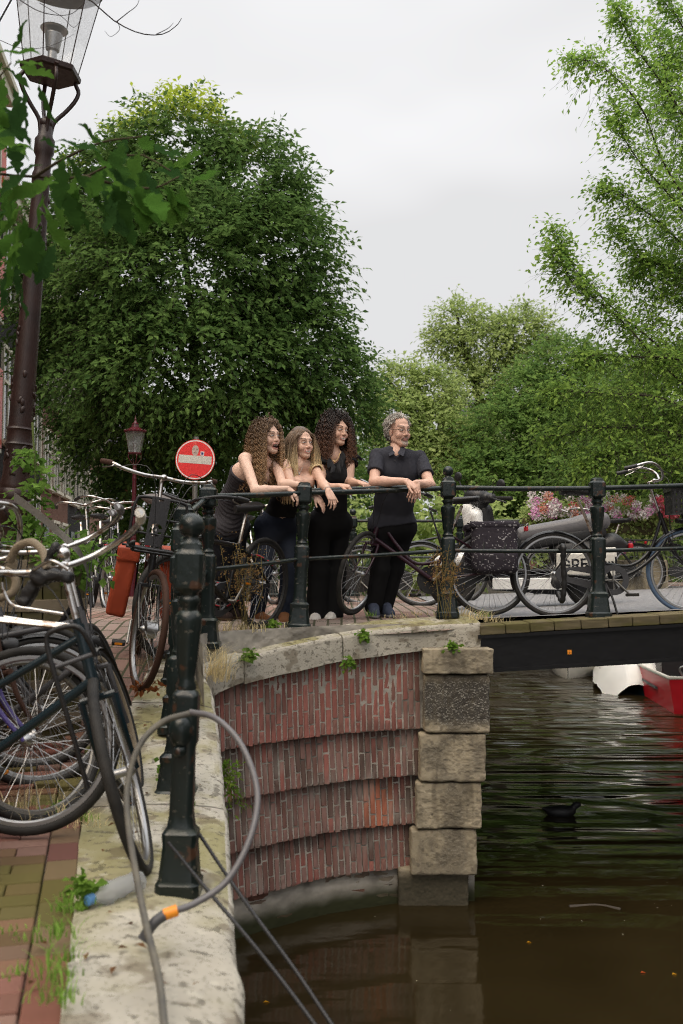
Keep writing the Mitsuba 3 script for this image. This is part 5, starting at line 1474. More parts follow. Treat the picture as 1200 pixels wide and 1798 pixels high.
part(lk, 'lens', moved(lathe([(0.007, 0.033), (0.012, 0.022), (0.014, 0.004)], 18), trimesh.transformations.translation_matrix([cx + 0.10, 0.10, cz - 0.055]) @ rot([0, 1, 0], 90)), 'chrome', smooth=60, to=tf)
part(t, 'drum_brake', moved(lathe([(-0.045, 0.03), (-0.042, 0.045), (0.02, 0.048), (0.03, 0.03)], 20), trimesh.transformations.translation_matrix(b5['HUB']) @ rot([1, 0, 0], 90)), 'steel', smooth=40, to=tf)
for s in (-1, 1):
    g = [rbox((0.0, s * 0.155, 0.47), (0.19, 0.062, 0.215), 0.025, rot([1, 0, 0], s * 6)), rbox((0.0, s * 0.135, 0.665), (0.20, 0.072, 0.05), 0.015, None, 0.003)]
    pk = part(t, 'pannier', sdf(g, 0.009, bump=lambda p: 0.009 * (meshkit.fbm(p * A(16, 16, 5)) - 0.5)), 'orange_vinyl', smooth=60, to=to, label='orange vinyl pannier bag hanging beside the rear wheel')
custom(t, 'brake_cable', [b5['c'] + A(0.02, 0.2, 0), b5['c'] + A(0.10, 0.12, -0.06), (0.95, 0.02, 0.86), (0.97, 0.05, 0.70)], 0.003, 'matt_black', tf)
# leaning on the railing beside the first woman
b6 = bike('thick tubed black bicycle on the railing with a red and black chain lock', (-1.12, 6.50, 0.40), (-0.60, 7.42, 0.52), lean=-4, steer=0, style='mens', paint='black_paint', guard=None, rack=False, rim='matt_black', light=False, thick=1.45, stem_h=1.0, saddle_h=0.92, barm='matt_black', case='guard')
ch = [((-0.93, 7.15, 0.88)), ((-0.837, 7.15, 0.867)), ((-0.755, 7.15, 0.928)), ((-0.699, 7.2, 1.031)), ((-0.63, 7.25, 1.072)), ((-0.541, 7.28, 1.031)), ((-0.479, 7.3, 0.968))]
custom(b6['t'], 'chain_lock', ch, 0.016, 'matt_black', n=40)
for k in range(6):
    e = spline(ch, 60)[4 + 9 * k:11 + 9 * k] + A(0, -0.015, 0.004)
    custom(b6['t'], 'red_link', e[::3], 0.005, 'tail_red', n=8)
ch = [((-0.923, 7.1, 0.719)), ((-0.83, 7.1, 0.703)), ((-0.761, 7.1, 0.735)), ((-0.701, 7.15, 0.766)), ((-0.657, 7.2, 0.846))]
custom(b6['t'], 'chain_lock', ch, 0.016, 'matt_black', n=40)
for k in range(4):
    e = spline(ch, 60)[4 + 14 * k:12 + 14 * k] + A(0, -0.015, 0.004)
    custom(b6['t'], 'red_link', e[::3], 0.005, 'tail_red', n=8)
# plum bicycle in front of the man
b7 = bike('plum step-through bicycle with patterned pannier in front of the man, front wheel turned', (0.10, 7.95, 0.60), (1.06, 8.02, 0.595), lean=3, steer=60, style='step', paint='plum_paint', guard=None, rim='steel', bars='swept', barm='steel', stem_h=1.0, saddle_h=0.93, light=False)
t, to = b7['t'], b7['to']


def bag_col(v):
    k = meshkit.noise(v * 105.0, 5)
    return np.where((k > 0.79)[:, None], A(0.40, 0.39, 0.40), A(0.034, 0.029, 0.037)) * 1.0


for s in (-1, 1):
    g = [rbox((-0.02, s * 0.135, 0.53), (0.185, 0.062, 0.195), 0.05), rbox((-0.02, s * 0.15, 0.42), (0.16, 0.06, 0.08), 0.04, None, 0.03), rbox((-0.02, s * 0.13, 0.715), (0.195, 0.07, 0.03), 0.025, None, 0.004)]
    m = sdf(g, 0.0055, bump=lambda p: 0.014 * (meshkit.fbm(p * 12) - 0.5))
    part(t, 'pannier', m, 'vc_matte', smooth=True, to=to, color=bag_col(m.vertices), label='black pannier bag sprinkled with small white marks')
    if s > 0:
        continue
for s in (1, -1):
    for x in (-0.09, 0.08):
        custom(t, 'pannier_strap', [(x, s * 0.10, 0.715), (x, s * 0.165, 0.68), (x, s * 0.198, 0.52), (x + 0.01, s * 0.205, 0.42)], 0.009, 'matt_black', to)
custom(t, 'rear_reflector_ring', [(-0.30, 0.03, 0.72), (-0.33, 0.0, 0.745), (-0.33, -0.03, 0.71), (-0.30, -0.03, 0.68)], 0.006, 'dull_steel', to)
# black bicycle on the bridge at the right
b8 = bike('black bicycle with chain guard, crate and blue front tyre at the right behind the railing', ((2.801, 7.98, 0.61)), ((1.719, 7.98, 0.583)), lean=-2, steer=-10, style='swan', paint='black_paint', ftyre='blue_rubber', guard='black_paint', case='guard', bars='high', stem_h=1.08, saddle_h=1.0, light=False, rack=False, stripe='vinyl_grey')
t, tf, to = b8['t'], b8['tf'], b8['to']
cr = []
x0, x1, w, z0, z1 = 0.95, 1.25, 0.19, 0.80, 1.03
part(t, 'crate', cat([box((x0 - 0.0, -w, z0), (x1, w, z0 + 0.012)), box((x0 - 0.015, -w - 0.01, z1 - 0.05), (x0 + 0.005, w + 0.01, z1)), box((x1 - 0.005, -w - 0.01, z1 - 0.05), (x1 + 0.015, w + 0.01, z1)), box((x0 + 0.005, -w - 0.01, z1 - 0.05), (x1 - 0.005, -w + 0.006, z1)), box((x0 + 0.005, w - 0.006, z1 - 0.05), (x1 - 0.005, w + 0.01, z1))]), 'matt_black', smooth=False, to=tf)
for k in range(9):
    x = x0 + (x1 - x0) * k / 8
    for y in (-w, w):
        part(t, 'crate_slat', box((x - 0.009, y - 0.004, z0), (x + 0.009, y + 0.004, z1 - 0.05)), 'matt_black', smooth=False, to=tf)
for k in range(3):
    z = z0 + 0.03 + 0.05 * k
    for y in (-w, w):
        part(t, 'crate_slat', box((x0, y - 0.0055, z), (x1, y + 0.0055, z + 0.014)), 'matt_black', smooth=False, to=tf)
for k in range(9):
    y = -w + 2 * w * k / 8
    for x in (x0, x1):
        part(t, 'crate_slat', box((x - 0.004, y - 0.009, z0), (x + 0.004, y + 0.009, z1 - 0.05)), 'matt_black', smooth=False, to=tf)
custom(t, 'front_rack', [(1.05, 0.05, 0.80), (1.10, 0.06, 0.60), (1.09, 0.06, R0)], 0.007, 'matt_black', tf)
custom(t, 'front_rack', [(1.05, -0.05, 0.80), (1.10, -0.06, 0.60), (1.09, -0.06, R0)], 0.007, 'matt_black', tf)
custom(t, 'side_stand', [(0.40, -0.03, 0.27), (0.43, -0.10, 0.15), (0.455, -0.14, 0.012)], 0.009, 'matt_black', to)
lockp = [((1.695, 7.7, 1.129)), ((1.699, 7.62, 1.141)), ((1.698, 7.64, 1.032)), ((1.71, 7.66, 0.879)), ((1.704, 7.68, 0.748)), ((1.699, 7.72, 0.729)), ((1.687, 7.78, 0.788))]
whole('chain_lock', tube(spline(lockp, 40), 0.021 + 0.003 * np.sin(np.arange(40) * 1.9), 10), 'vinyl_black', 'black sleeved chain lock hanging from the lower rail by the right bicycle', 'lock', smooth=50)
# farther bicycles
G2 = 'bicycles parked in the background'
bike('background bicycle with black saddle behind the scooter, against the far railing', ((2.55, 12.25, 0.571)), ((3.632, 12.25, 0.571)), lean=2, steer=15, style='step', paint='black_paint', group=G2, small=True)
bike('background bicycle at the right end of the far railing beneath the flower boxes', ((5.197, 12.4, 0.572)), ((4.087, 12.4, 0.572)), lean=-2, steer=0, style='mens', paint='matt_black', group=G2, small=True)
bike('background bicycle standing behind the man with black frame and straight handlebar', ((1.327, 11.3, 0.547)), ((0.399, 11.3, 0.534)), lean=-3, steer=-12, style='mens', paint='black_paint', group=G2, small=True, bars='straight', barm='matt_black')
bike('background bicycle showing its wheel between the legs of the two young women', ((-0.713, 10.6, 0.563)), ((-1.049, 11.5, 0.565)), lean=3, steer=5, style='step', paint='matt_black', group=G2, small=True, guard='dull_steel')
bike('background bicycle with black saddle standing left of the orange panniers', ((-2.232, 9.6, 0.529)), ((-2.658, 10.6, 0.539)), lean=-3, steer=10, style='mens', paint='black_paint', group=G2, small=True, barm='chrome')
bike('background bicycle with cream frame half hidden left of the orange panniers', ((-2.465, 9.9, 0.531)), ((-2.827, 10.9, 0.538)), lean=3, steer=-8, style='step', paint='off_white', group=G2, small=True)
bike('background bicycle behind the plum one, its wheel low between the man and the scooter', ((0.842, 10.4, 0.56)), ((0, 10.6, 0.539)), lean=3, steer=20, style='step', paint='matt_black', group=G2, small=True)
bike('background bicycle on the left side of the street behind the carrier bicycle', ((-2.37, 10.8, 0.518)), ((-2.718, 11.8, 0.526)), lean=2, steer=0, style='swan', paint='black_paint', group=G2, small=True)


# ---------------------------------------------------------------- scooter
sc = thing('scooter', 'white and black electric scooter with grey saddle parked on the bridge behind the railing', 'scooter')
SX, SY, SZ = 2.02, 9.35, 0.60
to = T().translate([SX, SY, SZ]).rotate([0, 0, 1], 178)    # local x forward (towards the left of the picture)
for nm, x in (('rear_wheel', -0.30), ('front_wheel', 0.98)):
    w = sc + '__' + nm
    tw2 = to @ T().translate([x, 0, 0.225])
    part(w, 'tyre', torus(0.175, 0.05, 40, 10), 'rubber', smooth=60, to=tw2)
    part(w, 'rim', moved(lathe([(-0.03, 0.05), (-0.025, 0.13), (0.025, 0.13), (0.03, 0.05)], 24), rot([1, 0, 0], 90)), 'matt_black', smooth=40, to=tw2)
bodyc = [cap((0.55, 0, 0.26), (0.02, 0, 0.24), 0.10, 0.12, 0.05), cap((0.02, 0.09, 0.24), (-0.30, 0.08, 0.50), 0.09, 0.10, 0.06), cap((0.02, -0.09, 0.24), (-0.30, -0.08, 0.50), 0.09, 0.10, 0.06), cap((-0.05, 0, 0.52), (-0.52, 0, 0.60), 0.13, 0.09, 0.06), cap((-0.52, 0, 0.60), (-0.62, 0, 0.58), 0.09, 0.05, 0.05)]
part(sc, 'body', sdf(bodyc, 0.014), 'vinyl_black', smooth=60, to=to)
part(sc, 'floor', box((-0.02, -0.15, 0.335), (0.62, 0.15, 0.36), 0.01), 'vinyl_black', smooth=False, to=to)
for k in range(5):
    part(sc, 'floor_rib', box((0.05 + 0.11 * k, -0.13, 0.36), (0.10 + 0.11 * k, 0.13, 0.368), 0.003), 'rubber', smooth=False, to=to)
part(sc, 'sill_trim', cat([box((-0.05, s * 0.145 - 0.01, 0.17), (0.62, s * 0.145 + 0.01, 0.28), 0.008) for s in (-1, 1)]), 'white_paint', smooth=False, to=to)
part(sc, 'leg_shield', sdf([cap((0.66, -0.14, 0.34), (0.76, -0.12, 0.86), 0.05, 0.05, 0.06), cap((0.66, 0.14, 0.34), (0.76, 0.12, 0.86), 0.05, 0.05, 0.06), cap((0.72, 0, 0.40), (0.80, 0, 0.92), 0.09, 0.09, 0.06), cap((0.74, 0, 0.86), (0.70, 0, 0.98), 0.08, 0.06, 0.05)], 0.014), 'white_paint', smooth=60, to=to)
part(sc, 'inner_shield', sdf([cap((0.60, 0, 0.36), (0.68, 0, 0.90), 0.085, 0.085, 0.05)], 0.014), 'matt_black', smooth=60, to=to)
part(sc, 'front_mudguard', sdf([cap((0.86, 0, 0.45), (1.08, 0, 0.42), 0.08, 0.07, 0.05)], 0.014), 'white_paint', smooth=60, to=to)
part(sc, 'fork', cat([tube([(0.80, y, 0.62), (0.98, y, 0.225)], 0.022, 10) for y in (-0.08, 0.08)]), 'matt_black', smooth=50, to=to)
part(sc, 'saddle', sdf([rbox((-0.03, 0, 0.745), (0.44, 0.135, 0.075), 0.065, rot([0, 1, 0], 10)), rbox((-0.33, 0, 0.80), (0.15, 0.12, 0.07), 0.06, rot([0, 1, 0], 6), 0.05)], 0.012, bump=lambda p: 0.004 * (meshkit.fbm(p * 12) - 0.5)), 'vinyl_grey', smooth=60, to=to)
part(sc, 'saddle_base', sdf([rbox((-0.03, 0, 0.65), (0.42, 0.12, 0.06), 0.04, rot([0, 1, 0], 10))], 0.014), 'vinyl_black', smooth=60, to=to)
part(sc, 'saddle_nose', sdf([rbox((0.38, 0, 0.64), (0.10, 0.12, 0.13), 0.09)], 0.014), 'vinyl_black', smooth=60, to=to)
hb = T().translate([SX, SY, SZ]).rotate([0, 0, 1], 178).translate([0.70, 0, 1.02]).rotate([0, 0, 1], 34)
part(sc, 'handlebar_cover', sdf([cap((0.02, -0.16, 0.0), (0.02, 0.16, 0.0), 0.05, 0.05, 0.05), ell((0.06, 0, 0.02), (0.11, 0.13, 0.09)), cap((0, 0, -0.02), (0.05, 0, -0.14), 0.07, 0.06, 0.05)], 0.012), 'vinyl_black', smooth=60, to=hb)
for s in (-1, 1):
    part(sc, 'grip', tube([(0.0, s * 0.18, 0.0), (-0.03, s * 0.26, -0.005), (-0.05, s * 0.37, -0.01)], 0.018, 10), 'rubber', smooth=50, to=hb)
    part(sc, 'brake_lever', tube(spline([(0.04, s * 0.19, 0.0), (0.06, s * 0.28, -0.02), (0.02, s * 0.37, -0.05)], 10), 0.007, 6), 'matt_black', smooth=50, to=hb)
    mk = part(sc, 'mirror_stalk', tube(spline([(0.02, s * 0.17, 0.03), (0.02, s * 0.26, 0.12), (0.03, s * 0.30, 0.20 if s < 0 else 0.10)], 10), 0.007, 6), 'matt_black', smooth=50, to=hb)
    part(mk, 'mirror', ball((0.03, s * 0.31, 0.235 if s < 0 else 0.12), (0.02, 0.055, 0.045), 2), 'matt_black', smooth=60, to=hb)
lt = moved(meshkit.text_mesh('GRELON', 0.095, 0.006, bold=True), np.eye(4))
w0 = lt.bounds[1][0]
lt.apply_transform(rot([1, 0, 0], 90))
lt.apply_translation([-w0 / 2, 0, 0])
panel = sdf([rbox((-0.02, 0, -0.005), (0.27, 0.02, 0.105), 0.018, rot([0, 1, 0], 4)), rbox((0.20, 0, 0.07), (0.07, 0.02, 0.07), 0.018)], 0.008)
tp = T().translate([2.26, 9.14, 1.01]).rotate([0, 1, 0], -3)
pk = part(sc, 'side_panel', panel, 'off_white', smooth=50, to=tp, label='white side panel with bold black lettering')
part(pk, 'lettering', moved(lt, trimesh.transformations.translation_matrix([0.0, -0.0185, -0.045])), 'black_paint', smooth=False, to=tp)
part(sc, 'tail_light', box((-0.70, -0.06, 0.54), (-0.66, 0.06, 0.60), 0.008), 'tail_red', smooth=False, to=to)

# ---------------------------------------------------------------- flower boxes on the far railing
rg = np.random.default_rng(41)


def petals(c, n, r, cols, rg):
    p = c + unit(rg.normal(size=(n, 3))) * r * rg.uniform(0.5, 1.0, (n, 1))
    d = unit(rg.normal(size=(n, 3)) + A(0, -0.4, 0.4))
    k = rg.integers(len(cols), size=n)
    return leaf_mesh(p, d, unit(rg.normal(size=(n, 3))), rg.uniform(0.02, 0.035, n), np.array(cols)[k], 0.9)


fi = 0
for i, (x0, x1, lab, colr) in enumerate([(2.35, 3.25, 'white, salmon and pink geraniums in a planter box left of the right post', 0), (3.30, 4.25, 'pink and white geraniums right of the post, coral ones at their end', 1)]):
    t = thing('flower_box', lab, 'flower box', 'flower boxes on the far railing')
    part(t, 'box', box((x0, 12.82, 1.38), (x1, 13.0, 1.60), 0.01), 'old_wood', smooth=False)
    m, c = sprays(np.stack([rg.uniform(x0, x1, 420), rg.uniform(12.72, 13.02, 420), rg.uniform(1.52, 1.80, 420)], 1), rg.normal(size=(420, 3)) + A(0, -0.5, 0.4), rg.uniform(0.08, 0.16, 420), 5, 0.05, light_leaf, rg, 0.3, 0.9)
    part(t, 'foliage', m, 'leaf', smooth=False, color=c, kind='stuff')
    m, c = sprays(np.stack([rg.uniform(x0, x1, 140), rg.uniform(12.70, 12.85, 140), rg.uniform(1.05, 1.5, 140)], 1), rg.normal(size=(140, 3)) + A(0, -0.3, -1.0), rg.uniform(0.08, 0.2, 140), 5, 0.05, light_leaf, rg, 0.5, 0.9)
    part(t, 'trailing_leaves', m, 'leaf', smooth=False, color=c, kind='stuff')
    for k in range(46):
        x = rg.uniform(x0, x1)
        kind = rg.choice(4, p=[0.58, 0.22, 0.17, 0.03]) if (x < 3.6) else rg.choice(4, p=[0.35, 0.45, 0.05, 0.15])
        if x > 4.0:
            kind = 3
        cols = [[(0.80, 0.78, 0.75), (0.78, 0.70, 0.72)], [(0.70, 0.30, 0.55), (0.76, 0.52, 0.68)], [(0.66, 0.22, 0.16), (0.70, 0.42, 0.32)], [(0.66, 0.10, 0.14), (0.62, 0.16, 0.2)]][kind]
        m, c = petals(A(x, rg.uniform(12.5, 12.72), rg.uniform(1.60, 1.90)), 60, 0.065, cols, rg)
        part(t, 'blossom', m, 'vc_matte', smooth=False, color=c)
    for k in range(3):
        m, c = petals(A(rg.uniform(x0, x1), 12.68, rg.uniform(1.1, 1.4)), 30, 0.05, [(0.60, 0.15, 0.42), (0.66, 0.3, 0.5)], rg)
        part(t, 'blossom', m, 'vc_matte', smooth=False, color=c)
whole('concrete_planter', box((3.50, 12.35, 0.60), (4.05, 12.75, 1.06), 0.015), 'block_stone', 'square weathered stone planter under the flower boxes', 'planter', smooth=False)

# ---------------------------------------------------------------- boats moored beyond the bridge


def hull(L, W, H, bow, n=18, k=9, rise=0.15):
    """boat shell along x (bow at +x), keel at z = -0.25, gunwale at H"""
    u = np.linspace(0, 1, n)
    wd = W / 2 * np.clip(1 - np.maximum(0, (u - (1 - bow)) / bow) ** 2, 0.02, 1) * (0.86 + 0.14 * np.sin(np.clip(u / 0.5, 0, 1) * PI / 2))
    s = np.linspace(-1, 1, k)
    v = []
    for uu, w in zip(u, wd):
        z = H + rise * uu * uu
        y = w * np.sign(s) * np.abs(s) ** 0.6
        v.append(np.stack([np.full(k, L * (uu - 0.5)), y, -0.25 + (z + 0.25) * np.abs(s) ** 1.6], 1))
    v = np.vstack(v)
    f = [[i * k + j, (i + 1) * k + j, (i + 1) * k + j + 1, i * k + j + 1] for i in range(n - 1) for j in range(k - 1)]
    f = np.array(f)
    f = np.vstack([f[:, [0, 1, 2]], f[:, [0, 2, 3]], [[0, j, j + 1] for j in range(1, k - 1)]])
    gun = [np.vstack([v[0 + i * k] for i in range(n)]), np.vstack([v[k - 1 + i * k] for i in range(n)])]
    return TM(v, f), gun


bt = thing('boat', 'red steel boat with flat bow and pale rim at the right', 'boat', 'boats moored along the right bank')
to = T().translate([6.72, 19.0, WATER]).rotate([0, 0, 1], -97)
o0, o1 = [(-2.4, 0), (2.0, 0)], 0
v = A([-2.6, -0.95, -0.3], [2.15, -0.80, -0.3], [2.3, -0.95, 0.62], [-2.6, -1.05, 0.55], [-2.6, 0.95, -0.3], [2.15, 0.80, -0.3], [2.3, 0.95, 0.62], [-2.6, 1.05, 0.55])
part(bt, 'hull', TM(v, [[0, 1, 2, 3], [5, 4, 7, 6], [1, 5, 6, 2], [4, 0, 3, 7], [0, 4, 5, 1]]), 'red_paint', smooth=False, to=to)
part(bt, 'rim', tube([v[3], v[2], v[6], v[7], v[3]], 0.03, 8), 'off_white', smooth=40, to=to)
part(bt, 'deck', box((-2.58, -0.98, 0.30), (1.2, 0.98, 0.34)), 'grey_paint', smooth=False, to=to)
part(bt, 'rubbing_strip', box((2.23, -0.55, 0.24), (2.29, 0.35, 0.31), 0.01), 'matt_black', smooth=False, to=to)
part(bt, 'seat_box', box((-0.6, -0.7, 0.34), (0.4, 0.75, 0.85), 0.03), 'vinyl_black', smooth=False, to=to)
part(bt, 'bow_rail', tube(spline([(2.2, -0.7, 0.62), (2.2, -0.7, 0.80), (2.2, 0.0, 0.84), (2.2, 0.7, 0.80), (2.2, 0.7, 0.62)], 24), 0.018, 8), 'steel', smooth=40, to=to)
b = thing('boat', 'dark open boat covered with a crumpled white tarpaulin behind the red boat', 'boat', 'boats moored along the right bank')
to = T().translate([6.35, 21.3, WATER]).rotate([0, 0, 1], -104)
m, gun = hull(4.2, 1.7, 0.40, 0.3, rise=0.0)
part(b, 'hull', m, 'teal_paint', smooth=60, to=to)
u, s2 = np.linspace(-2.15, 2.2, 44), np.linspace(-1, 1, 30)
tarp = grid(lambda x, s: (x, s * 0.92 * (1 - 0.25 * np.clip((x - 0.9) / 1.2, 0, 1) ** 2), 0.80 - 0.62 * np.abs(s) ** 3 - 0.12 * np.clip(x / 2, -1, 1) ** 2), u, s2)
tarp.vertices[:, 1] *= 1.06
tarp.vertices[:, 2] -= 0.45 * np.clip((tarp.vertices[:, 0] - 1.75) / 0.45, 0, 1) ** 2
tarp.vertices += (0.16 * (meshkit.fbm(tarp.vertices * A(4.0, 3.0, 2.0), seed=3) - 0.5))[:, None] * A(0.3, 0.3, 1.0)
part(b, 'tarpaulin', tarp, 'white_paint', smooth=50, to=to)
part(b, 'bow_panel', box((1.45, -0.45, 0.10), (1.62, 0.45, 0.40), 0.01), 'orange_vinyl', smooth=False, to=to)
b = thing('boat', 'pale grey fibreglass boat farthest left of the moored boats', 'boat', 'boats moored along the right bank')
to = T().translate([5.75, 24.0, WATER]).rotate([0, 0, 1], -112)
m, gun = hull(4.0, 1.65, 0.55, 0.35)
m.vertices[:, 2] += 0.0
part(b, 'hull', m, 'vinyl_grey', smooth=60, to=to)
scene[b + '__hull']['bsdf'] = {'type': 'ref', 'id': 'off_white'}
for gg in gun:
    part(b, 'gunwale', tube(gg, 0.03, 8), 'white_paint', smooth=40, to=to)
part(b, 'thwart', box((-0.5, -0.7, 0.30), (-0.1, 0.7, 0.36)), 'vinyl_grey', smooth=False, to=to)
part(b, 'outboard_motor', cat([box((-2.35, -0.12, 0.35), (-2.0, 0.12, 0.85), 0.04), box((-2.25, -0.06, -0.3), (-2.1, 0.06, 0.4))]), 'matt_black', smooth=False, to=to)
b = thing('boat', 'small white boat behind the covered one, mostly hidden by the bridge', 'boat', 'boats moored along the right bank')
to = T().translate([6.9, 25.2, WATER]).rotate([0, 0, 1], -95)
m, gun = hull(4.4, 1.8, 0.7, 0.35)
part(b, 'hull', m, 'white_paint', smooth=60, to=to)
part(b, 'cabin', box((-0.8, -0.6, 0.6), (0.9, 0.6, 1.2), 0.06), 'white_paint', smooth=False, to=to)

# coot on the water
g = [ell((0, 0, 0.04), (0.15, 0.075, 0.065)), cap((0.10, 0, 0.06), (0.15, 0, 0.10), 0.034, 0.026), ell((0.168, 0, 0.11), (0.04, 0.028, 0.028)), cap((-0.12, 0, 0.06), (-0.19, 0, 0.075), 0.03, 0.008)]
cootm = sdf(g, 0.008)
ck = whole('coot', cootm, 'matt_black', 'small black water bird swimming right of the pillar', 'bird', smooth=60, to=T().translate(list((2.207, 10.164, -1.52))))
part(ck, 'bill', tube([(0.20, 0, 0.108), (0.235, 0, 0.10)], [0.012, 0.003], 8), 'off_white', smooth=60, to=scene[ck]['to_world'])
whole('driftwood', tube(spline([(1.683, 7.498, -1.52), (1.904, 7.537, -1.525), (2.045, 7.437, -1.52)], 10), 0.012, 7), 'bark_plain', 'thin stick floating on the dark water at the right', 'stick', smooth=50)
pri('bark_plain', (0.06, 0.05, 0.04), 0.9)

# ---------------------------------------------------------------- barrel planter on the quay
bp = thing('barrel_planter', 'old wooden barrel planter with pale hoops behind the parked bicycles', 'planter')
bc = A(-1.64, 5.25, 0.10)
for k in range(18):
    a0, a1 = (k + 0.04) * 2 * PI / 18, (k + 0.96) * 2 * PI / 18
    v, f = [], []
    zs = np.linspace(0, 1.0, 7)
    for z in zs:
        r = 0.265 + 0.03 * math.sin(PI * z)
        for rr in (r, r - 0.025):
            for a in (a0, a1):
                v.append(bc + A(rr * math.cos(a), rr * math.sin(a), z))
    for i in range(6):
        q = 4 * i
        f += [[q, q + 1, q + 5, q + 4], [q + 3, q + 2, q + 6, q + 7], [q + 1, q + 3, q + 7, q + 5], [q + 2, q, q + 4, q + 6]]
    f += [[24, 25, 27, 26]]
    part(bp, 'stave', TM(v, f), 'old_wood', smooth=False)
for z in (0.12, 0.30, 0.70, 0.90):
    r = 0.268 + 0.03 * math.sin(PI * z)
    part(bp, 'hoop', lathe([(z - 0.03, r), (z - 0.028, r + 0.004), (z + 0.028, r + 0.004), (z + 0.03, r)], 36, bc), 'cork_grip', smooth=40)
part(bp, 'soil', lathe([(0.90, 0.24), (0.95, 0.24)], 24, bc), 'earth', smooth=False)
rg = np.random.default_rng(51)
n = 70
base = bc + np.stack([rg.uniform(-0.25, 0.25, n), rg.uniform(-0.25, 0.2, n), rg.uniform(0.9, 1.0, n)], 1)
dr_ = np.stack([rg.normal(0, 0.6, n), rg.normal(0, 0.6, n), rg.uniform(0.2, 1.2, n)], 1)
ln = rg.uniform(0.12, 0.28, n)
base2 = bc + np.stack([rg.normal(0.0, 0.03, 46), rg.normal(0, 0.03, 46), rg.uniform(0.95, 1.50, 46)], 1)
dr2 = np.stack([rg.normal(0, 0.8, 46), rg.normal(0, 0.8, 46), rg.uniform(0.1, 0.9, 46)], 1)
base3 = bc + np.stack([rg.uniform(0.12, 0.34, 40), rg.uniform(-0.2, 0.1, 40), rg.uniform(0.90, 1.02, 40)], 1)
dr3 = np.stack([rg.normal(0.5, 0.5, 40), rg.normal(-0.2, 0.5, 40), rg.normal(-0.1, 0.6, 40)], 1)
B, Dd, Ll = np.vstack([base, base2, base3]), np.vstack([dr_, dr2, dr3]), np.concatenate([ln, rg.uniform(0.08, 0.2, 46), rg.uniform(0.1, 0.2, 40)])
m, c = sprays(B, Dd, Ll * 0.8, 7, 0.05, lambda pos, tone, r: mixcol((0.07, 0.15, 0.03), (0.20, 0.34, 0.07), tone * 0.6 + r.uniform(0, 0.5, len(pos))), rg, 0.4, 0.85)
pl = thing('leafy_plant', 'bright green leafy plant growing out of the barrel in front of the street lamp', 'plant')
part(pl, 'leaves', m, 'leaf', smooth=False, color=c)
b = cat([tube(spline([bc + A(0, 0, 0.9), bc + A(0.02, 0.01, 1.3), bc + A(0.0, 0, 1.66)], 10), 0.006, 6)] + [tube([bc + A(0, 0, 0.93), bc + A(x, y, 1.12)], 0.004, 5) for x, y in ((0.2, 0.05), (-0.2, -0.1), (0.15, -0.2), (-0.1, 0.2))])
part(pl, 'stem', b, 'bark', smooth=True, color=bark_col(b, (0.09, 0.12, 0.04)))
st = [((-1.566, 4.75, 1.331)), ((-1.433, 4.72, 1.239)), ((-1.318, 4.7, 1.144)), ((-1.241, 4.72, 1.064)), ((-1.217, 4.8, 0.961))]
e = spline(st, 20)
v = np.vstack([e + A(0, 0, 0.022), e - A(0, 0, 0.022)])
whole('strap', TM(v, [[i, i + 1, 21 + i, 20 + i] for i in range(19)]), 'vinyl_grey', 'pale grey webbing strap hanging across the barrel', 'strap', smooth=60)
scene['strap']['bsdf'] = {'type': 'ref', 'id': 'dull_steel'}

# ---------------------------------------------------------------- cable lock, mooring lines, bottle on the coping
lk = thing('cable_lock', 'thick grey cable lock with orange collar looped wide round the near post', 'lock')
loop = [((-0.454, 3.02, 0.565)), ((-0.368, 2.95, 0.556)), ((-0.285, 2.88, 0.489)), ((-0.234, 2.8, 0.379)), ((-0.245, 2.72, 0.276)), ((-0.299, 2.66, 0.181)), ((-0.375, 2.62, 0.136)), ((-0.434, 2.58, 0.125))]
custom(lk, 'cable', loop, 0.0090, 'vinyl_grey', n=60, sides=10)
custom(lk, 'cable', [((-0.454, 3.02, 0.562)), ((-0.532, 2.98, 0.541)), ((-0.587, 2.92, 0.482)), ((-0.607, 2.86, 0.381)), ((-0.586, 2.78, 0.29)), ((-0.538, 2.66, 0.189)), ((-0.479, 2.5, 0.114)), ((-0.412, 2.3, 0.072)), ((-0.361, 2.1, 0.028))], 0.0092, 'dusty_cable', n=70, sides=10)
pri('dusty_cable', mikit.proc(lambda p, n, uv: mix((0.05, 0.05, 0.05), (0.15, 0.135, 0.10), nz(p.x * 30, p.y * 30, p.z * 30, 3))), 0.7)
custom(lk, 'orange_collar', [((-0.418, 2.585, 0.129)), ((-0.451, 2.575, 0.12))], 0.0145, 'amber', n=2, sides=14)
custom(lk, 'lock_end', [((-0.448, 2.575, 0.121)), ((-0.474, 2.56, 0.104)), ((-0.5, 2.55, 0.068))], 0.0135, 'grey_paint', n=10, sides=12)
for i, (lab, pts) in enumerate([('black mooring line running from the left side of the near post down to the water', [((-0.522, 3.05, 0.17)), ((-0.416, 2.9, 0.115)), ((-0.262, 2.75, 0.009)), ((-0.163, 2.65, -0.063)), ((-0.071, 2.55, -0.134)), ((0.014, 2.5, -0.227))]),
                                ('black mooring line running from the right side of the near post down to the water', [((-0.458, 3.2, 0.167)), ((-0.337, 3, 0.084)), ((-0.24, 2.85, 0.02)), ((-0.121, 2.7, -0.069)), ((-0.029, 2.6, -0.156)), ((0.056, 2.5, -0.227))])]):
    e = spline(pts, 160)
    whole('mooring_line', tube(e, 0.0056 + 0.0010 * np.sin(np.arange(160) * 2.4), 7), 'matt_black', lab, 'rope', 'black mooring lines', smooth=60)
bo = thing('plastic_bottle', 'crumpled clear plastic bottle with blue cap lying on the coping', 'bottle')
p0, p1 = A(*(-0.724, 2.917, 0.045)), A(*(-0.613, 3.082, 0.05))
dd = p1 - p0
L = np.linalg.norm(dd)
M = np.eye(4)
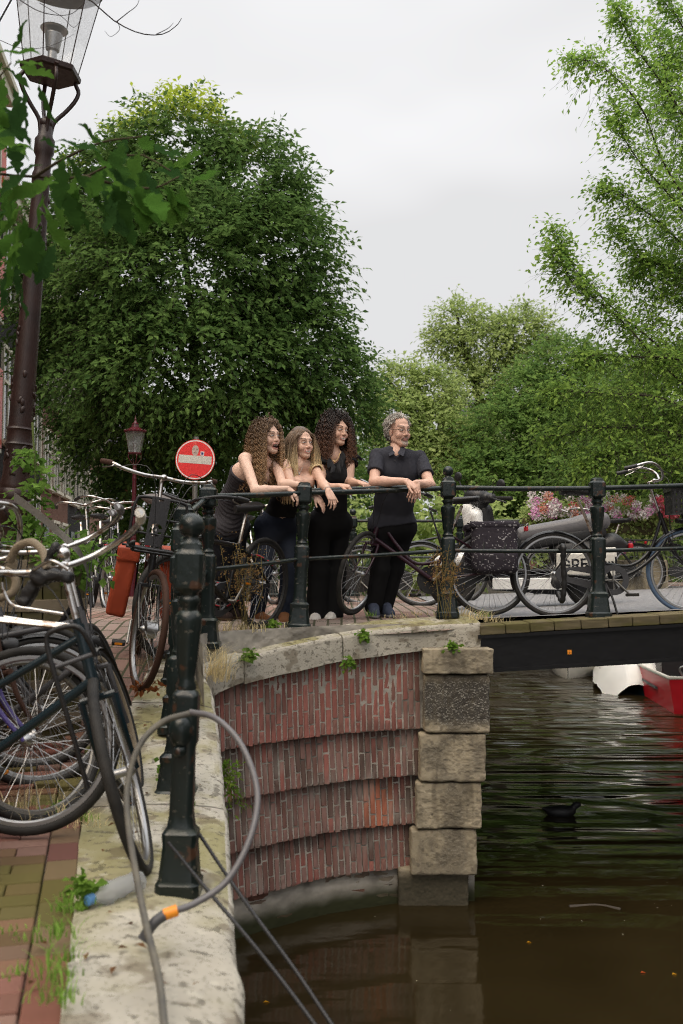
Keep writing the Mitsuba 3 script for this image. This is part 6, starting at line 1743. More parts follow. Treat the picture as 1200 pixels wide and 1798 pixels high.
M[:3, 2] = dd / L
M[:3, 0] = unit(np.cross(A(0, 0, 1), M[:3, 2]))
M[:3, 1] = np.cross(M[:3, 2], M[:3, 0])
M[:3, 3] = p0
m = lathe([(0.0, 0.012), (0.02, 0.013), (0.03, 0.016), (0.06, 0.031), (0.08, 0.032), (0.10, 0.027), (0.13, 0.031), (0.16, 0.026), (0.19, 0.031), (0.21, 0.028)], 28)
m.vertices *= A(L / 0.21, L / 0.21, L / 0.21)
m.vertices += (0.018 * (meshkit.fbm(m.vertices * 30) - 0.5))[:, None] * A(1, 1, 0)
scene['clear_plastic'] = {'type': 'principledthin', 'base_color': {'type': 'rgb', 'value': [0.75, 0.77, 0.80]}, 'roughness': 0.15, 'spec_trans': 0.72, 'diff_trans': 0.4, 'eta': 1.5}
part(bo, 'body', moved(m, M), 'clear_plastic', smooth=50)
m = lathe([(-0.012, 0.013), (-0.01, 0.0155), (0.012, 0.0155), (0.014, 0.013)], 20)
pri('blue_cap', (0.10, 0.26, 0.52), 0.4)
part(bo, 'cap', moved(m, M), 'blue_cap', smooth=40)

# ---------------------------------------------------------------- weeds, grass, fern, litter
rg = np.random.default_rng(61)


def tuft(c, n, h, spread, col, wdt, droop, lean=(0, 0, 0)):
    p0 = np.array(c) + np.c_[rg.normal(0, spread, (n, 2)), np.zeros(n)]
    ang = rg.uniform(0, 2 * PI, n)
    out = np.c_[np.cos(ang), np.sin(ang), np.zeros(n)] * rg.uniform(0.2, 1.0, (n, 1)) + A(*lean)
    hh = h * rg.uniform(0.4, 1.15, n)
    t = np.linspace(0, 1, 6)
    q = p0[:, None] + hh[:, None, None] * (A(0, 0, 1) * (t - droop * t * t)[None, :, None] + out[:, None] * (0.75 * t * t)[None, :, None])
    s = np.c_[-np.sin(ang), np.cos(ang), np.zeros(n)][:, None] * (wdt * (1 - t) + 0.0004)[None, :, None]
    v = np.stack([q + s, q - s], 2).reshape(-1, 3)
    f = np.array([[2 * i, 2 * i + 1, 2 * i + 3, 2 * i + 2] for i in range(5)])
    f = (np.arange(n)[:, None, None] * 12 + f[None]).reshape(-1, 4)
    c = A(*col) * rg.uniform(0.6, 1.3, (n, 1))
    return TM(v, f), np.repeat(c, 12, 0)


straw = (0.80, 0.68, 0.40)
dry = [tuft(c, n, h, sp, straw, 0.0022, 0.5, ln) for c, n, h, sp, ln in [((-0.763, 6.25, 0.283), 70, 0.3, 0.05, (0.5, -0.3, 0)), ((-0.794, 6.3, 0.313), 70, 0.34, 0.05, (0.2, -0.1, 0)), ((-0.769, 6.5, 0.383), 40, 0.22, 0.05, (0.4, -0.4, 0)), ((-0.786, 6.9, 0.539), 50, 0.16, 0.06, (0.2, 0, 0)), ((-0.638, 7, 0.54), 50, 0.13, 0.07, (0, 0, 0)), ((-0.492, 7.2, 0.547), 40, 0.1, 0.06, (0, 0, 0)), ((1.063, 7.62, 0.585), 60, 0.14, 0.06, (0.5, -0.2, 0)), ((0.971, 7.75, 0.604), 40, 0.16, 0.05, (0.3, 0, 0)), ((1.169, 7.6, 0.569), 36, 0.1, 0.06, (0.4, -0.3, 0)), ((0.608, 7.9, 0.605), 40, 0.08, 0.07, (0, 0, 0)), ((0.444, 7.8, 0.588), 30, 0.06, 0.07, (0, 0, 0)), ((-1.088, 3.9, 0), 40, 0.16, 0.05, (0, 0, 0)), ((-0.998, 3.85, -0.008), 30, 0.14, 0.05, (0, 0, 0)), ((-1.249, 4.1, 0.017), 40, 0.18, 0.07, (0, 0, 0))]]
whole('dry_grass', cat([q[0] for q in dry]), 'leaf', 'straw coloured dry grass tufts along the coping and paving', 'grass', smooth=False, color=np.vstack([q[1] for q in dry]), kind='stuff')
grn = [tuft(c, n, h, 0.025, (0.22, 0.38, 0.07), 0.0022, 0.35) for c, n, h in [((-0.66, 2.36, 0.048), 40, 0.07), ((-0.731, 2.65, 0.046), 40, 0.06), ((-0.757, 2.8, 0.053), 36, 0.05), ((-0.773, 2.9, 0.051), 30, 0.05), ((-0.669, 2.45, 0.051), 40, 0.07), ((-0.787, 2.6, 0.05), 20, 0.04), ((-0.765, 2.4, 0.038), 20, 0.04), ((-0.635, 2.25, 0.044), 40, 0.07), ((-0.885, 2.7, 0.028), 16, 0.03), ((0.225, 7.9, 0.596), 30, 0.08), ((0.77, 7.95, 0.603), 24, 0.07), ((-1.15, 4, -0.003), 30, 0.1), ((-0.989, 3.9, 0.022), 30, 0.08), ((1.097, 7.7, 0.603), 20, 0.08), ((-1.847, 9, 0.6), 20, 0.1), ((-0.64, 4.2, -0.007), 14, 0.05)]]
whole('green_grass', cat([q[0] for q in grn]), 'leaf', 'green grass sprouting in the paving joints', 'grass', smooth=False, color=np.vstack([q[1] for q in grn]), kind='stuff')
for (c, dx, dz_, lab) in [((-0.802, 4.55, 0.06), 0.5, 0.6, 'small green weed in the coping joint beside the near post'), ((0.049, 7.18, 0.317), 0.4, -0.3, 'ivy shoot growing from the joint under the coping'), ((-0.749, 2.95, 0.067), 0.3, 0.5, 'weed at the edge of the brick paving by the bottle'), ((-1.133, 4.1, 0.017), 0.6, 0.4, 'broad leaved weed under the purple wheel'), ((0.166, 7.3, 0.491), -0.2, 0.3, 'tiny weed on the coping between two slabs'), ((0.819, 7.38, 0.402), 0.2, 0.4, 'small green weed on the cap of the pillar'), ((-0.619, 6.72, 0.399), 0.0, 0.3, 'tiny clover in the joint of the curved coping'), ((-0.497, 7.15, 0.563), 0.2, 0.5, 'small weed growing on the coping beside the seed heads')]:
    n = 16
    b = A(*c) + rg.normal(0, 0.008, (n, 3)) * A(1, 1, 0.3)
    m, cc = sprays(b, np.stack([rg.normal(dx * 0.4, 0.6, n), rg.normal(-0.2, 0.5, n), rg.normal(dz_, 0.5, n)], 1), rg.uniform(0.02, 0.05, n), 5, 0.034, lambda pos, tone, r: mixcol((0.09, 0.18, 0.03), (0.22, 0.36, 0.06), r.uniform(0, 1, len(pos))), rg, 0.3, 0.8)
    whole('weed', m, 'leaf', lab, 'weed', smooth=False, color=cc)
# fern on the wall
n = 13
fb = A(*(-0.629, 5.35, -0.131))
m, cc = sprays(fb + rg.normal(0, 0.004, (n, 3)), np.stack([rg.uniform(-0.1, 1.0, n), rg.normal(-0.2, 0.35, n), rg.normal(0.25, 0.75, n)], 1), rg.uniform(0.10, 0.19, n), 22, 0.034, lambda pos, tone, r: mixcol((0.08, 0.16, 0.02), (0.22, 0.32, 0.05), tone), rg, 0.35, 0.35)
whole('fern', m, 'leaf', 'green fern growing out of the wall under the near coping', 'fern', smooth=False, color=cc)
# seed heads
for (c, h, w, lab) in [((-0.67, 7, 0.552), 0.62, 0.16, 'tall reddish brown seed heads standing before the chain lock'), ((0.804, 7.55, 0.589), 0.55, 0.11, 'tall dry seed heads growing in front of the ball topped post')]:
    t = thing('seed_head_weed', lab, 'weed')
    st, pp, pd = [], [], []
    for k in range(9):
        p0 = A(*c) + A(rg.normal(0, 0.03), rg.normal(0, 0.03), 0)
        p1 = p0 + A(rg.normal(0, w * 0.5), rg.normal(0, 0.05), h * rg.uniform(0.7, 1.05))
        st.append(tube(spline([p0, (p0 + p1) / 2 + A(rg.normal(0, 0.02), 0, 0), p1], 8), 0.0022, 4))
        for j in range(20):
            q = p0 + (p1 - p0) * rg.uniform(0.42, 1.0) + rg.normal(0, 0.035, 3)
            pp.append(q)
            pd.append(rg.normal(size=3))
    b = cat(st)
    part(t, 'stems', b, 'bark', smooth=True, color=bark_col(b, (0.16, 0.13, 0.05)), kind='stuff')
    m, cc = sprays(np.array(pp), np.array(pd), rg.uniform(0.02, 0.05, len(pp)), 5, 0.013, lambda pos, tone, r: mixcol((0.30, 0.16, 0.06), (0.42, 0.30, 0.12), r.uniform(0, 1, len(pos))), rg, 0.1, 0.7)
    part(t, 'seeds', m, 'leaf', smooth=False, color=cc, kind='stuff')
# fallen leaves on the coping
n = 60
pos = []
for k in range(n):
    y = rg.uniform(2.3, 6.0)
    pos.append(A(float(np.interp(y, EDGE[:, 1], EDGE[:, 0])) - rg.uniform(0.1, 0.5), y, float(gz(y)) + 0.035))
m, c = leaf_mesh(np.array(pos), np.c_[rg.normal(size=(n, 2)), np.zeros(n)], A(0, 0, 1) + rg.normal(0, 0.2, (n, 3)), rg.uniform(0.015, 0.045, n), A(0.13, 0.07, 0.035) * rg.uniform(0.6, 1.6, (n, 1)), 0.5)
whole('leaf_litter', m, 'leaf', 'scattered brown fallen leaves on the mossy coping', 'leaf litter', smooth=False, color=c, kind='stuff')
pos = A(*(-1.055, 5.5, 0.337)) + rg.normal(0, 1, (60, 3)) * A(0.06, 0.04, 0.015)
m, c = leaf_mesh(pos, rg.normal(size=(60, 3)), rg.normal(0, 1, (60, 3)), rg.uniform(0.03, 0.06, 60), A(0.22, 0.08, 0.03) * rg.uniform(0.6, 1.5, (60, 1)), 0.5)
whole('dead_leaves', m, 'leaf', 'heap of curled rusty brown dead leaves under the brown tyred front wheel', 'dead leaves', smooth=False, color=c, kind='stuff')
for (p, cl, lab) in [((-0.453, 5.879, -1.515), (0.55, 0.26, 0.02), 'yellow leaf floating at the bottom beside the mooring lines'), ((1.236, 6.787, -1.515), (0.55, 0.26, 0.02), 'orange leaf floating near the ripples right of the pillar'), ((1.849, 6.295, -1.515), (0.50, 0.10, 0.03), 'rust red leaf floating at the lower right'), ((2.034, 6.27, -1.515), (0.6, 0.3, 0.03), 'small orange leaf floating at the right edge')]:
    m, c = leaf_mesh(A(*p)[None], A(1, 0.3, 0)[None], A(0, 0, 1.0)[None], 0.04, A(*cl)[None], 0.7)
    whole('floating_leaf', m, 'leaf', lab, 'leaf', smooth=False, color=c)
n = 70
pos = np.array([(rg.uniform(-0.2, 3.2), rg.uniform(3.6, 12), WATER + 0.004) for _ in range(n)])
m, c = leaf_mesh(pos, np.c_[rg.normal(size=(n, 2)), np.zeros(n)], A(0, 0, 1) + rg.normal(0, 0.1, (n, 3)), rg.uniform(0.008, 0.02, n), A(0.5, 0.46, 0.34) * rg.uniform(0.5, 1.2, (n, 1)), 0.8)
whole('floating_specks', m, 'leaf', 'pale specks of debris floating on the canal', 'debris', smooth=False, color=c, kind='stuff')


# ---------------------------------------------------------------- people
def head_matrix(c, yaw, pitch=0.0, roll=0.0, s=1.0):
    """face along local x; yaw 0 = to the right of the picture, negative = turned to the viewer; pitch > 0 looks down"""
    M = trimesh.transformations.translation_matrix(c) @ rot([0, 0, 1], yaw) @ rot([0, 1, 0], pitch) @ rot([1, 0, 0], roll)
    S = np.eye(4)
    S[:3, :3] *= s
    return M @ S


def head(M, skin, lip, brow, iris=(0.05, 0.03, 0.02), mouth='smile', beard=None, h=0.003, male=False):
    s = np.linalg.norm(M[:3, 0])
    R = M[:3, :3] / s
    X = lambda p: M[:3, :3] @ A(*p) + M[:3, 3]
    E = lambda c, r, k=0.02, op='u': ell(X(c), A(*r) * s, R, k * s, op)
    Cc = lambda a, b, ra, rb, k=0.02, op='u': cap(X(a), X(b), ra * s, rb * s, k * s, op)
    j = 0.012 if mouth == 'laugh' else 0.0
    p = [E((-0.018, 0, 0.036), (0.096, 0.076, 0.088)), E((0.022, 0, -0.025), (0.066, 0.064, 0.088)), E((-0.055, 0, -0.02), (0.05, 0.058, 0.06)),
         Cc((0.0, 0.036, -0.07), (0.060, 0.010, -0.098 - j), 0.026, 0.024), Cc((0.0, -0.036, -0.07), (0.060, -0.010, -0.098 - j), 0.026, 0.024), E((0.074, 0, -0.104 - j), (0.018, 0.021, 0.016), 0.012),
         E((0.056, 0.037, -0.040), (0.029, 0.025, 0.026), 0.018), E((0.056, -0.037, -0.040), (0.029, 0.025, 0.026), 0.018),
         Cc((0.078, -0.034, 0.026), (0.078, 0.034, 0.026), 0.011, 0.011, 0.018), Cc((0.086, 0, 0.012), (0.100, 0, -0.033), 0.0080, 0.0115, 0.011),
         E((0.093, 0.0115, -0.038), (0.010, 0.0085, 0.008), 0.006), E((0.093, -0.0115, -0.038), (0.010, 0.0085, 0.008), 0.006), E((0.076, 0, -0.066), (0.019, 0.030, 0.022), 0.012)]
    for y in (-0.032, 0.032):
        p += [E((0.103, y, 0.001), (0.019, 0.018, 0.0105), 0.010, 's'), E((0.0755, y, -0.001), (0.0145, 0.0165, 0.0125), 0.004),
              E((-0.010, y / 0.032 * 0.077, -0.018), (0.020, 0.008, 0.031), 0.006)]
    if male:
        p += [E((0.072, 0, -0.106), (0.022, 0.028, 0.020), 0.012), Cc((0.0, 0.046, -0.066), (0.055, 0.016, -0.10), 0.024, 0.024), Cc((0.0, -0.046, -0.066), (0.055, -0.016, -0.10), 0.024, 0.024)]
    zl = -0.068
    if mouth == 'laugh':
        p += [E((0.090, 0, zl + 0.006), (0.011, 0.027, 0.006), 0.006), E((0.086, 0, zl - 0.029), (0.012, 0.023, 0.008), 0.006), E((0.100, 0, zl - 0.010), (0.032, 0.024, 0.016), 0.003, 's')]
    else:
        p += [E((0.0905, 0, zl + 0.004), (0.009, 0.025, 0.005), 0.005), E((0.089, 0, zl - 0.010), (0.010, 0.020, 0.006), 0.005)]
        if mouth == 'smile':
            p += [E((0.102, 0, zl - 0.002), (0.020, 0.022, 0.0042), 0.002, 's')]
    m = sdf(p, h * s)
    q = (m.vertices - M[:3, 3]) @ R / s
    x, y, z = q.T
    ay = np.abs(y)
    c = np.tile(A(*skin), (len(q), 1)) * (0.95 + 0.10 * meshkit.noise(m.vertices * 90))[:, None]
    f = lambda cond: np.clip(cond, 0, 1)[:, None]
    red = np.exp(-(((ay - 0.040) / 0.018) ** 2 + ((z + 0.038) / 0.018) ** 2)) * (x > 0.03)
    nose_r = np.exp(-((y / 0.016) ** 2 + ((z + 0.036) / 0.012) ** 2)) * (x > 0.09)
    c = c * (1 - 0.30 * f(red + 0.6 * nose_r)) + A(skin[0] * 1.02, skin[1] * 0.66, skin[2] * 0.62) * 0.30 * f(red + 0.6 * nose_r)

    def paint(cond, col, a=1.0):
        w = f(cond) * a
        return c * (1 - w) + A(*col) * w
    lo = zl - (0.033 if mouth == 'laugh' else 0.016)
    smilez = zl - 0.004 + 10.0 * y * y
    inlip = (x > 0.070) & (ay < 0.028) & (z < smilez + 0.014) & (z > lo + 6.0 * y * y - 0.001)
    c = paint(inlip * 1.0, lip, 0.8)
    if mouth == 'laugh':
        hole = (x > 0.060) & (((y / 0.0235) ** 2 + ((z - zl + 0.010) / 0.016) ** 2) < 1.0)
        c = paint(hole * 1.0, (0.05, 0.012, 0.012))
        c = paint((hole & (z > zl - 0.0055) & (x > 0.068)) * 1.0, (0.80, 0.77, 0.72))
    elif mouth == 'smile':
        tt = (x > 0.070) & (ay < 0.021) & (np.abs(z - zl + 0.002 - 7 * y * y) < 0.0058)
        c = paint(tt * 1.0, (0.78, 0.75, 0.70))
    else:
        c = paint(((x > 0.08) & (ay < 0.020) & (np.abs(z - zl + 0.002 - 5 * y * y) < 0.002)) * 1.0, (0.14, 0.05, 0.045))
    bz = 0.025 + 0.008 * np.sin(np.clip((ay - 0.014) / 0.040, 0, 1) * PI * 0.8)
    c = paint(((x > 0.045) & (ay > 0.014) & (ay < 0.054) & (np.abs(z - bz) < 0.0042)) * 1.0, brow, 0.85)
    ey = ((ay - 0.032) / 0.0155) ** 2 + (z / (0.0052 if mouth != 'none' else 0.007)) ** 2
    eye = (x > 0.060) & (ey < 1.0)
    c = paint(eye * 1.0, (0.42, 0.39, 0.37))
    c = paint((eye & ((y - np.sign(y) * 0.032 - 0.002) ** 2 + z ** 2 < 0.0066 ** 2)) * 1.0, iris)
    c = paint(((x > 0.058) & (ey < 2.6) & (ey >= 0.85) & (z > 0.001)) * 1.0, (0.04, 0.025, 0.02), 0.85)
    c = paint(((x > 0.09) & (np.abs(ay - 0.007) < 0.004) & (z < -0.041) & (z > -0.048)) * 1.0, (0.14, 0.05, 0.04), 0.7)
    if beard is not None:
        go = ((x > 0.055) & (((y / 0.034) ** 2 + ((z + 0.080) / 0.034) ** 2) < 1.0) & ~((ay < 0.021) & (z > lo + 0.001) & (z < zl + 0.006))) & (z < -0.050)
        n = meshkit.noise(m.vertices * 260)
        mix_ = np.clip((-z - 0.075) / 0.03, 0, 1)
        col_b = A(*beard[0]) * (1 - mix_[:, None]) + A(*beard[1]) * mix_[:, None]
        w = (go * (0.55 + 0.45 * n))[:, None]
        c = c * (1 - w) + col_b * w
    return m, c


def hand(w, d, n, side, L=1.0, curl=(25, 35, 25), spread=4.0, thumb=35.0, skin=(0.5, 0.3, 0.22), seed=0):
    """w: wrist; d: towards the knuckles; n: out of the back of the hand; side: +1 thumb on cross(d, n), -1 opposite"""
    rr = np.random.default_rng(seed)
    w, d, n = A(*w), unit(A(*d)), A(*n)
    n = unit(n - d * (n @ d))
    u = np.cross(d, n) * side              # towards the thumb
    S = 0.92 * L
    p = []
    kn = []
    for i, o in enumerate((0.030, 0.010, -0.010, -0.028)):
        k = w + d * S * (0.088, 0.092, 0.088, 0.080)[i] + u * S * o
        kn.append(k)
        p.append(cap(w + u * S * o * 0.6 + d * 0.005, k, 0.0175 * S, 0.0115 * S, 0.012))
    p.append(ell(w + d * S * 0.045, A(0.045, 0.038, 0.014) * S, np.stack([d, u, n], 1), 0.012))
    tips = []
    for i, k in enumerate(kn):
        q, dd, nn = k, d + u * math.radians(spread) * (1.5 - i) * 0.9, n
        dd = unit(dd)
        ln = A(0.044, 0.027, 0.021) * (0.95, 1.05, 1.0, 0.80)[i] * S
        for s in range(3):
            a = math.radians(curl[s] + rr.uniform(-7, 7) + i * 2)
            nd = dd * math.cos(a) - nn * math.sin(a)
            nn = nn * math.cos(a) + dd * math.sin(a)
            dd = nd
            e = q + dd * ln[s]
            r0 = (0.0090, 0.0080, 0.0070)[s] * S * (0.88 if i == 3 else 1)
            p.append(cap(q, e, r0, r0 * 0.88, 0.003))
            q = e
        tips.append((q, nn))
    a = math.radians(thumb)
    t0 = w + d * S * 0.022 + u * S * 0.022
    td = unit(d * math.cos(a) + u * math.sin(a) - n * 0.25)
    t1 = t0 + td * S * 0.042
    td2 = unit(td + d * 0.5 - n * 0.1)
    t2 = t1 + td2 * S * 0.032
    t3 = t2 + unit(td2 + d * 0.3) * S * 0.024
    p += [cap(t0, t1, 0.0145 * S, 0.0105 * S, 0.008), cap(t1, t2, 0.0105 * S, 0.0092 * S, 0.003), cap(t2, t3, 0.0092 * S, 0.0078 * S, 0.003)]
    m = sdf(p, 0.003)
    c = np.tile(A(*skin), (len(m.vertices), 1)) * (0.93 + 0.14 * meshkit.noise(m.vertices * 120))[:, None]
    for q, nn in tips:
        e = np.linalg.norm(m.vertices - (q + nn * 0.005), axis=1)
        c[e < 0.0075] = A(0.62, 0.50, 0.48)
        kk = np.clip(1 - e / 0.03, 0, 1)[:, None] * 0.15
        c = c * (1 - kk) + A(skin[0] * 1.0, skin[1] * 0.72, skin[2] * 0.70) * kk
    return m, c


def torso(J, s=1.0, add=0.0, wid=1.0):
    lat = unit(J['hipL'] - J['hipR'])
    lat2 = unit(J['shL'] - J['shR'])
    pel = (J['hipL'] + J['hipR']) / 2
    wa, chst = J['waist'], J['chest']
    p = []
    for g in (-1, 1):
        p += [cap(pel + lat * g * 0.055 * s * wid, wa + lat * g * 0.050 * s * wid, 0.098 * s + add, 0.078 * s + add, 0.06),
              cap(wa + lat * g * 0.050 * s * wid, chst + lat2 * g * 0.070 * s * wid, 0.078 * s + add, 0.088 * s + add, 0.06),
              cap(chst + lat2 * g * 0.065 * s * wid, J['neck'] + lat2 * g * 0.05 * s - A(0, 0, 0.05), 0.085 * s + add, 0.050 * s + add, 0.05)]
    p += [cap(J['shR'] * 0.85 + J['neck'] * 0.15, J['neck'] - A(0, 0, 0.02), 0.045 * s + add, 0.040 * s + add, 0.05), cap(J['shL'] * 0.85 + J['neck'] * 0.15, J['neck'] - A(0, 0, 0.02), 0.045 * s + add, 0.040 * s + add, 0.05)]
    return p


def arms(J, s=1.0, add=0.0):
    p = []
    for g in 'RL':
        p += [cap(J['sh' + g], J['el' + g], 0.048 * s + add, 0.036 * s + add, 0.035), cap(J['el' + g], J['el' + g] * 0.72 + J['wr' + g] * 0.28, 0.037 * s + add, 0.039 * s + add, 0.02), cap(J['el' + g] * 0.72 + J['wr' + g] * 0.28, J['wr' + g], 0.039 * s + add, 0.0235 * s + add, 0.02)]
    return p


def legs(J, s=1.0, add=0.0, flare=0.0):
    p = []
    for g in 'RL':
        p += [cap(J['hip' + g], J['kn' + g], 0.082 * s + add, 0.054 * s + add + flare * 0.3, 0.04), cap(J['kn' + g], J['an' + g], 0.060 * s + add + flare * 0.3, 0.040 * s + add + flare, 0.03)]
    lat = unit(J['hipL'] - J['hipR'])
    pel = (J['hipL'] + J['hipR']) / 2
    p += [cap(J['hipR'] - lat * 0.0, J['hipL'], 0.098 * s + add, 0.098 * s + add, 0.05), cap(pel - lat * 0.04, pel * 0.4 + J['waist'] * 0.6 - lat * 0.04, 0.10 * s + add, 0.082 * s + add, 0.05), cap(pel + lat * 0.04, pel * 0.4 + J['waist'] * 0.6 + lat * 0.04, 0.10 * s + add, 0.082 * s + add, 0.05)]
    return p


def pelvis(J, s=1.0, add=0.0):
    return legs(J, s, add)[-3:]


def folds(amp, sc, sd=0, st=(1, 1, 1)):
    return lambda p: amp * (meshkit.fbm(p * A(*st) * sc + sd, octaves=2) - 0.5) * 2


def solid_col(m, c, var=0.15, sc=60):
    return np.tile(A(*c), (len(m.vertices), 1)) * (1 - var / 2 + var * meshkit.noise(m.vertices * sc))[:, None]


def shoe(an, toe, c, sole, sd):
    d = unit(A(toe[0] - an[0], toe[1] - an[1], 0))
    base = min(an[2], toe[2])
    a, t = A(an[0], an[1], an[2]), A(toe[0], toe[1], toe[2])
    zf = t[2] - 0.03
    p = [cap(a - d * 0.03 + A(0, 0, -0.02), A(*(a + d * 0.03)), 0.045, 0.042, 0.03), cap(A(a[0], a[1], zf + 0.03) - d * 0.04, A(t[0], t[1], zf + 0.03), 0.042, 0.036, 0.03), cap(a + d * 0.03, A(t[0], t[1], zf + 0.035) - d * 0.03, 0.04, 0.035, 0.03), half((0, 0, zf), (0, 0, -1), 0.004)]
    m = sdf(p, 0.006)
    cc = solid_col(m, c)
    lowz = m.vertices[:, 2] < zf + 0.024
    cc[lowz] = A(*sole)
    return m, cc


def figure(name, label, J, M, skin, hd, hands, s, neck_r=0.05):
    body = torso(J, s) + arms(J, s) + legs(J, s) + [cap(J['neck'] - A(0, 0, 0.03), M[:3, :3] @ A(-0.022, 0, -0.06) + M[:3, 3], neck_r, neck_r * 0.93, 0.03)]
    for g in 'RL':
        body.append(cap(J['an' + g], J['toe' + g], 0.034, 0.028, 0.02))
    if 'bust' in J:
        body += [ell(b, (0.055, 0.055, 0.055), None, 0.04) for b in J['bust']]
    m = sdf(body, 0.0075)
    c = solid_col(m, skin, 0.10, 40)
    ms, cs = [m, hd[0]], [c, hd[1]]
    for q in hands:
        ms.append(q[0])
        cs.append(q[1])
    k = thing(name, label, 'person')
    scene[k] = put(cat(ms), 'skin', True, np.vstack(cs))
    return k


def strands(roots, dirs, length, npts, stiff, curl, pitch, fall, M, hs, rg, rad, avoid=None, twist=1.0):
    """hair clumps: leave the scalp along dirs, then fall; curl = helix radius"""
    N = len(roots)
    p, v = roots.copy(), unit(dirs)
    step = length / npts
    R, c0 = M[:3, :3] / hs, M[:3, 3]
    P = [p.copy()]
    wob = rg.normal(0, 0.25, (N, 3))
    for k in range(npts):
        v = unit(v * stiff + A(0, 0, -1) * fall + wob * 0.12)
        p = p + v * step[:, None]
        q = (p - c0) @ R / hs
        r = np.linalg.norm((q - A(-0.018, 0, 0.02)) / A(0.106, 0.088, 0.112), axis=1)
        q2 = A(-0.018, 0, 0.02) + (q - A(-0.018, 0, 0.02)) / np.minimum(r, 1.0)[:, None]
        fc = (q2[:, 0] > 0.005) & (q2[:, 2] < 0.062) & (np.abs(q2[:, 1]) < 0.080)
        q2[fc, 1] = np.where(q2[fc, 1] >= 0, 1, -1) * (0.080 + 0.004 * rg.uniform(size=fc.sum()))
        q2[:, 0] = np.minimum(q2[:, 0], 0.062)
        p = c0 + (q2 * hs) @ R.T
        if avoid is not None:
            for (a, b, rr) in avoid:
                ba = b - a
                t = np.clip((p - a) @ ba / (ba @ ba), 0, 1)
                cl = a + t[:, None] * ba
                dd = np.linalg.norm(p - cl, axis=1)
                push = np.maximum(rr - dd, 0)
                p = p + (p - cl) / (dd[:, None] + 1e-6) * push[:, None]
        P.append(p.copy())
    P = np.stack(P, 1)
    n = P.shape[1]
    up = 3
    tt = np.linspace(0, n - 1, (n - 1) * up + 1) if curl is not None and np.max(curl) > 0.004 else np.arange(n) * 1.0
    i = np.minimum(tt.astype(int), n - 2)
    f = (tt - i)[None, :, None]
    Q = P[:, i] * (1 - f) + P[:, i + 1] * f
    tg = unit(np.gradient(Q, axis=1))
    a = unit(np.cross(tg, A(0.3, 0.9, 0.1)))
    b = np.cross(tg, a)
    s = tt[None] * step[:, None]
    ph = rg.uniform(0, 2 * PI, (N, 1)) + s * (2 * PI / pitch) * rg.choice([-1, 1], (N, 1))
    amp = np.reshape(curl, (-1, 1)) * np.clip(s / 0.06, 0, 1)
    Q = Q + (amp * np.cos(ph))[..., None] * a + (amp * np.sin(ph))[..., None] * b
    tg = unit(np.gradient(Q, axis=1))
    a = unit(np.cross(tg, A(0.3, 0.9, 0.1)))
    b = np.cross(tg, a)
    m = Q.shape[1]
    pr = rad * np.interp(np.linspace(0, 1, m), [0, 0.1, 0.8, 1], [0.7, 1, 0.9, 0.25])
    g = np.arange(3) * 2 * PI / 3
    V = Q[:, :, None] + pr[None, :, None, None] * (np.cos(g)[None, None, :, None] * a[:, :, None] + np.sin(g)[None, None, :, None] * b[:, :, None])
    F = []
    for k in range(m - 1):
        for j in range(3):
            F.append([k * 3 + j, k * 3 + (j + 1) % 3, (k + 1) * 3 + (j + 1) % 3, (k + 1) * 3 + j])
    F = (np.arange(N)[:, None, None] * (m * 3) + np.array(F)[None]).reshape(-1, 4)
    t = np.broadcast_to(np.linspace(0, 1, m)[None, :, None], (N, m, 3)).reshape(-1)
    return TM(V.reshape(-1, 3), F), t, np.repeat(np.arange(N), m * 3)


def scalp(n, M, hs, rg, front=0.35, low=-0.055, part_y=None):
    """roots on the skull behind the hairline"""
    d = unit(rg.normal(size=(n * 4, 3)))
    q = A(-0.018, 0, 0.036) + d * A(0.097, 0.078, 0.090)
    hair = q[:, 0] < 0.050 + 0.22 * (q[:, 2] - 0.075) * -1.0 * (q[:, 2] > 0.02) - (q[:, 2] < 0.045) * 0.065
    keep = (q[:, 2] > low) & (q[:, 0] < np.where(q[:, 2] > 0.085, 0.060, np.where(q[:, 2] > 0.05, 0.040 - 0 * q[:, 0], 0.002)))
    q, d = q[keep][:n], d[keep][:n]
    R = M[:3, :3] / hs
    return M[:3, 3] + (q * hs) @ R.T, d @ R.T, q


def hair_cap(M, hs, extra=()):
    R = M[:3, :3] / hs
    X = lambda p: M[:3, :3] @ A(*p) + M[:3, 3]
    p = [ell(X((-0.028, 0, 0.044)), A(0.098, 0.083, 0.092) * hs, R, 0.02), ell(X((-0.062, 0, -0.01)), A(0.055, 0.075, 0.085) * hs, R, 0.03)]
    p += [ell(X(c), A(*r) * hs, R, 0.03) for c, r in extra]
    p.append(half(X((0.058, 0, 0.085)), R @ unit(A(1.0, 0, -0.55)), 0.01))
    return sdf(p, 0.006, bump=folds(0.006, 60))


SK1, SK2, SK3, SK4 = (0.66, 0.44, 0.34), (0.65, 0.42, 0.32), (0.58, 0.36, 0.265), (0.62, 0.385, 0.295)
V = lambda **k: {a: (A(*b) if a != 'bust' else [A(*q) for q in b]) for a, b in k.items()}

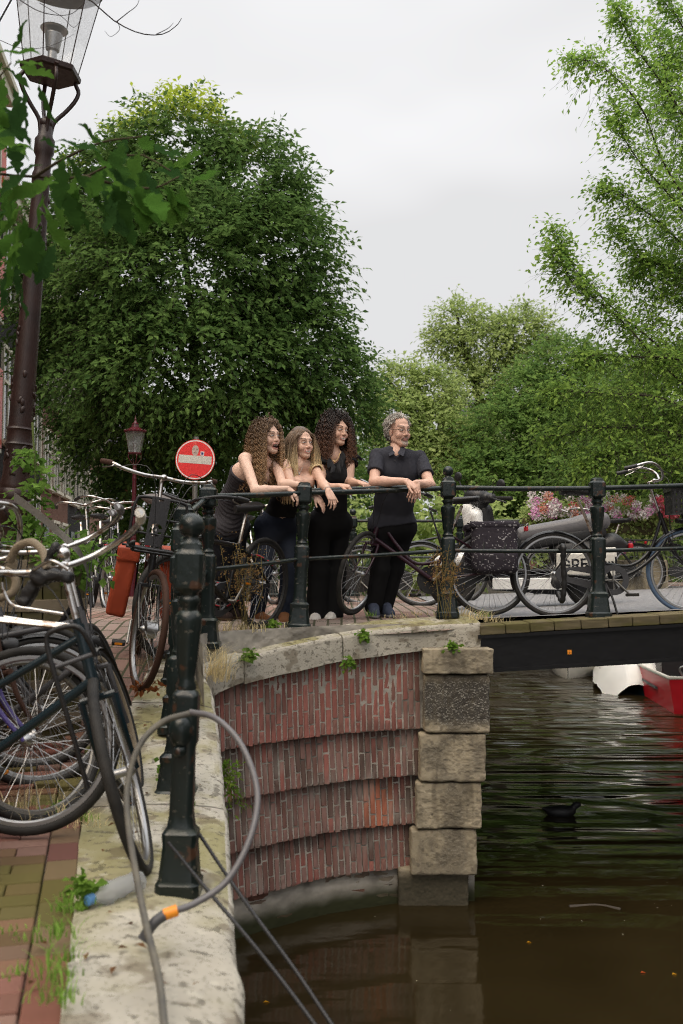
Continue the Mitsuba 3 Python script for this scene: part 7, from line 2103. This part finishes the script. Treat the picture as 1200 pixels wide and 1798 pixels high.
# ---- laughing woman, charcoal strapless top
J1 = V(hipR=((-0.907, 7.62, 1.271)), hipL=((-0.831, 7.85, 1.302)), waist=((-0.843, 7.66, 1.492)), chest=((-0.702, 7.5, 1.689)), neck=((-0.617, 7.46, 1.815)), shR=((-0.721, 7.34, 1.785)), shL=((-0.506, 7.6, 1.786)),
       elR=((-0.613, 7.08, 1.529)), wrR=((-0.391, 7.25, 1.558)), elL=((-0.439, 7.36, 1.6)), wrL=((-0.282, 7.34, 1.59)), knR=((-0.915, 7.7, 0.944)), knL=((-0.846, 7.88, 0.952)), anR=((-0.962, 7.85, 0.63)), anL=((-0.889, 8, 0.637)), toeR=((-0.878, 7.78, 0.594)), toeL=((-0.791, 7.93, 0.599)),
       bust=[((-0.629, 7.4, 1.655)), ((-0.581, 7.55, 1.668))])
M1 = head_matrix((-0.558, 7.46, 1.97), -40, 2, 4, 0.98)
k1 = figure('person', 'laughing young woman with long curly brown hair in a charcoal strapless top', J1, M1, SK1, head(M1, SK1, (0.42, 0.15, 0.13), (0.10, 0.06, 0.04), mouth='laugh'),
            [hand(J1['wrR'], A(0.75, 0.15, -0.65), A(0.5, -0.45, 0.75), 1, 0.92, (20, 25, 20), skin=SK1, seed=1), hand(J1['wrL'], A(0.35, 0.0, -0.95), A(0.9, -0.2, 0.35), -1, 0.92, (15, 25, 20), skin=SK1, seed=2)], 0.90, 0.045)
ta = unit(J1['chest'] - J1['waist'])
m = sdf(torso(J1, 0.90, 0.010) + pelvis(J1, 0.90, 0.017) + [ell(b, (0.061,) * 3, None, 0.04) for b in J1['bust']] + [half(J1['chest'] + ta * 0.012, ta), half((J1['hipR'] + J1['hipL']) / 2 - ta * 0.03, -ta)], 0.007, bump=lambda p: 0.0035 * np.sin((p @ ta) * 260 + 6 * meshkit.noise(p * 18)))
part(k1, 'top', m, 'vc_matte', smooth=True, color=solid_col(m, (0.040, 0.037, 0.042)), label='charcoal ruched strapless top')
m = sdf(legs(J1, 0.90, 0.021) + [half((J1['hipR'] + J1['hipL']) / 2 + ta * 0.05, ta)], 0.009, bump=folds(0.006, 14))
part(k1, 'trousers', m, 'vc_matte', smooth=True, color=solid_col(m, (0.010, 0.011, 0.015)))
for g in 'RL':
    m, c = shoe(J1['an' + g], J1['toe' + g], (0.03, 0.02, 0.018), (0.12, 0.08, 0.05), 1)
    part(k1, 'shoe', m, 'vc_matte', smooth=True, color=c)
rg = np.random.default_rng(71)
ro, di, q = scalp(1150, M1, 0.98, rg)
R1 = M1[:3, :3] / 0.98
side = unit((q - A(-0.02, 0, 0.03)) * A(0.6, 1.0, 0.7)) @ R1.T
fwd = R1 @ A(1, 0, 0)
ln = rg.uniform(0.34, 0.46, len(ro))
av = [(J1['shR'], J1['elR'], 0.065), (J1['neck'] - A(0, 0, 0.03), J1['chest'], 0.10)]
m, t, ids = strands(ro, side * 0.7 + A(0, 0, 0.1), ln, 15, 0.62, rg.uniform(0.007, 0.014, len(ro)), 0.05, 0.52, M1, 0.98, rg, 0.0031, av)
tone = rg.uniform(0.6, 1.35, len(ro))[ids]
c = mixcol((0.11, 0.068, 0.04), (0.46, 0.28, 0.14), t * 1.1 - 0.15) * tone[:, None]
hc = hair_cap(M1, 0.98, [((-0.05, 0.05, -0.10), (0.05, 0.045, 0.10)), ((-0.05, -0.05, -0.10), (0.05, 0.045, 0.10)), ((-0.03, 0.065, -0.17), (0.04, 0.035, 0.09)), ((-0.03, -0.065, -0.17), (0.04, 0.035, 0.09))])
part(k1, 'hair', cat([hc, m]), 'hair', smooth=True, color=np.vstack([solid_col(hc, (0.055, 0.032, 0.018), 0.5), c]), label='long curly brown hair, lighter at the ends')

# ---- second young woman, straight hair
J2 = V(hipR=((-0.584, 7.85, 1.302)), hipL=((-0.461, 8.05, 1.341)), waist=((-0.45, 7.85, 1.504)), chest=((-0.353, 7.7, 1.65)), neck=((-0.334, 7.64, 1.799)), shR=((-0.429, 7.55, 1.755)), shL=((-0.227, 7.76, 1.784)),
       elR=((-0.362, 7.42, 1.554)), wrR=((-0.2, 7.42, 1.528)), elL=((-0.138, 7.52, 1.613)), wrL=((-0.098, 7.4, 1.552)), knR=((-0.624, 7.92, 0.942)), knL=((-0.423, 8.05, 0.941)), anR=((-0.679, 8.05, 0.598)), anL=((-0.456, 8, 0.587)), toeR=((-0.567, 7.9, 0.556)), toeL=((-0.45, 7.75, 0.543)),
       bust=[((-0.339, 7.58, 1.627)), ((-0.264, 7.66, 1.633))])
M2 = head_matrix((-0.307, 7.64, 1.94), -54, 3, 3, 0.97)
k2 = figure('person', 'smiling young woman with long straight ombre hair, jeans and bracelets', J2, M2, SK2, head(M2, SK2, (0.45, 0.17, 0.15), (0.09, 0.055, 0.04), mouth='smile'),
            [hand(J2['wrR'], A(0.62, -0.1, -0.78), A(0.55, -0.6, 0.55), 1, 0.92, (10, 20, 18), skin=SK2, seed=3), hand(J2['wrL'], A(0.35, -0.35, -0.85), A(0.45, -0.75, 0.45), -1, 0.92, (18, 30, 20), skin=SK2, seed=4)], 0.90, 0.045)
ta = unit(J2['chest'] - J2['waist'])
m = sdf(torso(J2, 0.90, 0.008) + pelvis(J2, 0.90, 0.008) + [ell(b, (0.060,) * 3, None, 0.04) for b in J2['bust']] + [half(J2['chest'] + ta * 0.02, ta), half((J2['hipR'] + J2['hipL']) / 2 + A(0, 0, 0.05), (0, 0, -1))], 0.007, bump=folds(0.004, 22))
part(k2, 'top', m, 'vc_matte', smooth=True, color=solid_col(m, (0.009, 0.009, 0.010)))
m = sdf(legs(J2, 0.90, 0.015, 0.010) + [half((J2['hipR'] + J2['hipL']) / 2 + A(0, 0, 0.115), (0.25, 0, 1))], 0.008, bump=folds(0.005, 17))
v = m.vertices
fade = np.zeros(len(v))
for g in 'RL':
    a, b = J2['hip' + g], J2['kn' + g]
    tt = np.clip((v - a) @ (b - a) / ((b - a) @ (b - a)), 0, 1)
    cl = a + tt[:, None] * (b - a)
    fade = np.maximum(fade, np.exp(-((tt - 0.55) / 0.25) ** 2) * np.clip(((v - cl) @ A(0.25, -1, 0.1)) / 0.08, 0, 1))
c = mixcol((0.010, 0.014, 0.026), (0.075, 0.090, 0.125), fade * 0.8 + 0.25 * (meshkit.noise(v * 12) - 0.4)) * (0.85 + 0.3 * meshkit.noise(v * 160))[:, None]
part(k2, 'jeans', m, 'vc_matte', smooth=True, color=c, label='dark blue jeans faded on the thighs')
for g in 'RL':
    m, c = shoe(J2['an' + g], J2['toe' + g], (0.16, 0.07, 0.03), (0.20, 0.10, 0.05), 2)
    part(k2, 'shoe', m, 'vc_matte', smooth=True, color=c, label='tan brown shoe')
ro, di, q = scalp(1000, M2, 0.97, rg)
R2 = M2[:3, :3] / 0.97
dirs = (A(0.15, 0, 0) + np.c_[q[:, 0] * 2, np.sign(q[:, 1]) * 0.9 + q[:, 1] * 4, q[:, 2] * 2]) @ R2.T
ln = rg.uniform(0.34, 0.47, len(ro))
av = [(J2['neck'] - A(0, 0, 0.02), J2['chest'], 0.085), (J2['shR'], J2['elR'], 0.055), (J2['shL'], J2['elL'], 0.055)]
m, t, ids = strands(ro, dirs, ln, 14, 0.55, rg.uniform(0.000, 0.0035, len(ro)), 0.16, 0.42, M2, 0.97, rg, 0.0036, av)
tone = rg.uniform(0.7, 1.3, len(ro))[ids]
c = mixcol((0.14, 0.09, 0.055), (0.62, 0.47, 0.26), (t - 0.25) * 2.0) * tone[:, None]
hc = hair_cap(M2, 0.97, [((-0.035, 0.05, -0.10), (0.035, 0.03, 0.11)), ((-0.035, -0.05, -0.10), (0.035, 0.03, 0.11))])
part(k2, 'hair', cat([hc, m]), 'hair', smooth=True, color=np.vstack([solid_col(hc, (0.08, 0.05, 0.03), 0.5), c]), label='long straight hair, brown at the roots and blond at the ends')


def bracelet(k, w, e, r, col, name='bracelet', beads=14):
    d = unit(A(*w) - A(*e))
    a = unit(np.cross(d, A(0.2, 0.4, 1)))
    b = np.cross(d, a)
    c = A(*w) - d * 0.018
    ms = [ball(c + r * (math.cos(q) * a + math.sin(q) * b), 0.0048, 1) for q in np.arange(beads) * 2 * PI / beads]
    part(k, name, cat(ms), col, smooth=60)


bracelet(k2, J2['wrR'], J2['elR'], 0.0255, 'white_paint')
bracelet(k2, J2['wrL'], J2['elL'], 0.0265, 'steel')
nk = [J2['neck'] + A(-0.05, -0.035, 0.0), J2['neck'] + A(-0.01, -0.075, -0.055), J2['neck'] + A(0.012, -0.09, -0.10), J2['neck'] + A(0.035, -0.07, -0.055), J2['neck'] + A(0.05, -0.01, 0.0)]
pri('gold', (0.75, 0.52, 0.22), 0.3, metal=1.0)
part(k2, 'necklace', cat([tube(spline(nk, 24), 0.0016, 5), ball(nk[2] + A(0, -0.004, -0.008), 0.007, 1)]), 'steel', smooth=60)

# ---- woman in black with ruffled sleeves
J3 = V(hipR=((-0.174, 8, 1.33)), hipL=((-0.019, 8.15, 1.346)), waist=((-0.082, 7.98, 1.512)), chest=((-0.073, 7.9, 1.726)), neck=((-0.072, 7.86, 1.89)), shR=((-0.188, 7.8, 1.833)), shL=((0.069, 7.98, 1.862)),
       elR=((-0.149, 7.62, 1.586)), wrR=((-0.017, 7.56, 1.603)), elL=((0.063, 7.84, 1.648)), wrL=((0.141, 7.66, 1.633)), knR=((-0.184, 8.05, 0.941)), knL=((-0.047, 8.15, 0.94)), anR=((-0.203, 8.08, 0.596)), anL=((-0.074, 8.15, 0.602)), toeR=((-0.217, 7.92, 0.559)), toeL=((-0.1, 8, 0.564)),
       bust=[((-0.116, 7.78, 1.688)), ((-0.018, 7.84, 1.693))])
M3 = head_matrix((-0.036, 7.86, 2.067), -50, 4, -3, 0.97)
k3 = figure('person', 'woman in black with long dark curly hair and ruffled shoulders, hands on the rail', J3, M3, SK3, head(M3, SK3, (0.38, 0.13, 0.12), (0.05, 0.03, 0.025), mouth='smile'),
            [hand(J3['wrR'], A(0.93, -0.25, -0.1), A(0.1, -0.35, 0.95), 1, 0.92, (40, 60, 40), skin=SK3, seed=5), hand(J3['wrL'], A(0.6, -0.75, -0.25), A(0.1, -0.2, 1.0), -1, 0.92, (45, 55, 35), skin=SK3, seed=6)], 0.92, 0.046)
ta = unit(J3['chest'] - J3['waist'])
m = sdf(torso(J3, 0.92, 0.009) + pelvis(J3, 0.92, 0.009) + [ell(b, (0.064,) * 3, None, 0.04) for b in J3['bust']] + [ell(J3['neck'] + A(0.02, -0.09, -0.02), (0.055, 0.09, 0.085), None, 0.01, 's'), half(J3['neck'] - A(0, 0, 0.01), (0, 0, 1)), half((J3['hipR'] + J3['hipL']) / 2 - A(0, 0, 0.05), (0, 0, -1))], 0.007, bump=folds(0.004, 20))
sv3 = [sdf([cap(J3['sh' + g] + (J3['elbow'] if False else 0), J3['sh' + g] * 0.72 + J3['el' + g] * 0.28, 0.058, 0.066, 0.02), half(J3['sh' + g] * 0.74 + J3['el' + g] * 0.26, J3['el' + g] - J3['sh' + g], 0.003)], 0.006, bump=folds(0.008, 22)) for g in 'RL']
tops = [m] + sv3
part(k3, 'top', cat(tops), 'vc_matte', smooth=True, color=np.vstack([solid_col(q, (0.013, 0.013, 0.014)) for q in tops]))
for (a, b, c0, dep) in ((J3['neck'] + A(-0.05, -0.06, 0.01), J3['neck'] + A(0.03, -0.125, -0.13), A(-0.35, -0.9, -0.1), 0.06), (J3['neck'] + A(0.075, -0.05, 0.01), J3['neck'] + A(0.03, -0.125, -0.13), A(0.45, -0.8, -0.1), 0.055), (J3['shL'] + A(-0.03, -0.05, 0.045), J3['shL'] + A(0.03, 0.05, 0.035), A(0.95, -0.15, 0.0), 0.085), (J3['shR'] + A(0.0, -0.06, 0.045), J3['shR'] + A(-0.03, 0.04, 0.04), A(-0.7, -0.6, 0.0), 0.07)):
    g = grid(lambda u, w: tuple((a[i] + (b[i] - a[i]) * u + c0[i] * dep * w * (1 + 0.25 * np.sin(u * 17)) + (A(0, 0, -1)[i]) * 0.05 * w * w + A(0.2, 0.3, 1.0)[i] * 0.014 * w * np.sin(u * 21)) for i in range(3)), np.linspace(0, 1, 40), np.linspace(0, 1, 7))
    part(k3, 'ruffle', g, 'vc_matte', smooth=True, color=solid_col(g, (0.018, 0.018, 0.020)))
m = sdf(legs(J3, 0.92, 0.018, 0.035) + [half((J3['hipR'] + J3['hipL']) / 2 + A(0, 0, 0.10), (0, 0, 1))], 0.009, bump=folds(0.007, 11, 3, (1, 1, 0.35)))
part(k3, 'trousers', m, 'vc_matte', smooth=True, color=solid_col(m, (0.007, 0.007, 0.0075)))
for g in 'RL':
    m, c = shoe(J3['an' + g], J3['toe' + g], (0.62, 0.60, 0.56), (0.70, 0.68, 0.64), 3)
    part(k3, 'shoe', m, 'vc_matte', smooth=True, color=c, label='white sneaker')
ro, di, q = scalp(1200, M3, 0.97, rg)
R3 = M3[:3, :3] / 0.97
side = unit((q - A(-0.02, 0, 0.03)) * A(0.6, 1.0, 0.7)) @ R3.T
ln = rg.uniform(0.28, 0.38, len(ro))
av = [(J3['neck'] - A(0, 0, 0.03), J3['chest'], 0.105), (J3['shR'], J3['shL'], 0.07)]
m, t, ids = strands(ro, side * 0.8 + A(0, 0, 0.15), ln, 14, 0.68, rg.uniform(0.006, 0.012, len(ro)), 0.045, 0.44, M3, 0.97, rg, 0.0031, av)
tone = rg.uniform(0.6, 1.35, len(ro))[ids]
c = mixcol((0.026, 0.019, 0.017), (0.17, 0.075, 0.04), t * 1.3 - 0.35) * tone[:, None]
hc = hair_cap(M3, 0.97, [((-0.045, 0.055, -0.08), (0.05, 0.045, 0.09)), ((-0.045, -0.055, -0.08), (0.05, 0.045, 0.09)), ((-0.05, 0, -0.10), (0.05, 0.07, 0.09))])
part(k3, 'hair', cat([hc, m]), 'hair', smooth=True, color=np.vstack([solid_col(hc, (0.018, 0.013, 0.011), 0.5), c]), label='long dark curly hair, reddish brown at the ends')
nk = [J3['neck'] + A(-0.055, -0.03, 0.01), J3['neck'] + A(-0.01, -0.07, -0.05), J3['neck'] + A(0.018, -0.085, -0.075), J3['neck'] + A(0.045, -0.06, -0.05), J3['neck'] + A(0.065, -0.01, 0.01)]
part(k3, 'necklace', cat([tube(spline(nk, 24), 0.0018, 5), ball(nk[2] + A(0, -0.005, -0.008), 0.009, 1)]), 'gold', smooth=60)

# ---- man in a dark shirt
J4 = V(hipR=((0.334, 8.1, 1.311)), hipL=((0.506, 8.18, 1.314)), waist=((0.425, 8.06, 1.517)), chest=((0.443, 7.95, 1.748)), neck=((0.446, 7.92, 1.91)), shR=((0.28, 7.86, 1.853)), shL=((0.634, 8, 1.854)),
       elR=((0.252, 7.7, 1.645)), wrR=((0.494, 7.55, 1.637)), elL=((0.696, 7.78, 1.625)), wrL=((0.568, 7.56, 1.625)), knR=((0.315, 8.12, 0.964)), knL=((0.433, 8.24, 0.963)), anR=((0.26, 8.16, 0.666)), anL=((0.358, 8.26, 0.667)), toeR=((0.268, 7.98, 0.606)), toeL=((0.396, 8.08, 0.605)))
M4 = head_matrix((0.46, 7.92, 2.075), -57, 5, 2, 1.02)
k4 = figure('person', 'man with grey hair, glasses and goatee in a dark short sleeved shirt', J4, M4, SK4, head(M4, SK4, (0.34, 0.14, 0.12), (0.09, 0.07, 0.06), mouth='closed', beard=((0.08, 0.055, 0.045), (0.42, 0.38, 0.34)), male=True),
            [hand(J4['wrR'], A(0.75, -0.25, -0.55), A(0.35, -0.5, 0.75), 1, 1.05, (25, 40, 30), skin=SK4, seed=7), hand(J4['wrL'], A(-0.30, -0.35, -0.85), A(0.1, -0.85, 0.5), -1, 1.05, (18, 35, 30), skin=SK4, seed=8)], 1.05, 0.058)
fr = A(-0.15, -1, 0.0)
sl = []
for g in 'RL':
    e = J4['sh' + g] + (J4['el' + g] - J4['sh' + g]) * (0.62 if g == 'R' else 0.62)
    ad = unit(J4['el' + g] - J4['sh' + g])
    sl += [sdf([cap(J4['sh' + g] - ad * 0.02, e + ad * 0.05, 0.060, 0.064, 0.03), half(e, ad, 0.003)], 0.006, bump=folds(0.005, 20))]
body = torso(J4, 1.05, 0.016, 1.05)
hemz = (J4['hipR'] + J4['hipL'])[2] / 2 - 0.06
m = sdf(body + [cap(J4['hipR'], J4['hipL'], 0.12, 0.12, 0.06), ell(J4['neck'] + A(-0.01, -0.085, 0.035), (0.035, 0.065, 0.085), None, 0.01, 's'), half(J4['neck'] + A(0, 0, 0.012), (0, 0.35, 1)), half((0, 0, hemz), (0.15, 0, -1))], 0.007, bump=folds(0.007, 11, 2, (1, 1, 0.6)))
sh = [m] + sl
part(k4, 'shirt', cat(sh), 'vc_matte', smooth=True, color=np.vstack([solid_col(q, (0.034, 0.035, 0.045), 0.25) for q in sh]), label='dark navy short sleeved shirt')
for s in (-1, 1):
    a0 = J4['neck'] + A(-0.012 + s * 0.055, -0.035, 0.045)
    v = A(a0 + A(-s * 0.01, 0.05, 0.018), a0 + A(0, 0, 0), J4['neck'] + A(-0.015 + s * 0.008, -0.118, -0.030), J4['neck'] + A(-0.015 + s * 0.055, -0.128, -0.055), a0 + A(s * 0.018, -0.035, -0.045), a0 + A(s * 0.02, 0.05, -0.025))
    part(k4, 'collar', TM(v, [[0, 1, 4], [0, 4, 5], [1, 2, 3], [1, 3, 4]]).subdivide().subdivide(), 'vc_matte', smooth=60, color=None if False else None) if False else None
    cm = TM(v, [[0, 1, 4], [0, 4, 5], [1, 2, 3], [1, 3, 4]]).subdivide()
    part(k4, 'collar', cm, 'vc_matte', smooth=True, color=solid_col(cm, (0.040, 0.041, 0.052)))
for k in range(4):
    b = J4['neck'] + (J4['waist'] - J4['neck']) * (0.22 + 0.2 * k) + unit(fr) * 0.135
    part(k4, 'button', ball(b, 0.0055, 1), 'grey_paint', smooth=60)
m = sdf(legs(J4, 1.0, 0.014, 0.018) + [half((J4['hipR'] + J4['hipL']) / 2 + A(0, 0, 0.10), (0, 0, 1))], 0.009, bump=folds(0.007, 12, 5, (1, 1, 0.5)))
part(k4, 'trousers', m, 'vc_matte', smooth=True, color=solid_col(m, (0.007, 0.007, 0.008)))
for g in 'RL':
    m, c = shoe(J4['an' + g], J4['toe' + g], (0.045, 0.055, 0.085), (0.30, 0.31, 0.34), 4)
    part(k4, 'shoe', m, 'vc_matte', smooth=True, color=c, label='navy running shoe with pale sole')
X4 = lambda p: M4[:3, :3] @ A(*p) + M4[:3, 3]
gl = []
for y in (-0.034, 0.034):
    a = np.arange(25) * 2 * PI / 24
    gl.append(tube([X4((0.101 - 0.10 * abs(abs(y) - 0.034), y + 0.024 * math.cos(q), -0.004 + 0.017 * math.sin(q))) for q in a], 0.0010, 5, caps=False))
    gl.append(tube([X4((0.098, y * 1.68, 0.004)), X4((0.04, y * 2.25, 0.006)), X4((-0.01, y * 2.35, 0.002))], 0.0016, 5))
gl.append(tube(spline([X4((0.101, -0.010, 0.0)), X4((0.106, 0, 0.004)), X4((0.101, 0.010, 0.0))], 8), 0.0014, 5))
part(k4, 'glasses', cat(gl), 'matt_black', smooth=60, label='thin dark rimmed glasses')
ro, di, q = scalp(1200, M4, 1.02, rg)
up = di * 0.45 + M4[:3, :3] / 1.02 @ A(-0.5, 0, 0.35)
ln = np.where(q[:, 2] > 0.06, rg.uniform(0.045, 0.065, len(ro)), rg.uniform(0.03, 0.045, len(ro)))
m, t, ids = strands(ro, up, ln, 6, 0.7, rg.uniform(0.004, 0.008, len(ro)), 0.035, 0.30, M4, 1.02, rg, 0.0027)
gr = rg.uniform(0, 1, len(ro))[ids] + np.clip(q[:, 2] * 5, -0.3, 0.4)[ids]
c = mixcol((0.13, 0.11, 0.095), (0.58, 0.55, 0.50), gr)
hc = hair_cap(M4, 0.985)
part(k4, 'hair', cat([hc, m]), 'hair', smooth=True, color=np.vstack([solid_col(hc, (0.17, 0.15, 0.13), 0.5), c]), label='short wavy grey hair')
# second handrail the group leans on
a, b = A(-0.30, 7.42, 1.555), A(0.74, 7.80, 1.622)
part(rail, 'hand_bar', tube([a, b], 0.017, 12), 'iron', smooth=40)
